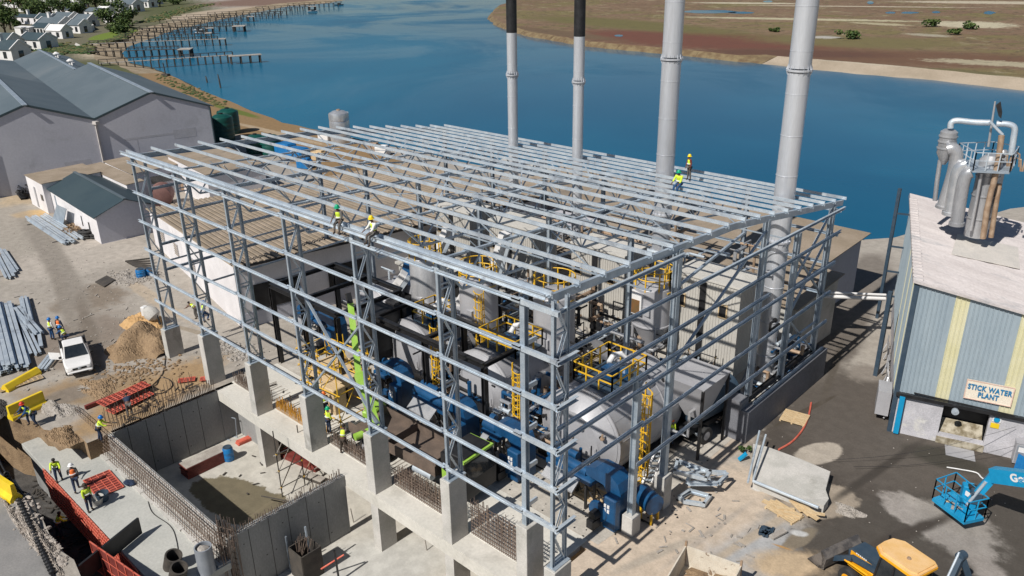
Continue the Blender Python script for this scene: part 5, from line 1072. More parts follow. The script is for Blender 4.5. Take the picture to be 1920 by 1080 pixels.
def drum(x0, x1, y0, y1, zt_, lab, plat=None):
    """lagged vessel lying along y, with flanged end plates"""
    r = (x1-x0)/2; x = (x0+x1)/2; z = zt_-r; t = thing('dryer_drum', lab, 'drum', (x, (y0+y1)/2, 0), 0, 'big horizontal dryer drums'); mb = MB(); L = y1-y0
    mb.lathe([(r*.97, 0), (r, .05), (r, L-.5), (r*.8, L)], (x, y0, z), 48, (0, 1, 0)); mb.build('shell', M['greyl'], t, smooth=True)
    mb = MB(); mb.lathe([(r*.15, -.62), (r*.62, -.55), (r*.66, -.42), (r*.96, -.04), (r*.96, 0)], (x, y0, z), 48, (0, 1, 0)); mb.build('end_plate', M['grey'], t, smooth=True)
    for q in (.0, .33, .66): mb = MB(); mb.lathe([(r, -.04), (r+.045, -.04), (r+.045, .04), (r, .04)], (x, y0+.08+L*q, z), 48, (0, 1, 0)); mb.build('band', M['grey'], t, smooth=True)
    for a_ in range(-1, 8): th = math.pi*(a_+.4)/7; c_, s_ = math.cos(th), math.sin(th); mb = MB(); mb.bar((x+c_*r*1.001, y0+.1, z+s_*r*1.001), (x+c_*r*1.001, y1-.6, z+s_*r*1.001), .035, .02, up=(c_, 0, s_)); mb.build('sheet_lap', M['grey'], t)
    for Y in (y0+.8, y1-1): mb = MB(); mb.box((x-r*.75, Y-.25, 0), (x+r*.75, Y+.25, z-r*.6)); mb.build('saddle', M['grey'], t)
    for (dx, dz) in ((-.6, .35), (-.15, .1), (.55, -.1), (.8, -.35)):
        mb = MB(); c = (x+dx*r*.9, y0-.5, z+dz*r); [mb.box((c[0]+o-.03, c[1]-.1, c[2]-.22), (c[0]+o+.03, c[1]+.3, c[2]+.22)) for o in (-.16, .16)]; mb.box((c[0]-.13, c[1]-.04, c[2]-.03), (c[0]+.13, c[1]+.3, c[2]+.03)); mb.build('lug', M['greyl'], t)
    for (dy, a) in ((.25, .5), (.6, .9), (.45, .25)):
        mb = MB(); c = Vector((x+math.cos(a)*r, y0+L*dy, z+math.sin(a)*r)); mb.cbox(c, (.45, .5, .35)); mb.build('hatch', M['greyl'], t)
    if plat:
        px0, px1, py0, py1 = plat; zp = zt_+.06
        mb = MB(); mb.box((px0, py0, zp-.08), (px1, py1, zp)); p_ = mb.build('platform', M['navy'], t)
        mb = MB(); railing(mb, [(px0, py0), (px1, py0), (px1, py1), (px0, py1)], zp, 1.1, .85, .038); mb.build('railing', M['yel'], p_)
        mx, my = (px0+px1)/2, (py0+py1)/2; mb = MB(); mb.cbox((mx, my, zp+.3), (.8, .8, .6), 0, .05); mb.lathe([(.3, 0), (.3, .4), (.15, .6)], (mx+.7, my+.4, zp), 14); mb.build('gearbox', M['blue'], p_)
        mb = MB(); mb.path([(mx-.4, my+.5, zp-.1), (mx-.4, my+.5, zp+.6), (mx-.3, my+.7, zp+.95), (mx+.0, my+1.0, zp+1.0), (mx+.2, my+1.2, zp+.7)], .17, 12); mb.build('vapour_pipe', M['tarp'], p_, smooth=True)
    return t
D1 = drum(-7.9, -2.5, 8.9, 15.6, 5.0, 'largest grey dryer drum, nearest the corner, striped by girt shadows', (-6.3, -3.7, 9.7, 12.9))
D2 = drum(-15.2, -10.4, 8.9, 14.6, 4.8, 'grey dryer drum between the black portal posts, second from the right', (-13.6, -10.6, 9.6, 12.0))
D3 = drum(-22.0, -17.4, 9.1, 14.6, 4.7, 'grey dryer drum third from the right behind the lime boom', (-19.6, -17.6, 9.4, 11.4))
D4 = drum(-28.6, -24.4, 11.4, 16.0, 4.4, 'grey dryer drum farthest left near the corrugated shed')
def cage_ladder(x, y, z1, lab, zc=2.2, hx=1, hy=0, par=None):
    t = thing('caged_ladder', lab, 'ladder', (x, y, 0), 0, 'yellow caged ladders'); mb = MB(); s = Vector((-hy, hx, 0))*.25; c = Vector((x, y, 0))
    for q in (-1, 1): mb.bar(c+s*q, c+s*q+Vector((0, 0, z1+1.1)), .07)
    for i in range(int(z1/.3)+1): mb.bar(c-s+Vector((0, 0, .3*i+.2)), c+s+Vector((0, 0, .3*i+.2)), .05)
    mb.build('rails', M['yel'], t); mb = MB(); h = Vector((hx, hy, 0)); k = 0
    zz = zc
    rings = []
    while zz < z1+1.1:
        pts = [c+s*1.3*math.cos(a)+h*(.05+.68*math.sin(a))+Vector((0, 0, zz)) for a in [math.pi*i/10 for i in range(11)]]; mb.path(pts, .03, 5); rings.append(pts); zz += .55
    for j in (2, 4, 5, 6, 8): mb.bar(rings[0][j], rings[-1][j], .045)
    mb.build('cage', M['yel'], t)
cage_ladder(-1.95, 9.9, 5.2, 'tall yellow caged ladder at the end of the largest drum', 1.0, 1, -.3); cage_ladder(-9.2, 8.2, 4.6, 'yellow caged ladder beside the corner of the black frame', 2.0, .8, -.6); cage_ladder(-16.6, 8.6, 4.6, 'yellow caged ladder at the third drum', 1.8, .8, -.6); cage_ladder(-15.5, 11.5, 6.4, 'yellow ladder rising to the middle ring rail', 4.0, .8, -.6)
def press(x, y, lab, ang=0.0, TL=3.2):
    """blue screw press: trough on legs, tall arched drive housing at its +x end"""
    T = Matrix.Translation((x, y, 0)) @ Matrix.Rotation(ang, 4, 'Z'); t = thing('screw_press', lab, 'press', (x, y, 0), ang, 'blue screw presses')
    mb = MB(); mb.T = T; mb.cbox((-.6-TL/2, 0, 1.75), (TL, .95, .4), 0, .08); mb.tube((-.6-TL, -.05, 2.1), (-1.1, -.05, 2.1), .28, n=18); mb.tube((-.7-TL, .55, 2.2), (-1.4-TL*.3, .55, 2.2), .22, n=16); mb.T = None; mb.build('trough', M['blue'], t, smooth=True)
    mb = MB(); mb.T = T; xa = -.3-TL; mb.add([(xa, -.5, 1.8), (-1.3, -.5, 1.8), (-1.3, -1.1, 1.3), (xa, -1.1, 1.3), (xa, -.5, 1.7), (-1.3, -.5, 1.7), (-1.3, -1.1, 1.2), (xa, -1.1, 1.2)], [(0, 1, 2, 3), (7, 6, 5, 4), (0, 4, 5, 1), (2, 6, 7, 3)]); mb.T = None; mb.build('chute', M['steeld'], t)
    mb = MB(); mb.T = T; prof = [(-.9, 2.3), (-.9, 2.75), (-.3, 3.0), (.7, 3.0), (1.15, 2.7), (1.35, 2.2), (1.35, 0.05), (.55, .05), (.5, 1.9), (.25, 2.25)]
    TX_ = Matrix.Translation((0, -.5, 0)); mb.extr(prof, TX_, 1.05); mb.T = None; mb.build('drive_housing', M['blue'], t)
    mb = MB(); mb.T = T; mb.cbox((1.0, -.72, 1.1), (.8, .5, 1.9), 0, .06); mb.T = None; cb_ = mb.build('control_cabinet', M['blue'], t)
    for i in range(4): mb = MB(); mb.T = T; mb.cbox((.8+.2*(i % 2), -.99, 1.55-.28*(i//2)), (.13, .04, .18)); mb.T = None; mb.build('gauge', M['white'], cb_)
    mb = MB(); mb.T = T; mb.lathe([(.12, -.12), (.55, -.1), (.6, 0), (.55, .12), (.1, .14)], (.35, -.95, .95), 24, (0, 1, 0)); mb.T = None; mb.build('flywheel', M['blue'], t, smooth=True)
    mb = MB(); mb.T = T; mb.lathe([(.1, -.45), (.25, -.4), (.27, 0)], (.35, -1.05, .9), 16, (0, 1, 0)); mb.cbox((.35, -1.3, .45), (.45, .6, .5)); mb.T = None; mb.build('motor', M['black'], t, smooth=True)
    for q in (-.2-TL, -.6-TL/2, -1.0):
        for yy in (-.35, .35): mb = MB(); mb.T = T; mb.bar((q, yy, 0), (q, yy, 1.5), .12); mb.T = None; mb.build('leg', M['black'], t)
    for i in range(7):
        mb = MB(); mb.T = T; a = Vector((random.uniform(-3.4, .3), random.uniform(-.9, .9), random.uniform(.3, 1.2))); mb.path([a, a+Vector((.3, .1, .3)), a+Vector((random.uniform(.4, .9), .1, -.2))], .05, 5); mb.T = None; mb.build('hose', M['black'], t)
press(-1.75, 6.7, 'blue arched press beside the slim pier, nearest the camera', -.05); press(-8.1, 6.5, 'blue press behind the front of the lime truck', -.05, 1.5); press(-12.4, 6.4, 'blue press with grey chute above the brown truck bed', -.05); press(-18.6, 6.8, 'blue press box left of the lime boom', -.05, 1.2); press(-22.8, 13.6, 'blue press under the far black beams'); press(-28.5, 8.8, 'blue machine at the far end beneath the black frame')
tags = tag
mb = MB(); mb.T = None
t = thing('blue_fan_unit', 'small blue motor unit on legs right of the slim pale pier', 'fan unit', (.2, 8.0, 0)); mb = MB(); mb.tube((-.5, 8.1, 1.2), (.6, 7.7, 1.2), .55, n=20); mb.build('casing', M['blue'], t, smooth=True)
for dx, dy in ((-.3, -.2), (.4, -.3), (-.3, .4), (.4, .3)): mb = MB(); mb.bar((.1+dx, 7.9+dy, 0), (.1+dx, 7.9+dy, .8), .1); mb.build('leg', M['yel'], t)
# flared hood behind the big drum
t = thing('flared_hood', 'flared grey hood hanging beyond the largest drum', 'hood', (-1.6, 15.6, 0)); mb = MB()
mb.add([(-3.4, 14.0, 4.6), (-.6, 14.0, 4.6), (-.6, 17.0, 4.6), (-3.4, 17.0, 4.6), (-2.2, 15.0, 2.0), (-1.3, 15.0, 2.0), (-1.3, 16.0, 2.0), (-2.2, 16.0, 2.0)], [(0, 1, 2, 3), (0, 4, 5, 1), (1, 5, 6, 2), (2, 6, 7, 3), (3, 7, 4, 0), (7, 6, 5, 4)]); mb.build('hood', M['grey'], t)
for x, y in ((-3.3, 14.1), (-.7, 14.1), (-.7, 16.9), (-3.3, 16.9)): mb = MB(); mb.bar((x, y, 0), (x, y, 4.5), .14); mb.build('leg', M['black'], t)
mb = MB(); mb.add([(-7.6, 12.6, 6.2), (-6.5, 12.6, 6.2), (-6.3, 13.4, 4.6), (-7.2, 13.4, 4.6), (-7.7, 12.7, 6.1), (-6.6, 12.7, 6.1), (-6.4, 13.5, 4.5), (-7.3, 13.5, 4.5)], [(0, 1, 2, 3), (7, 6, 5, 4), (0, 4, 5, 1), (1, 5, 6, 2), (2, 6, 7, 3), (3, 7, 4, 0)]); tag(mb.build('inlet_plate', M['grey']), 'slanting grey plate left of the yellow platform', 'plate')
# inclined conveyors
for i, (a, b, lab) in enumerate(((at(842, 425, 8.2), at(818, 480, 5.6), 'white inclined conveyor casing beside the far left hopper'), (at(948, 436, 8.8), at(925, 515, 5.2), 'white inclined conveyor casing left of the second tower'), (at(758, 512, 5.6), at(735, 545, 4.2), 'short white inclined conveyor above the far drum'), (at(868, 555, 5.2), at(852, 585, 4.0), 'short white inclined conveyor in the middle of the plant'))):
    t = thing('screw_conveyor', lab, 'conveyor', (a+b)/2, 0, 'inclined conveyors'); mb = MB(); mb.bar(a, b, .8, .5); mb.build('casing', M['white'], t)
    mb = MB(); mb.bar(a+Vector((.6, 0, -.1)), b+Vector((.6, 0, -.1)), .12, .3); mb.build('side_rail', M['galv'], t); mb = MB(); e = Vector((b.x, b.y, 0)); mb.bar(e, b, .14); mb.build('support', M['black'], t)
# black portal frames
def portal(lab, x0, x1, y0, y1, z, xs, ys=None):
    t = thing('black_portal', lab, 'portal', ((x0+x1)/2, (y0+y1)/2, 0), 0, 'black steel portals')
    for y in (y0, y1): mb = MB(); mb.ibeam((x0, y, z), (x1, y, z), .3, .32, .05); mb.build('beam', M['black'], t)
    for x in xs:
        mb = MB(); mb.ibeam((x, y0, z+.001), (x, y1, z+.001), .24, .26, .04); mb.build('cross_beam', M['black'], t)
        for y in (y0, y1): mb = MB(); mb.ibeam((x, y, 0), (x, y, z-.16), .3, .3, .05, up=(1, 0, 0)); mb.build('post', M['black'], t)
portal('black steel portal at the far left inside the frame', -29.2, -21.6, 4.9, 10.2, 6.0, (-29.2, -25.4, -21.6)); portal('black steel portal around the two middle drums', -20.6, -10.7, 7.1, 10.4, 5.4, (-20.6, -15.8, -10.7))
mb = MB(); mb.prism([(-23.0, 7.4), (-20.9, 7.4), (-20.7, 9.2), (-23.1, 9.3)], 2.6, 5.2); mb.prism([(-22.8, 7.6), (-21.1, 7.6), (-20.9, 9.0), (-22.9, 9.1)], 1.9, 2.59); tag(mb.build('dark_bin', M['black']), 'black bin behind the telescopic boom', 'bin')
mb = MB(); mb.cbox((-25.2, 12.5, 2.5), (2.4, 2.2, 2.8), 0, .1); tag(mb.build('dark_hopper', M['black']), 'square black hopper under the shed eave', 'hopper')
t = thing('silver_cover', 'blue and silver machine cover above the far drum', 'machine cover', (-25, 15, 4)); mb = MB(); mb.lathe([(.9, 0), (1.0, .1), (1.0, 3.4), (.8, 3.6)], (-26.4, 15.2, 5.0), 24, (1, -.1, 0)); mb.build('cover', M['blue'], t, smooth=True); mb = MB(); mb.box((-26.4, 13.2, 4.0), (-23.0, 14.8, 4.7)); mb.build('sheet', M['greyl'], t)
mb = MB(); mb.cbox((-27.5, 19.5, 2.0), (4, .3, 2.6)); mb.cbox((-25.6, 19.2, 2.1), (.3, 1.0, 2.8)); tag(mb.build('timber_hoarding', M['ply']), 'orange plywood hoarding left of the hoppers', 'hoarding')
mb = MB(); mb.box((-29.5, 16, 4.3), (-24.2, 19.0, 4.5)); mb.box((-29.3, 16.2, 0), (-24.4, 18.8, 4.29)); tag(mb.build('flat_roof_room', M['conc']), 'low flat roofed concrete room left of the hoppers', 'room')
# pipe runs, manifolds and small gear around the drums
def pipework(lab, x0, x1, y0, y1, z0, z1, n, mats=('steeld', 'stain', 'rust', 'galv', 'blue')):
    t = thing('pipework', lab, 'pipes', ((x0+x1)/2, (y0+y1)/2, z0), 0, 'process pipework')
    for i in range(n):
        mb = MB(); p = Vector((random.uniform(x0, x1), random.uniform(y0, y1), random.uniform(z0, z1))); pts = [p.copy()]; r = random.choice((.04, .06, .09, .13))
        for k in range(random.randint(2, 4)):
            ax = random.choice((0, 1, 2)); dl = random.choice((-1, 1))*random.uniform(.5, 1.8)
            q = pts[-1].copy(); q[ax] += dl; q.x = min(max(q.x, x0), x1); q.y = min(max(q.y, y0), y1); q.z = min(max(q.z, z0), z1)
            if (q-pts[-1]).length > .15: pts.append(q)
        if len(pts) < 2: continue
        mb.path(pts, r, 7); mb.lathe([(r, -.05), (r+.06, -.05), (r+.06, .05), (r, .05)], pts[0], 10, pts[1]-pts[0]); mb.build('pipe', M[random.choice(mats)], t)
pipework('pipes behind the largest drum', -8.5, -1.5, 14, 18.5, .2, 4.0, 34); pipework('pipes between the drums and the middle towers', -17, -9, 14, 19, .2, 4.5, 40); pipework('pipes between the far drums and the far towers', -25, -17, 14.8, 19.2, .2, 4.8, 40)
pipework('pipes and hoses at the right end of the second drum', -10.5, -8.3, 7.6, 12, .2, 3.2, 26); pipework('pipes between the third and second drum', -17, -15.3, 8, 13, .3, 4.6, 24); pipework('pipes on the roofs beyond the towers', -20, -1, 22.6, 28, 5, 8.6, 60, ('steeld', 'galv', 'rust', 'black')); pipework('pipes near the thickest chimney foot', -2.5, .0, 22.5, 28, .2, 3.2, 30)
pipework('pipes behind the far black portal', -30, -22, 10.5, 16, .3, 4.5, 34)
pipework('roof steel and cables over the rear stores', -34, -20, 22, 30, 4.8, 7.4, 40, ('steeld', 'galv', 'black'))
pipework('dark cable runs above the middle drums', -22, -9, 14.8, 18.5, 3.0, 6.5, 40, ('black', 'black', 'galvd', 'rust')); pipework('dark pipes around the hopper legs', -14, -5, 13, 19, .2, 5, 50, ('black', 'steeld', 'rust', 'black')); pipework('dark service pipes before the towers', -28, -14, 15, 19.4, .3, 6, 60, ('black', 'steeld', 'black', 'galvd')); pipework('small bore pipes above the drum fronts', -22, -3, 7.8, 8.8, .4, 3.4, 50, ('black', 'rust', 'steeld', 'blue'))
# cable tray / heavy dark floor plant under the drums
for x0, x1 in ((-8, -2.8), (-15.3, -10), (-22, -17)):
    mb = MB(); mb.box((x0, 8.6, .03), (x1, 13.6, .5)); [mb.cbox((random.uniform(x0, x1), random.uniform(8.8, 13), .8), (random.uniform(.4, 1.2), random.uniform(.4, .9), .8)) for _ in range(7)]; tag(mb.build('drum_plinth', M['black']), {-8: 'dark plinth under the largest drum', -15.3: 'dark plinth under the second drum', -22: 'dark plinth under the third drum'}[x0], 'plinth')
struct(sheet('floor_rail', [(-13, 7.42), (.6, 7.55), (.6, 7.68), (-13, 7.55)], [], .034, M['black'])); struct(sheet('floor_channel', [(-13, 7.1), (-.4, 7.15), (-.4, 7.25), (-13, 7.2)], [], .034, M['galvd']))
struct(sheet('plant_floor', [(-29.2, 4.62), (-.6, 4.62), (-.2, 9), (-.4, 27.8), (-29, 28)], [], .012, blobmat('plant_screed', (.45, .415, .365), (.51, .475, .42), .3, [E((1120, 720), (1040, 800), (1200, 690), (.06, .055, .05), .2, .3), E((740, 640), (640, 700), (820, 600), (.10, .09, .08), .3, .4), E((620, 600), (540, 640), (680, 570), (.16, .145, .13), .3, .5), E((1000, 620), (900, 660), (1060, 580), (.12, .11, .10), .3, .4), E((950, 720), (880, 780), (1000, 700), (.07, .065, .06), .2, .4), E((820, 660), (760, 720), (860, 640), (.08, .07, .06), .3, .4), E((1300, 800), (1240, 860), (1350, 770), (.09, .08, .07), .3, .3), E((1190, 600), (1090, 640), (1260, 560), (.05, .05, .048), .3, .3), E((890, 870), (860, 910), (910, 850), (.16, .15, .135), .3, .4)], bmp=.15)))  # dark patches paint the shade under drums and machines into the floor colour
# low retaining wall and truck crane beyond
t = thing('retaining_wall', 'dark grey low wall on the right side of the frame with open roofing channel on top', 'wall', (.4, 23, 0))
mb = MB(); mb.box((.05, 17.4, 0), (.55, 28.4, 2.1)); mb.box((-.9, 17.4, 0), (.05, 18.3, 2.6)); mb.box((-2.2, 28.1, 0), (.0, 28.4, 2.1)); mb.build('wall', mat('slate_wall', (.15, .155, .175), (.18, .185, .205), .85, sc=.5, c3=(.13, .13, .145)), t)
mb = MB(); mb.box((-.25, 18.4, 2.2), (.05, 28.2, 2.26)); mb.box((-.29, 18.4, 2.26), (-.25, 28.2, 2.4)); mb.build('gutter', M['black'], t)
def wheel(mb_t, c, r, w_, ax, par, name='wheel', rim='greyl'):
    mb = MB(); ax = Vector(ax).normalized(); mb.lathe([(r*.55, -w_/2), (r*.92, -w_/2), (r, -w_*.35), (r, w_*.35), (r*.92, w_/2), (r*.55, w_/2)], c, 22, ax); o = mb.build(name, M['dark'], par, smooth=True)
    mb = MB(); mb.lathe([(r*.1, -w_*.52), (r*.5, -w_*.5), (r*.56, -w_*.4), (r*.56, w_*.4), (r*.5, w_*.5), (r*.1, w_*.52)], c, 18, ax); mb.build('rim', M[rim], o, smooth=True)
t = thing('dark_vehicle', 'dark wheeled tanker parked inside the right side of the frame', 'vehicle', (-2.4, 17.8, 0), R(80)); mb = MB(); mb.lathe([(.8, 0), (1.15, .2), (1.15, 3.6), (.8, 3.8)], (-2.5, 15.6, 2.1), 24, (.15, 1, 0)); mb.build('tank', M['navy'], t, smooth=True)
mb = MB(); mb.cbox((-2.2, 17.5, .95), (1.6, 5.4, .35), R(-8)); mb.build('chassis', M['black'], t)
for x, y in ((-1.35, 15.9), (-1.1, 18.3), (-.95, 19.5), (-3.2, 16.1), (-3.0, 18.5), (-2.8, 19.7)): wheel(None, (x, y, .55), .55, .4, (1, -.15, 0), t)
for i, (px, py, c) in enumerate(((1380, 770, 'greyl'), (1500, 600, 'drumb'))):
    p = at(px, py, .0); mb = MB(); mb.cbox(p+Vector((0, 0, .6)), (1.2, 1.0, 1.2), .3, .06); tag(mb.build('skid_box', M[c]), ('pale equipment box at the foot of the tower legs', 'bright blue box behind the right end braces')[i], 'box')
mb = MB()
for i in range(9): mb.bar((-4.5+random.uniform(-.1, .1), 17.2+i*.16, .9+.05*(i % 2)), (-1.2, 17.5+i*.16, .9+.05*(i % 2)), .1, .06)
for i in range(4): mb.tube((-4.4, 17.3+i*.35, 1.2), (-1.6, 17.5+i*.35, 1.2), .17)
tag(mb.build('pipe_stack', M['rust']), 'stack of rusty pipes beyond the largest drum', 'pipes')
# ================================================================ VEHICLES
def tr(x, y, ang, z=0.0): return Matrix.Translation((x, y, z)) @ Matrix.Rotation(R(ang), 4, 'Z')
def tpart(t, T, name, m, fn, smooth=False, parent=None):
    mb = MB(); mb.T = T; fn(mb); mb.T = None; return mb.build(name, M[m] if isinstance(m, str) else m, parent or t, smooth=smooth)
def pickup():
    a, b = at(147, 692), at(128, 622); d = (a-b).to_2d(); ang = math.degrees(math.atan2(d.y, d.x)); c = at(150, 655, 0)
    c = at(141, 660, .9); T = tr(c.x, c.y, ang); t = thing('pickup_truck', 'white double seat pickup truck with open doors beside the soil mound', 'pickup', (c.x, c.y, 0), R(ang))
    W = .88
    def hull(mb):                                   # lower body: side profile extruded across, with rounded nose in plan
        st = [(-2.55, .5, .98, .86), (-2.5, .42, 1.0, .88), (-1.1, .36, 1.02, .9), (.0, .36, 1.0, .9), (.95, .38, .98, .9), (1.6, .36, .95, .89), (2.15, .38, .90, .86), (2.42, .44, .82, .76), (2.5, .5, .70, .60)]
        vs = []; n = 8
        for x, zb, zt_, w in st: vs += [(x, -w*.95, zb), (x, -w, zb+.1), (x, -w, zt_-.12), (x, -w*.9, zt_), (x, w*.9, zt_), (x, w, zt_-.12), (x, w, zb+.1), (x, w*.95, zb)]
        fs = [(i*n+j, (i+1)*n+j, (i+1)*n+(j+1) % n, i*n+(j+1) % n) for i in range(len(st)-1) for j in range(n) if not (j == 3 and i < 2)]
        fs += [tuple(range(n-1, -1, -1)), tuple(range((len(st)-1)*n, len(st)*n))]; mb.add(vs, [f[::-1] for f in fs])
    body = tpart(t, T, 'body', 'white', hull, True)
    def cabin(mb):
        mb.add([(-.95, -.8, .98), (1.05, -.8, .98), (1.05, .8, .98), (-.95, .8, .98), (-.8, -.66, 1.62), (.32, -.66, 1.62), (.32, .66, 1.62), (-.8, .66, 1.62)], [(0, 1, 5, 4), (1, 2, 6, 5), (2, 3, 7, 6), (3, 0, 4, 7), (4, 5, 6, 7)])
    tpart(t, T, 'cab', 'white', cabin)
    tpart(t, T, 'roof', 'white', lambda mb: mb.cbox((-.22, 0, 1.63), (1.2, 1.3, .07), 0, .03))
    tpart(t, T, 'windscreen', 'glass', lambda mb: mb.add([(1.04, -.72, 1.02), (1.04, .72, 1.02), (.36, .6, 1.60), (.36, -.6, 1.60), (1.07, -.72, 1.03), (1.07, .72, 1.03), (.39, .6, 1.61), (.39, -.6, 1.61)], [(4, 5, 6, 7), (0, 4, 7, 3), (1, 2, 6, 5), (3, 7, 6, 2), (0, 1, 5, 4)]))
    for s in (-1, 1):
        tpart(t, T, 'side_window', 'glass', lambda mb: mb.add([(-.8, s*.80, 1.03), (.85, s*.80, 1.03), (.28, s*.69, 1.55), (-.72, s*.69, 1.55)], [(0, 1, 2, 3)]))
        tpart(t, T, 'mirror', 'black', lambda mb: mb.cbox((.85, s*1.0, 1.08), (.12, .2, .16), 0, .03))
        tpart(t, T, 'headlight', 'band', lambda mb: mb.add([(2.15, s*.85, .86), (2.40, s*.76, .80), (2.46, s*.55, .78), (2.47, s*.55, .62), (2.42, s*.77, .62), (2.2, s*.87, .68)], [(0, 1, 2, 3, 4, 5)]))
        for x in (-1.55, 1.6): p = T @ Vector((x, s*.78, .36)); wheel(None, p, .37, .25, T.to_3x3() @ Vector((0, 1, 0)), t)
    tpart(t, T, 'grille', 'black', lambda mb: mb.cbox((2.47, 0, .70), (.08, .9, .13), 0, .02)); tpart(t, T, 'emblem', 'galv', lambda mb: mb.lathe([(.02, 0), (.11, .01), (.02, .03)], (2.5, 0, .72), 12, (1, 0, 0)))
    tpart(t, T, 'bumper', 'white', lambda mb: mb.cbox((2.48, 0, .46), (.2, 1.6, .2), 0, .06)); tpart(t, T, 'lower_grille', 'black', lambda mb: mb.cbox((2.57, 0, .42), (.05, 1.0, .1)))
    tpart(t, T, 'load_bed', 'black', lambda mb: (mb.box((-2.5, -.82, .93), (-1.0, .82, 1.01)), mb.box((-2.52, -.88, .95), (-1.0, -.82, 1.08)), mb.box((-2.52, .82, .95), (-1.0, .88, 1.08)), mb.box((-1.04, -.82, .95), (-.98, .82, 1.5))))
    tpart(t, T, 'open_door', 'white', lambda mb: mb.add([(-.2, -.92, .45), (-.75, -1.6, .45), (-.75, -1.6, 1.0), (-.2, -.92, 1.0), (-.22, -.98, .45), (-.8, -1.66, .45), (-.8, -1.66, 1.0), (-.22, -.98, 1.0)], [(0, 1, 2, 3), (7, 6, 5, 4), (1, 5, 6, 2), (3, 2, 6, 7)]))
pickup()
def lorry():
    T = tr(-11.2, 3.1, 3); t = thing('tipper_truck', 'rusty brown flatbed truck with black and lime green cab behind the front piers', 'truck', (-11.2, 3.1, 0), R(3))
    tpart(t, T, 'chassis', 'black', lambda mb: mb.box((-5.3, -.55, .7), (3.4, .55, 1.05)))
    cb = tpart(t, T, 'cab', 'black', lambda mb: mb.extr([(2.1, .6), (3.9, .6), (3.95, 1.7), (3.75, 2.75), (3.55, 2.9), (2.1, 2.9)], Matrix.Translation((0, -1.15, 0)), 2.3))
    tpart(t, T, 'cab_roof', 'black', lambda mb: (mb.cbox((2.9, 0, 2.96), (1.5, 2.1, .12), 0, .04)))
    tpart(t, T, 'windscreen', 'glass', lambda mb: mb.add([(3.97, -1.05, 1.75), (3.97, 1.05, 1.75), (3.78, 1.0, 2.7), (3.78, -1.0, 2.7)], [(0, 1, 2, 3)]))
    tpart(t, T, 'roof_stripe', 'lime', lambda mb: (mb.box((3.58, -1.15, 2.8), (3.78, 1.16, 2.94)), mb.box((2.1, 1.13, 2.76), (3.6, 1.18, 2.9)))); tpart(t, T, 'side_panel', 'lime', lambda mb: mb.add([(2.15, -1.17, 1.2), (3.9, -1.17, .9), (3.9, -1.17, 1.35), (2.15, -1.17, 1.95)], [(0, 1, 2, 3)]))
    bed = tpart(t, T, 'load_bed', mat('rusty_deck', (.10, .075, .06), (.15, .11, .085), .85, sc=1.2), lambda mb: (mb.box((-5.4, -1.25, 1.2), (1.7, 1.25, 1.4)), mb.box((-5.4, -1.25, 1.4), (1.7, -1.17, 1.85)), mb.box((-5.4, 1.17, 1.4), (1.7, 1.25, 1.95)), mb.box((1.6, -1.17, 1.4), (1.7, 1.17, 2.2)), mb.box((-2.2, -1.17, 1.4), (-2.1, 1.17, 1.9))))
    tpart(t, T, 'fuel_tank', 'galv', lambda mb: mb.tube((-.2, -.95, .85), (1.2, -.95, .85), .24, n=16), True)
    for x in (-4.2, -3.0, 2.7):
        for s in (-1, 1): wheel(None, T @ Vector((x, s*1.0, .52)), .52, .32, T.to_3x3() @ Vector((0, 1, 0)), t)
    for s in (-1, 1): tpart(t, T, 'mirror', 'black', lambda mb: mb.cbox((3.8, s*1.35, 2.1), (.1, .25, .45)))
lorry()
def telehandler():
    t = thing('boom_lift', 'lime green telescopic boom machine standing between the left drums', 'boom machine', (-17.6, 4.4, 0)); T = tr(-16.6, 3.6, 110)
    tpart(t, T, 'chassis', 'black', lambda mb: mb.cbox((0, 0, .75), (2.8, 1.5, .5), 0, .06)); tpart(t, T, 'cowl', 'lime', lambda mb: mb.cbox((.5, .4, 1.3), (1.6, .8, .6), 0, .08))
    for x in (-.9, .9):
        for s in (-1, 1): wheel(None, T @ Vector((x, s*.8, .45)), .45, .3, T.to_3x3() @ Vector((0, 1, 0)), t, rim='lime')
    a, b, c = at(712, 822, 1.2), at(672, 700, 4.0), at(657, 570, 7.4)
    mb = MB(); mb.bar(a, b, .48, .5); mb.build('boom', M['lime'], t); mb = MB(); mb.bar(b, c, .36, .4); mb.build('boom_section', M['lime'], t); mb = MB(); mb.tube(at(665, 820, 1.5), at(712, 800, 1.6), .22); mb.build('ram', M['lime'], t, smooth=True)
    mb = MB(); mb.bar(c, c+Vector((-.3, .1, .6)), .3); mb.build('hook', M['black'], t)
telehandler()
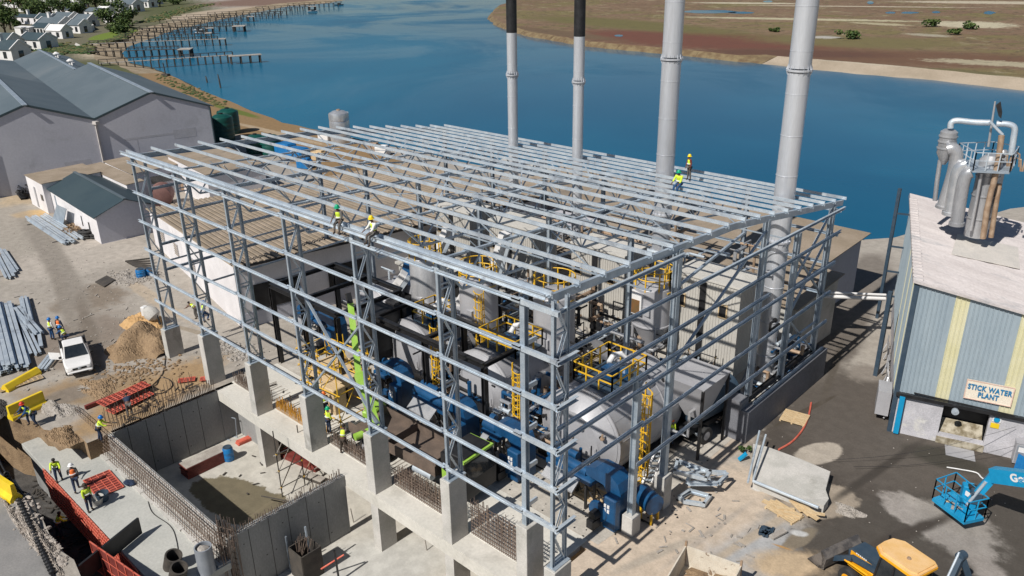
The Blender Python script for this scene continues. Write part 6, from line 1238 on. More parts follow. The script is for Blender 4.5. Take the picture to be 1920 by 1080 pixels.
def boomlift():
    t = thing('blue_boom_lift', 'sky blue aerial work platform with basket near the ground at the right edge', 'boom lift', (12, 17.8, 0)); B = [at(1748, 935, .75), at(1808, 980, .75), at(1845, 972, .75), at(1785, 922, .75)]
    mb = MB(); mb.prism([(p.x, p.y) for p in B], .62, .8); p_ = mb.build('platform', M['cyan'], t)
    mb = MB(); railing(mb, B, .8, 1.15, .75, .028); mb.build('railing', M['cyan'], t)
    for i in range(9):
        a = B[0].lerp(B[1], random.uniform(.1, .85)).lerp(B[3].lerp(B[2], .5), random.uniform(.2, .7)); mb = MB(); mb.cbox((a.x, a.y, .84), (random.uniform(.1, .35), random.uniform(.05, .2), .05), random.random()*3); mb.build('debris', M[random.choice(('rubble', 'ply', 'white'))], p_)
    c = B[3].lerp(B[2], .42); mb = MB(); mb.cbox((c.x, c.y, 1.35), (.55, .5, 1.0), .4, .04); q = mb.build('control_box', M['cyan'], t)
    d_ = (B[1]-B[0]).normalized(); mb = MB(); mb.cbox(c+Vector((0, -.3, .75)), (.45, .03, .25), math.atan2(d_.y, d_.x)); mb.build('label_plate', M['white'], q)
    mb = MB(); mb.cbox(c+Vector((.2, -.15, 1.15)), (.4, .3, .12), .4); mb.build('console', M['black'], q)
    e = at(1815, 945, 1.0); k = at(1862, 893, 3.0); mb = MB(); mb.bar(e, k, .38, .42); mb.cbox(e, (.6, .6, .6), .5, .05); mb.build('jib', M['cyan'], t)
    k2 = at(1990, 906, 4.6); mb = MB(); mb.bar(k+Vector((0, 0, .1)), k2, .5, .72); bm_ = mb.build('boom', M['cyan'], t)
    mb = MB(); mb.tube(e+Vector((0, -.35, .1)), k+Vector((-.2, -.2, -.3)), .08); mb.build('ram', M['galv'], t, smooth=True)
    mb = MB(); mb.cbox(at(1830, 930, 1.6), (.5, .6, .7), .4, .05); mb.build('rotator', M['navy'], t)
    dv = (k2-k).normalized(); side = dv.cross(Vector((0, 0, 1))).normalized(); up_ = side.cross(dv); T = Matrix(((dv.x, up_.x, side.x, 0), (dv.y, up_.y, side.y, 0), (dv.z, up_.z, side.z, 0), (0, 0, 0, 1)))
    pt = k.lerp(k2, .52)+side*.262+Vector((0, 0, .1)); text('lettering', 'Genie', Matrix.Translation(pt) @ T, .52, M['white'], bm_, .006, .02)
boomlift()
def backhoe():
    T = tr(11.4, 10.35, 161); t = thing('backhoe_loader', 'yellow backhoe loader with slate blue bonnet and sun-bleached roof at the bottom edge', 'backhoe loader', (11.4, 10.35, 0), R(161))
    tpart(t, T, 'chassis', 'cat', lambda mb: (mb.cbox((.4, 0, .85), (3.6, .9, .5), 0, .05), mb.cbox((.2, -.75, .9), (1.5, .5, .5), 0, .06), mb.cbox((.2, .75, .9), (1.5, .5, .5), 0, .06)))
    bn = tpart(t, T, 'bonnet', 'navy', lambda mb: mb.extr([(.7, 1.1), (2.2, 1.1), (2.25, 1.45), (2.1, 1.62), (.7, 1.8)], Matrix.Translation((0, -.42, 0)), .84))
    tpart(t, T, 'bonnet_side', 'cat', lambda mb: (mb.box((.75, .42, 1.25), (2.1, .45, 1.5)), mb.box((.75, -.45, 1.25), (2.1, -.42, 1.5)))); tpart(t, T, 'lettering_strip', 'white', lambda mb: [mb.box((1.25+i*.1, .452, 1.52), (1.32+i*.1, .46, 1.58)) for i in range(6)])
    tpart(t, T, 'cab_glass', 'glass', lambda mb: mb.add([(-1.1, -.68, 1.1), (.65, -.68, 1.1), (.65, .68, 1.1), (-1.1, .68, 1.1), (-1.0, -.66, 2.55), (.45, -.66, 2.55), (.45, .66, 2.55), (-1.0, .66, 2.55)], [(0, 1, 5, 4), (1, 2, 6, 5), (2, 3, 7, 6), (3, 0, 4, 7), (3, 2, 1, 0)]))
    tpart(t, T, 'cab_pillars', 'black', lambda mb: [mb.bar((a, s*.69, 1.05), (b, s*.67, 2.56), .08) for a, b in ((-1.1, -1.0), (.65, .46), (-.2, -.2)) for s in (-1, 1)])
    def roof(mb): mb.prism([(-1.25, -.62), (-1.0, -.78), (.45, -.78), (.85, -.5), (.9, 0), (.85, .5), (.45, .78), (-1.0, .78), (-1.25, .62)], 2.6, 2.72); mb.prism([(-1.15, -.55), (-.95, -.68), (.42, -.68), (.75, -.42), (.8, 0), (.75, .42), (.42, .68), (-.95, .68), (-1.15, .55)], 2.72, 2.78)
    rf = tpart(t, T, 'cab_roof', 'orange', roof); tpart(t, T, 'roof_rim', 'cat', lambda mb: mb.prism([(-1.27, -.64), (-1.0, -.81), (.47, -.81), (.88, -.52), (.93, 0), (.88, .52), (.47, .81), (-1.0, .81), (-1.27, .64)], 2.55, 2.66), parent=rf); tpart(t, T, 'beacon_stub', 'rust', lambda mb: mb.lathe([(.1, 0), (.08, .06), (.02, .08)], (-.4, .1, 2.78), 10), parent=rf)
    for s in (-1, 1): tpart(t, T, 'loader_arm', 'navy', lambda mb: (mb.bar((.6, s*.58, 1.5), (1.9, s*.58, 1.3), .14, .26), mb.bar((1.85, s*.58, 1.32), (2.9, s*.58, .5), .14, .24))); tpart(t, T, 'ram', 'cat', lambda mb: mb.tube((.7, s*.7, 1.1), (2.2, s*.62, .95), .06), True)
    tpart(t, T, 'bucket', 'wornb', lambda mb: mb.extr([(2.75, .75), (3.0, 1.05), (3.12, 1.0), (2.95, .7), (2.95, .3), (3.2, .12), (3.75, .1), (3.75, .05), (3.1, .04), (2.82, .2)], Matrix.Translation((0, -1.2, 0)), 2.4))
    for s in (-1, 1): tpart(t, T, 'bucket_side', 'wornb', lambda mb: mb.extr([(2.8, .15), (3.1, .05), (3.75, .06), (3.05, 1.04), (2.8, .8)], Matrix.Translation((0, s*1.2-(.04 if s > 0 else 0), 0)), .04))
    for x, r in ((1.65, .48), (-.75, .72)):
        for s in (-1, 1): wheel(None, T @ Vector((x, s*.92, r)), r, .38, T.to_3x3() @ Vector((0, 1, 0)), t, rim='cat')
    tpart(t, T, 'exhaust', 'black', lambda mb: mb.tube((1.0, -.5, 1.7), (1.0, -.5, 2.75), .05), True)
    mb = MB(); q1, q2 = at(1803, 1042, 2.5), at(1776, 1100, 1.2); mb.bar(q1, q2, .26, .34); mb.bar(q1, at(1822, 1100, .8), .2, .26); mb.lathe([(.1, -.2), (.2, -.18), (.2, .18), (.1, .2)], q1, 12, (.3, 1, 0)); mb.build('dig_arm', M['navy'], t); mb = MB(); mb.tube(q1+Vector((-.1, -.1, .2)), q2+Vector((-.1, -.1, .25)), .055); mb.build('dig_ram', M['galv'], t, smooth=True); tpart(t, T, 'stabiliser', 'cat', lambda mb: mb.bar((-1.5, -1.1, .3), (-1.5, 1.1, .3), .2, .2))
backhoe()
# open skip at the bottom edge
t = thing('open_skip', 'dirty open steel skip cut by the bottom edge of the photo', 'skip', (4.5, 4, 0)); A, B = at(1287, 1024, 1.5), at(1388, 1060, 1.5); u_ = (B-A).normalized(); v_ = Vector((u_.y, -u_.x, 0)); T = Matrix(((u_.x, v_.x, 0, A.x), (u_.y, v_.y, 0, A.y), (0, 0, 1, 0), (0, 0, 0, 1))); Ls = (B-A).length
sk_ = mat('flaking_cream_paint', (.55, .49, .40), (.62, .57, .48), .8, sc=2, c3=(.20, .13, .08), sc3=2.2, t3=(.6, .68))
tpart(t, T, 'shell', sk_, lambda mb: (mb.box((0, -.06, .3), (Ls, 0, 1.5)), mb.box((-.06, -.06, .3), (0, 4, 1.5)), mb.box((Ls, -.06, .3), (Ls+.06, 4, 1.5)), mb.box((0, 0, .3), (Ls, 4, .4)))); tpart(t, T, 'load', M['soil'], lambda mb: [mb.blob((random.uniform(.4, Ls-.4), random.uniform(.3, 3.5), .45), random.uniform(.3, .7), 8, 5, .2, .4) for _ in range(40)])
for x in (-.03, Ls+.03): tpart(t, T, 'corner_post', 'rust', lambda mb: mb.bar((x, -.03, .2), (x, -.03, 1.75), .1))
# ================================================================ YARD OBJECTS
def mound(name, lab, px, py, rx, ry, h, m, n=30, seed=1, ang=0):
    c = at(px, py); rnd = random.Random(seed); ph = [(rnd.uniform(.5, 3), rnd.uniform(0, 6.3), rnd.uniform(0, 6.3)) for _ in range(7)]; mb = MB(); vs = []; fs = []
    for i in range(n+1):
        for j in range(n+1):
            u, v = i/n*2-1, j/n*2-1; an = math.atan2(v, u); r = math.hypot(u, v)*(1+.13*math.sin(3*an+ph[0][1])+.09*math.sin(5*an+ph[1][1])); hh = max(0, 1-r**1.25)-.22*math.exp(-((u-.25)**2+(v+.2)**2)*14)*(r < 1); w = sum(math.sin(a*3*u+b)*math.cos(a*3*v+c2) for a, b, c2 in ph)*.1
            vs.append((c.x+u*rx*math.cos(ang)-v*ry*math.sin(ang), c.y+u*rx*math.sin(ang)+v*ry*math.cos(ang), -.08+h*(hh+w*min(1, hh*3))+rnd.uniform(-.06, .06)*max(0, min(1, hh*5))))
    fs = [(i*(n+1)+j, (i+1)*(n+1)+j, (i+1)*(n+1)+j+1, i*(n+1)+j+1) for i in range(n) for j in range(n)]
    mb.add(vs, fs); o = mb.build(name, M[m], smooth=True); return tag(o, lab, 'mound')
mound('soil_mound', 'big lumpy brown soil mound beside the pickup truck', 268, 650, 2.7, 2.6, 2.0, 'soil', 80, 3); mound('sand_mound', 'orange building sand heap under the cement mixer', 270, 606, 2.1, 1.7, .8, 'sand', 50, 5)
mound('soil_mound', 'low rough earth heap behind the red formwork panels', 188, 730, 2.4, 1.2, .35, 'soil', 50, 8); mound('rubble_heap', 'grey broken concrete heap above the yellow barrier trench', 108, 768, 2.2, .8, .5, 'rubble', 60, 9, .3); mound('rubble_heap', 'grey rubble along the edge by the concrete piece', 1590, 958, .9, .6, .3, 'rubble', 50, 11)
mound('rubble_heap', 'brown rubble and weeds next to the blue drums', 235, 520, 2.6, .9, .25, 'rubble', 60, 12, -.2); mound('earth_bank', 'brown earth slope at the head of the trench', 118, 815, 1.6, .8, .35, 'soil', 50, 14)
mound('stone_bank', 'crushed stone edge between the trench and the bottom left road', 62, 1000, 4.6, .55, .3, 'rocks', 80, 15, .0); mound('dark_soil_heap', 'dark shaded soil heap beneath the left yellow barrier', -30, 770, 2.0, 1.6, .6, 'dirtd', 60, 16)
struct(sheet('road', [tuple(at(*q).to_2d()) for q in ((-60, 760), (2, 885), (40, 935), (75, 1010), (110, 1100), (-60, 1160))], [], .006, M['asph']))
def rocks(name, lab, pts, n, r, m, spread=.6, cat='rubble'):
    mb = MB(); P = [at(*q) for q in pts]
    for i in range(n):
        k = random.random()*(len(P)-1); a = min(int(k), len(P)-2); c = P[a].lerp(P[a+1], k-a)+Vector((random.gauss(0, spread), random.gauss(0, spread), .02)); mb.blob(c, r*random.uniform(.3, 1.3), 6, 4, .35, .6)
    o = mb.build(name, M[m]); tag(o, lab, cat); o['kind'] = 'stuff'
rocks('broken_stones', 'broken stones scattered along the trench edge', [(40, 935), (55, 970), (80, 1020), (115, 1060)], 260, .12, 'rocks', .25); rocks('broken_bricks', 'broken bricks by the foundation between the piers', [(400, 650), (440, 660), (475, 668)], 220, .13, 'rubble', .7); rocks('broken_bricks', 'small rubble round the blue drums', [(215, 515), (250, 525), (290, 520)], 240, .12, 'rubble', .7)
rocks('clods', 'soil clods around the mound', [(210, 700), (250, 700), (300, 690)], 300, .12, 'soil', .9, 'soil'); rocks('pebbles', 'pale chips scattered on the wet dark yard', [(1560, 900), (1650, 960), (1800, 960), (1850, 1020), (1740, 870)], 60, .035, 'rubble', 2.2); rocks('yard_debris', 'grit and chips scattered over the sandy yard', [(60, 450), (150, 520), (260, 560), (200, 640), (100, 720)], 500, .05, 'rubble', 2.5); rocks('plant_debris', 'small debris on the plant floor', [(1000, 880), (1100, 960), (1250, 960), (1300, 850)], 160, .05, 'black', 1.2)
# steel sections lying in stacks
def stack(lab, a, b, n, m='galv', w=.16, gap=.06, layers=2, jit=.4, z0=.12):
    A, B = at(*a), at(*b); d = (B-A).normalized(); s = Vector((-d.y, d.x, 0)); t = thing('steel_stack', lab, 'steel sections', (A+B)/2, 0, 'stacked steel sections in the yard')
    for q in (.15, .85): mb = MB(); c = A.lerp(B, q); mb.bar(c-s*.2+Vector((0, 0, .06)), c+s*(n*(w+gap)+.2)+Vector((0, 0, .06)), .12); mb.build('bearer', M['timber'], t)
    for l in range(layers):
        for i in range(n-l):
            o = s*(i*(w+gap)+l*w*.5)+Vector((0, 0, z0+.08+l*.17)); j1, j2 = d*random.uniform(-jit, jit), d*random.uniform(-jit, jit); k = s*random.uniform(-.05, .05); mb = MB(); mb.chan(A+o+j1+k, B+o+j2-k, w*.55, .15, .018, flip=random.choice((-1, 1))); mb.add([A+o+j1+Vector((0, 0, .08))-s*w*.45, B+o+j2+Vector((0, 0, .08))-s*w*.45, B+o+j2+Vector((0, 0, .08))+s*w*.45, A+o+j1+Vector((0, 0, .08))+s*w*.45], [(0, 1, 2, 3)]); mb.build('section', M[m], t)
stack('largest stack of pale steel sections at the left edge', (38, 696), (5, 572), 9, w=.26, layers=3); stack('narrow bundle of steel sections right of the largest stack', (58, 690), (24, 575), 3, w=.26, layers=2); stack('short steel sections pointing towards the two standing workers', (76, 665), (42, 592), 4, w=.22, layers=1); stack('wide flat sections beside the pickup truck', (80, 628), (40, 582), 3, w=.24, layers=2); stack('short steel pieces near the front of the pickup', (92, 672), (70, 700), 3, w=.2, layers=1, jit=.1)
stack('far bundle of sections at the left edge beside the path', (22, 700), (-12, 610), 5, w=.24, layers=2); stack('single section lying close to the pickup door', (78, 655), (73, 622), 1, w=.26, layers=1, jit=0); stack('small group of sections at the top of the left stacks', (64, 612), (52, 562), 3, w=.2, layers=2, jit=.2)
stack('curved bundle of sections at the left edge, higher up the yard', (26, 522), (4, 480), 3, w=.24, layers=1); stack('upper bundle of sections crossing the curved one', (36, 512), (8, 470), 2, w=.24, layers=1); stack('long purlins stacked in front of the dark roofed shed', (140, 456), (70, 410), 5, w=.22, layers=2, jit=.5); stack('second long purlins stacked right against the shed wall', (158, 450), (86, 405), 3, w=.2, layers=1, jit=.4)
# tyres, drums, mixer, barriers
tg = 'tyres beside the shed'
for i, (px, py, z) in enumerate(((166, 446, 0), (166, 446, .28), (166, 446, .56), (180, 446, 0), (180, 446, .28), (157, 441, 0), (157, 441, .28))):
    c = at(px, py, 0); mb = MB(); mb.lathe([(.28, 0), (.5, .02), (.58, .1), (.58, .18), (.5, .26), (.28, .27), (.3, .14)], c+Vector((0, 0, z)), 18); tag(mb.build('tyre', M['dark'], smooth=True), ['bottom tyre of the tall middle pile beside the shed', 'second tyre of the tall middle pile beside the shed', 'top tyre of the tall middle pile beside the shed', 'bottom tyre of the right pile', 'top tyre of the right pile', 'bottom tyre of the left pile', 'top tyre of the left pile'][i], 'tyre', tg)
def barrel(px, py, z, r, h, lab, m='drumb', g_='blue plastic drums', open_=False):
    c = at(px, py, z); t = thing('plastic_drum', lab, 'drum', c, 0, g_); mb = MB(); mb.lathe([(r*.88, 0), (r, .05), (r, h*.3), (r*1.04, h*.33), (r, h*.36), (r, h*.64), (r*1.04, h*.67), (r, h*.7), (r*.97, h*.92), (r*.8, h)], c, 22); mb.build('body', M[m], t, smooth=True)
    mb = MB(); mb.lathe([(r*.8, h), (r*.84, h+.02), (r*.8, h+.05), (r*.1, h+.04)], c, 22); mb.build('lid', M['navy' if m == 'drumb' else m], t, smooth=True)
barrel(430, 862, -3.9, .34, .98, 'blue plastic drum standing on the basement floor'); barrel(265, 519, 0, .42, .75, 'blue drum left of the other one beside the white wall'); barrel(281, 515, 0, .36, .6, 'smaller blue drum partly hidden by the lattice column')
t = thing('cement_mixer', 'dirty white cement mixer with round drum above the sand heap', 'cement mixer', at(284, 590)); c = at(284, 588, 1.0); mb = MB(); mb.lathe([(.25, -.55), (.55, -.3), (.6, .1), (.35, .55), (.3, .6)], c, 18, (-.5, -.3, .6)); mb.build('drum', M['conc'], t, smooth=True)
mb = MB(); mb.bar(c+Vector((-.5, -.2, 0)), c+Vector((-.6, -.3, -1)), .08); mb.bar(c+Vector((.5, .2, 0)), c+Vector((.6, .3, -1)), .08); mb.bar(c+Vector((-.6, -.3, -.9)), c+Vector((.6, .3, -.9)), .08); mb.bar(c+Vector((0, -.6, -1)), c+Vector((0, .5, -.4)), .08); mb.build('stand', M['navy'], t)
mb = MB(); mb.cbox(c+Vector((-.7, -.2, .1)), (.4, .5, .8), .4, .05); mb.build('motor_cover', M['white'], t)
def barrier(a, b, lab, h=1.0):
    A, B = at(*a), at(*b); d = (B-A).normalized(); s = Vector((-d.y, d.x, 0)); L = (B-A).length; T = Matrix(((s.x, d.x, 0, A.x), (s.y, d.y, 0, A.y), (0, 0, 1, 0), (0, 0, 0, 1))); t = thing('road_barrier', lab, 'barrier', A, 0, 'yellow road barriers')
    tpart(t, T, 'body', 'yelb', lambda mb: mb.extr([(-.32, .0), (.32, .0), (.32, .2), (.14, .45), (.1, h), (-.1, h), (-.14, .45), (-.32, .2)], Matrix.Identity(4), L)); 
barrier((20, 788), (85, 758), 'yellow plastic road barrier nearest the steel sections'); barrier((-20, 905), (32, 940), 'bright yellow road barrier at the left edge beside the trench', 1.1); barrier((10, 735), (72, 700), 'weathered low barrier behind the nearest yellow one', .5)
# formwork: panels of steel frames with plywood faces
def formpanel(lab, T, L, H, n, m='red', thick=.09, group='red formwork panels', back='redd', rung=3, kind='formwork_panel', lean=0.0):
    """local x along, local z up (or across when lying)"""
    t = thing(kind, lab, 'formwork', T.translation, 0, group); tpart(t, T, 'face', back, lambda mb: mb.box((0, thick*.4, 0), (L, thick*.6, H)))
    def fr(mb):
        for i in range(n+1): x = L*i/n; mb.box((x-.035 if i else 0, 0, 0), (x+.035 if i < n else L, thick*.4, H))
        for z in (0, H-.07): mb.box((.036, .004, z), (L-.036, thick*.4+.004, z+.07))
    tpart(t, T, 'frame', m, fr)
    for j in range(1, rung+1): z = H*j/(rung+1); tpart(t, T, 'rib', m, lambda mb: mb.box((.01, -.006, z-.025), (L-.01, .008, z+.025)))
    return t
def lying(a, b, z, w_): # matrix: local x a->b, local z horizontal across, local y down
    A, B = at(*a, z), at(*b, z); d = (B-A).normalized(); s = Vector((-d.y, d.x, 0)); return Matrix(((d.x, 0, s.x, A.x), (d.y, 0, s.y, A.y), (0, -1, 0, A.z), (0, 0, 0, 1))), (B-A).length
for lab, a, b, z, w_, n in (('long red formwork panel lying on the soil, upper of the two', (196, 762), (283, 722), .55, 1.0, 10), ('long red formwork panel lying on the soil, lower of the two', (213, 776), (290, 738), .2, .9, 9), ('small red panel beside the far corner pier', (333, 717), (365, 713), .15, .6, 3), ('red scrap formwork next to the small panel', (374, 714), (390, 712), .15, .6, 2), ('red formwork panel lying on the deck by the workers', (233, 912), (205, 880), -1.1, 1.5, 9)):
    T, L = lying(a, b, z, w_); formpanel(lab, T, L, w_, n)
mb = MB(); T, L = lying((160, 762), (275, 716), .3, .1); mb.T = T; mb.box((0, 0, 0), (L, .25, .2)); mb.T = None; tag(mb.build('waler_beam', M['redd']), 'dark red steel waler under the upper long panel', 'steel beam')
T, L = lying((0, 735), (82, 708), .15, .8); formpanel('orange yellow formwork ladder piece at the left edge below the steel stacks', T, L, .7, 9, 'ply', back='timber', group='yellow formwork')
for i in range(8):                                      # red shutter standing against the deck
    x0 = -30.2+i*1.62; T = Matrix.Translation((x0, -11.06, -3.35)); formpanel(['%s red shutter panel from the far end of the deck formwork' % w for w in ('first', 'second', 'third', 'fourth', 'fifth', 'sixth', 'seventh', 'eighth')][i], T, 1.58, 2.2, 5, 'redl', rung=6, back='red', group='red shutters along the deck')
T = Matrix.Translation((-19.6, -12.2, -1.8)) @ Matrix.Rotation(R(8), 4, 'Z'); t = formpanel('large red formwork frame standing at the bottom edge of the deck', T, 4.6, 1.9, 6, rung=2, group='end formwork')
A, B = at(140, 1085, -.6), at(262, 985, -.6); mb = MB(); mb.bar(A, B, .12, 1.0); tag(mb.build('shutter_board', M['black']), 'black faced shutter board sloping across the bottom left', 'board')
mb = MB(); mb.box((-29.0, -7.2, -3.9), (-28.9, -7.1, -3.8))
# stacked form panels and objects on the basement floor
def pile(lab, a, b, z, w_, h, m, top='timber', name='panel_pile'):
    A, B = at(*a, z+h), at(*b, z+h); d = (B-A).normalized(); s = Vector((-d.y, d.x, 0)); T = Matrix(((d.x, s.x, 0, A.x), (d.y, s.y, 0, A.y), (0, 0, 1, z), (0, 0, 0, 1))); L = (B-A).length; t = thing(name, lab, 'pile', A, 0, 'piles of formwork in the basement')
    k = max(2, int(h/.13))
    for i in range(k): o = random.uniform(-.05, .05); tpart(t, T, 'panel', m, lambda mb: mb.box((o, 0, h*i/k+.006), (L+o, w_, h*(i+1)/k-.012)))
    tpart(t, T, 'top_board', top, lambda mb: mb.box((0, .03, h), (L, w_-.03, h+.03)))
pile('long pile of dark red panels with pale top on the basement floor', (350, 880), (428, 843), -3.9, 1.0, .8, 'redd'); pile('flatter pile with mottled top behind the long pile', (305, 862), (372, 826), -3.9, 1.1, .6, 'redd'); pile('low heap of red walers near the basement column', (448, 832), (482, 817), -3.9, .5, .2, 'red', 'red'); pile('dark red timbers under the scaffold', (520, 850), (590, 880), -3.9, 1.2, .25, 'redd', 'redd'); pile('second bundle of timbers under the scaffold', (560, 890), (600, 905), -3.9, .6, .2, 'timberd', 'timber')
p = at(395, 815, -3.9); t = thing('mesh_bin', 'black mesh bin against the shaded basement wall', 'bin', p); T = tr(p.x, p.y, 8, -3.9)
tpart(t, T, 'frame', 'galvd', lambda mb: [mb.bar(a, b, .05) for z in (.05, 1.1) for a, b in (((-1, -.6, z), (1, -.6, z)), ((1, -.6, z), (1, .6, z)), ((1, .6, z), (-1, .6, z)), ((-1, .6, z), (-1, -.6, z)))]+[mb.bar((x, y, 0), (x, y, 1.12), .06) for x in (-1, 1) for y in (-.6, .6)]); tpart(t, T, 'mesh', 'black', lambda mb: [mb.bar((-1+i*.14, y, .05), (-1+i*.14, y, 1.1), .018) for i in range(15) for y in (-.6, .6)]); tpart(t, T, 'base', 'black', lambda mb: mb.box((-1, -.6, .03), (1, .6, .06)))
p = at(425, 815, -3.9); mb = MB(); [mb.bar(p+a, p+b, .05) for a, b in ((Vector((0, 0, 0)), Vector((0, .1, 1.5))), (Vector((.9, .3, 0)), Vector((.9, .4, 1.5))), (Vector((0, .1, 1.5)), Vector((.9, .4, 1.5))), (Vector((0, 0, .02)), Vector((.9, .3, .02))), (Vector((.0, -.5, .03)), Vector((.9, -.2, .03))))]; tag(mb.build('gate_frame', M['galvd']), 'leaning steel gate next to the mesh bin', 'gate')
# scaffold tower in the basement
def scaffold(lab, P, z0, z1, lv, m='rust'):
    t = thing('scaffold', lab, 'scaffold', P[0], 0, 'tube scaffolds')
    for p in P: mb = MB(); mb.tube((p.x, p.y, z0), (p.x, p.y, z1+random.uniform(-.2, .4)), .035, n=6); s_ = mb.build('standard', M['timberd' if m == 'rust' else m], t); [(lambda mb2: (mb2.lathe([(.06, z-.05), (.06, z+.05)], (p.x, p.y, 0), 8), mb2.build('coupler', M['yel'], s_)))(MB()) for z in lv]
    for z in lv:
        for i in range(len(P)):
            a, b = P[i], P[(i+1) % len(P)]; d = (b-a).normalized()*.2; mb = MB(); mb.tube((a.x-d.x, a.y-d.y, z), (b.x+d.x, b.y+d.y, z+.02), .032, n=6); mb.build('ledger', M[m if m != 'rust' else 'timber'], t)
    for i in range(len(P)): a, b = P[i], P[(i+1) % len(P)]; mb = MB(); mb.tube((a.x, a.y, lv[0]), (b.x, b.y, lv[-1]), .028, n=6); mb.build('brace', M[m], t)
scaffold('scaffold tower of brown tubes standing on the basement floor', [at(530, 932, -3.9), at(572, 910, -3.9), at(618, 880, -3.9), at(560, 860, -3.9)], -3.9, .6, (-3.2, -2.0, -.8)); mb = MB(); a = at(490, 930, -3.3); mb.tube(a, a+Vector((2.6, .9, .3)), .04); tag(mb.build('loose_tube', M['timberd']), 'single tube sticking out of the basement scaffold', 'tube')
scaffold('yellow scaffold on the slab beside the lime boom', [Vector((-21.4, 2.2, 0)), Vector((-18.6, 2.4, 0)), Vector((-18.8, 5.0, 0)), Vector((-21.6, 4.8, 0))], 0, 4.6, (.6, 2.4, 4.2), 'yel'); scaffold('small yellow scaffold between the second tower and the right drum', [Vector((-4.2, 17.0, 0)), Vector((-2.4, 17.1, 0)), Vector((-2.5, 18.6, 0)), Vector((-4.3, 18.5, 0))], 0, 4.8, (1.0, 2.8, 4.2), 'rust'); scaffold('yellow scaffold around the left steel bins', [Vector((-24.5, 3.6, 0)), Vector((-22.6, 3.8, 0)), Vector((-22.8, 6.0, 0)), Vector((-24.7, 5.8, 0))], 0, 3.6, (.8, 2.0, 3.2), 'yel')
mb = MB(); mb.cbox((-22.5, 5.2, 1.6), (3.6, 2.6, .5), .05); mb.cbox((-21, 3.6, .9), (1.5, 1.0, 1.8), .05, .05); tag(mb.build('pale_formwork_deck', M['ply']), 'pale timber deck within the yellow scaffolds', 'deck'); mb = MB(); mb.cbox((-25.6, 8.6, .25), (3.0, 1.8, .12), .1); [mb.bar((-27+i*.35, 7.8, 0), (-27+i*.35, 7.8, .2), .07) for i in range(9)]; tag(mb.build('plank_table', M['timber']), 'low plank table near the far black portal', 'table')
# lattice gantry frames lying on the sand right of the corner
def lyingframe(lab, pts, z, m='galv', w_=.16, x=True):
    P = [at(*q, z) for q in pts]; t = thing('steel_gantry', lab, 'steel assembly', P[0], 0, 'unfitted steel assemblies'); 
    for i in range(len(P)): mb = MB(); mb.chan(P[i], P[(i+1) % len(P)], w_, w_*1.3, .025); mb.build('rail', M[m], t)
    if x: 
        for i in range(0, len(P)-2): mb = MB(); mb.bar(P[i], P[(i+2) % len(P)], .06); mb.build('brace', M[m], t)
lyingframe('silver lattice frame lying raised beside the side pier', ((1290, 905), (1345, 905), (1362, 888), (1302, 886)), .9); lyingframe('small silver rectangular frame lying on the sand', ((1270, 932), (1292, 918), (1335, 930), (1322, 948), (1282, 942)), .25, x=False); lyingframe('longer silver lattice frame behind the side pier', ((1262, 885), (1268, 862), (1335, 885), (1325, 900)), 1.5)
t = thing('white_ladder_frame', 'white steel stair frame leaning by the blue fan unit', 'stair', at(1215, 880)); 
for q in (0, 1): mb = MB(); mb.bar(at(1205+q*18, 905, .1), at(1230+q*16, 842, 1.6), .12); mb.build('stringer', M['white'], t)
for i in range(7): mb = MB(); mb.bar(at(1206+i*3.6, 900-i*9, .2+i*.2), at(1224+i*3.4, 900-i*9, .2+i*.2), .14, .05); mb.build('tread', M['galv'], t)
t = thing('step_ladder', 'aluminium step ladder beside the blue press', 'ladder', at(805, 800)); 
for q in (-1, 1): mb = MB(); c = at(806, 800); mb.bar(c+Vector((q*.3, -.5, 0)), c+Vector((q*.18, 0, 1.8)), .07); mb.bar(c+Vector((q*.3, .5, 0)), c+Vector((q*.18, 0, 1.8)), .05); mb.build('leg', M['galv'], t)
for i in range(6): mb = MB(); k = i/6; mb.bar(c+Vector((-.3+.12*k, -.5*(1-k), 1.8*k+.15)), c+Vector((.3-.12*k, -.5*(1-k), 1.8*k+.15)), .08, .04); mb.build('tread', M['galv'], t)
# concrete slab fragment, posts, pallets, boards
def plate(name, lab, cat, pts, zs, th, m):
    P = [at(q[0], q[1], z) for q, z in zip(pts, zs)]; mb = MB(); c = sum(P, Vector())/len(P); mb.add(P+[Vector((p.x, p.y, p.z-th)) for p in P], [tuple(range(len(P)))]+[tuple(range(2*len(P)-1, len(P)-1, -1))]+[(i, len(P)+i, len(P)+(i+1) % len(P), (i+1) % len(P)) for i in range(len(P))]); return tag(mb.build(name, M[m]), lab, cat)
plate('broken_slab', 'large tilted broken concrete slab beside the low wall', 'concrete slab', ((1412, 832), (1440, 838), (1500, 860), (1557, 884), (1553, 898), (1548, 918), (1554, 935), (1545, 948), (1500, 935), (1412, 905)), (.5, .55, .6, .65, .65, .65, .6, .6, .5, .35), .5, 'conc')
for a, b, lab in (((1402, 905), (1424, 808), 'left silver pipe leaning on the broken slab'), ((1412, 900), (1436, 815), 'right silver pipe leaning on the broken slab')): mb = MB(); mb.tube(at(*a, .6), at(*b, 1.4), .06); tag(mb.build('leaning_pipe', M['galv']), lab, 'pipe', 'pipes leaning on the slab')
mb = MB(); mb.tube(at(1412, 902, .55), at(1535, 952, .7), .09); tag(mb.build('edge_pipe', M['galv']), 'long silver pipe along the front of the broken slab', 'pipe')
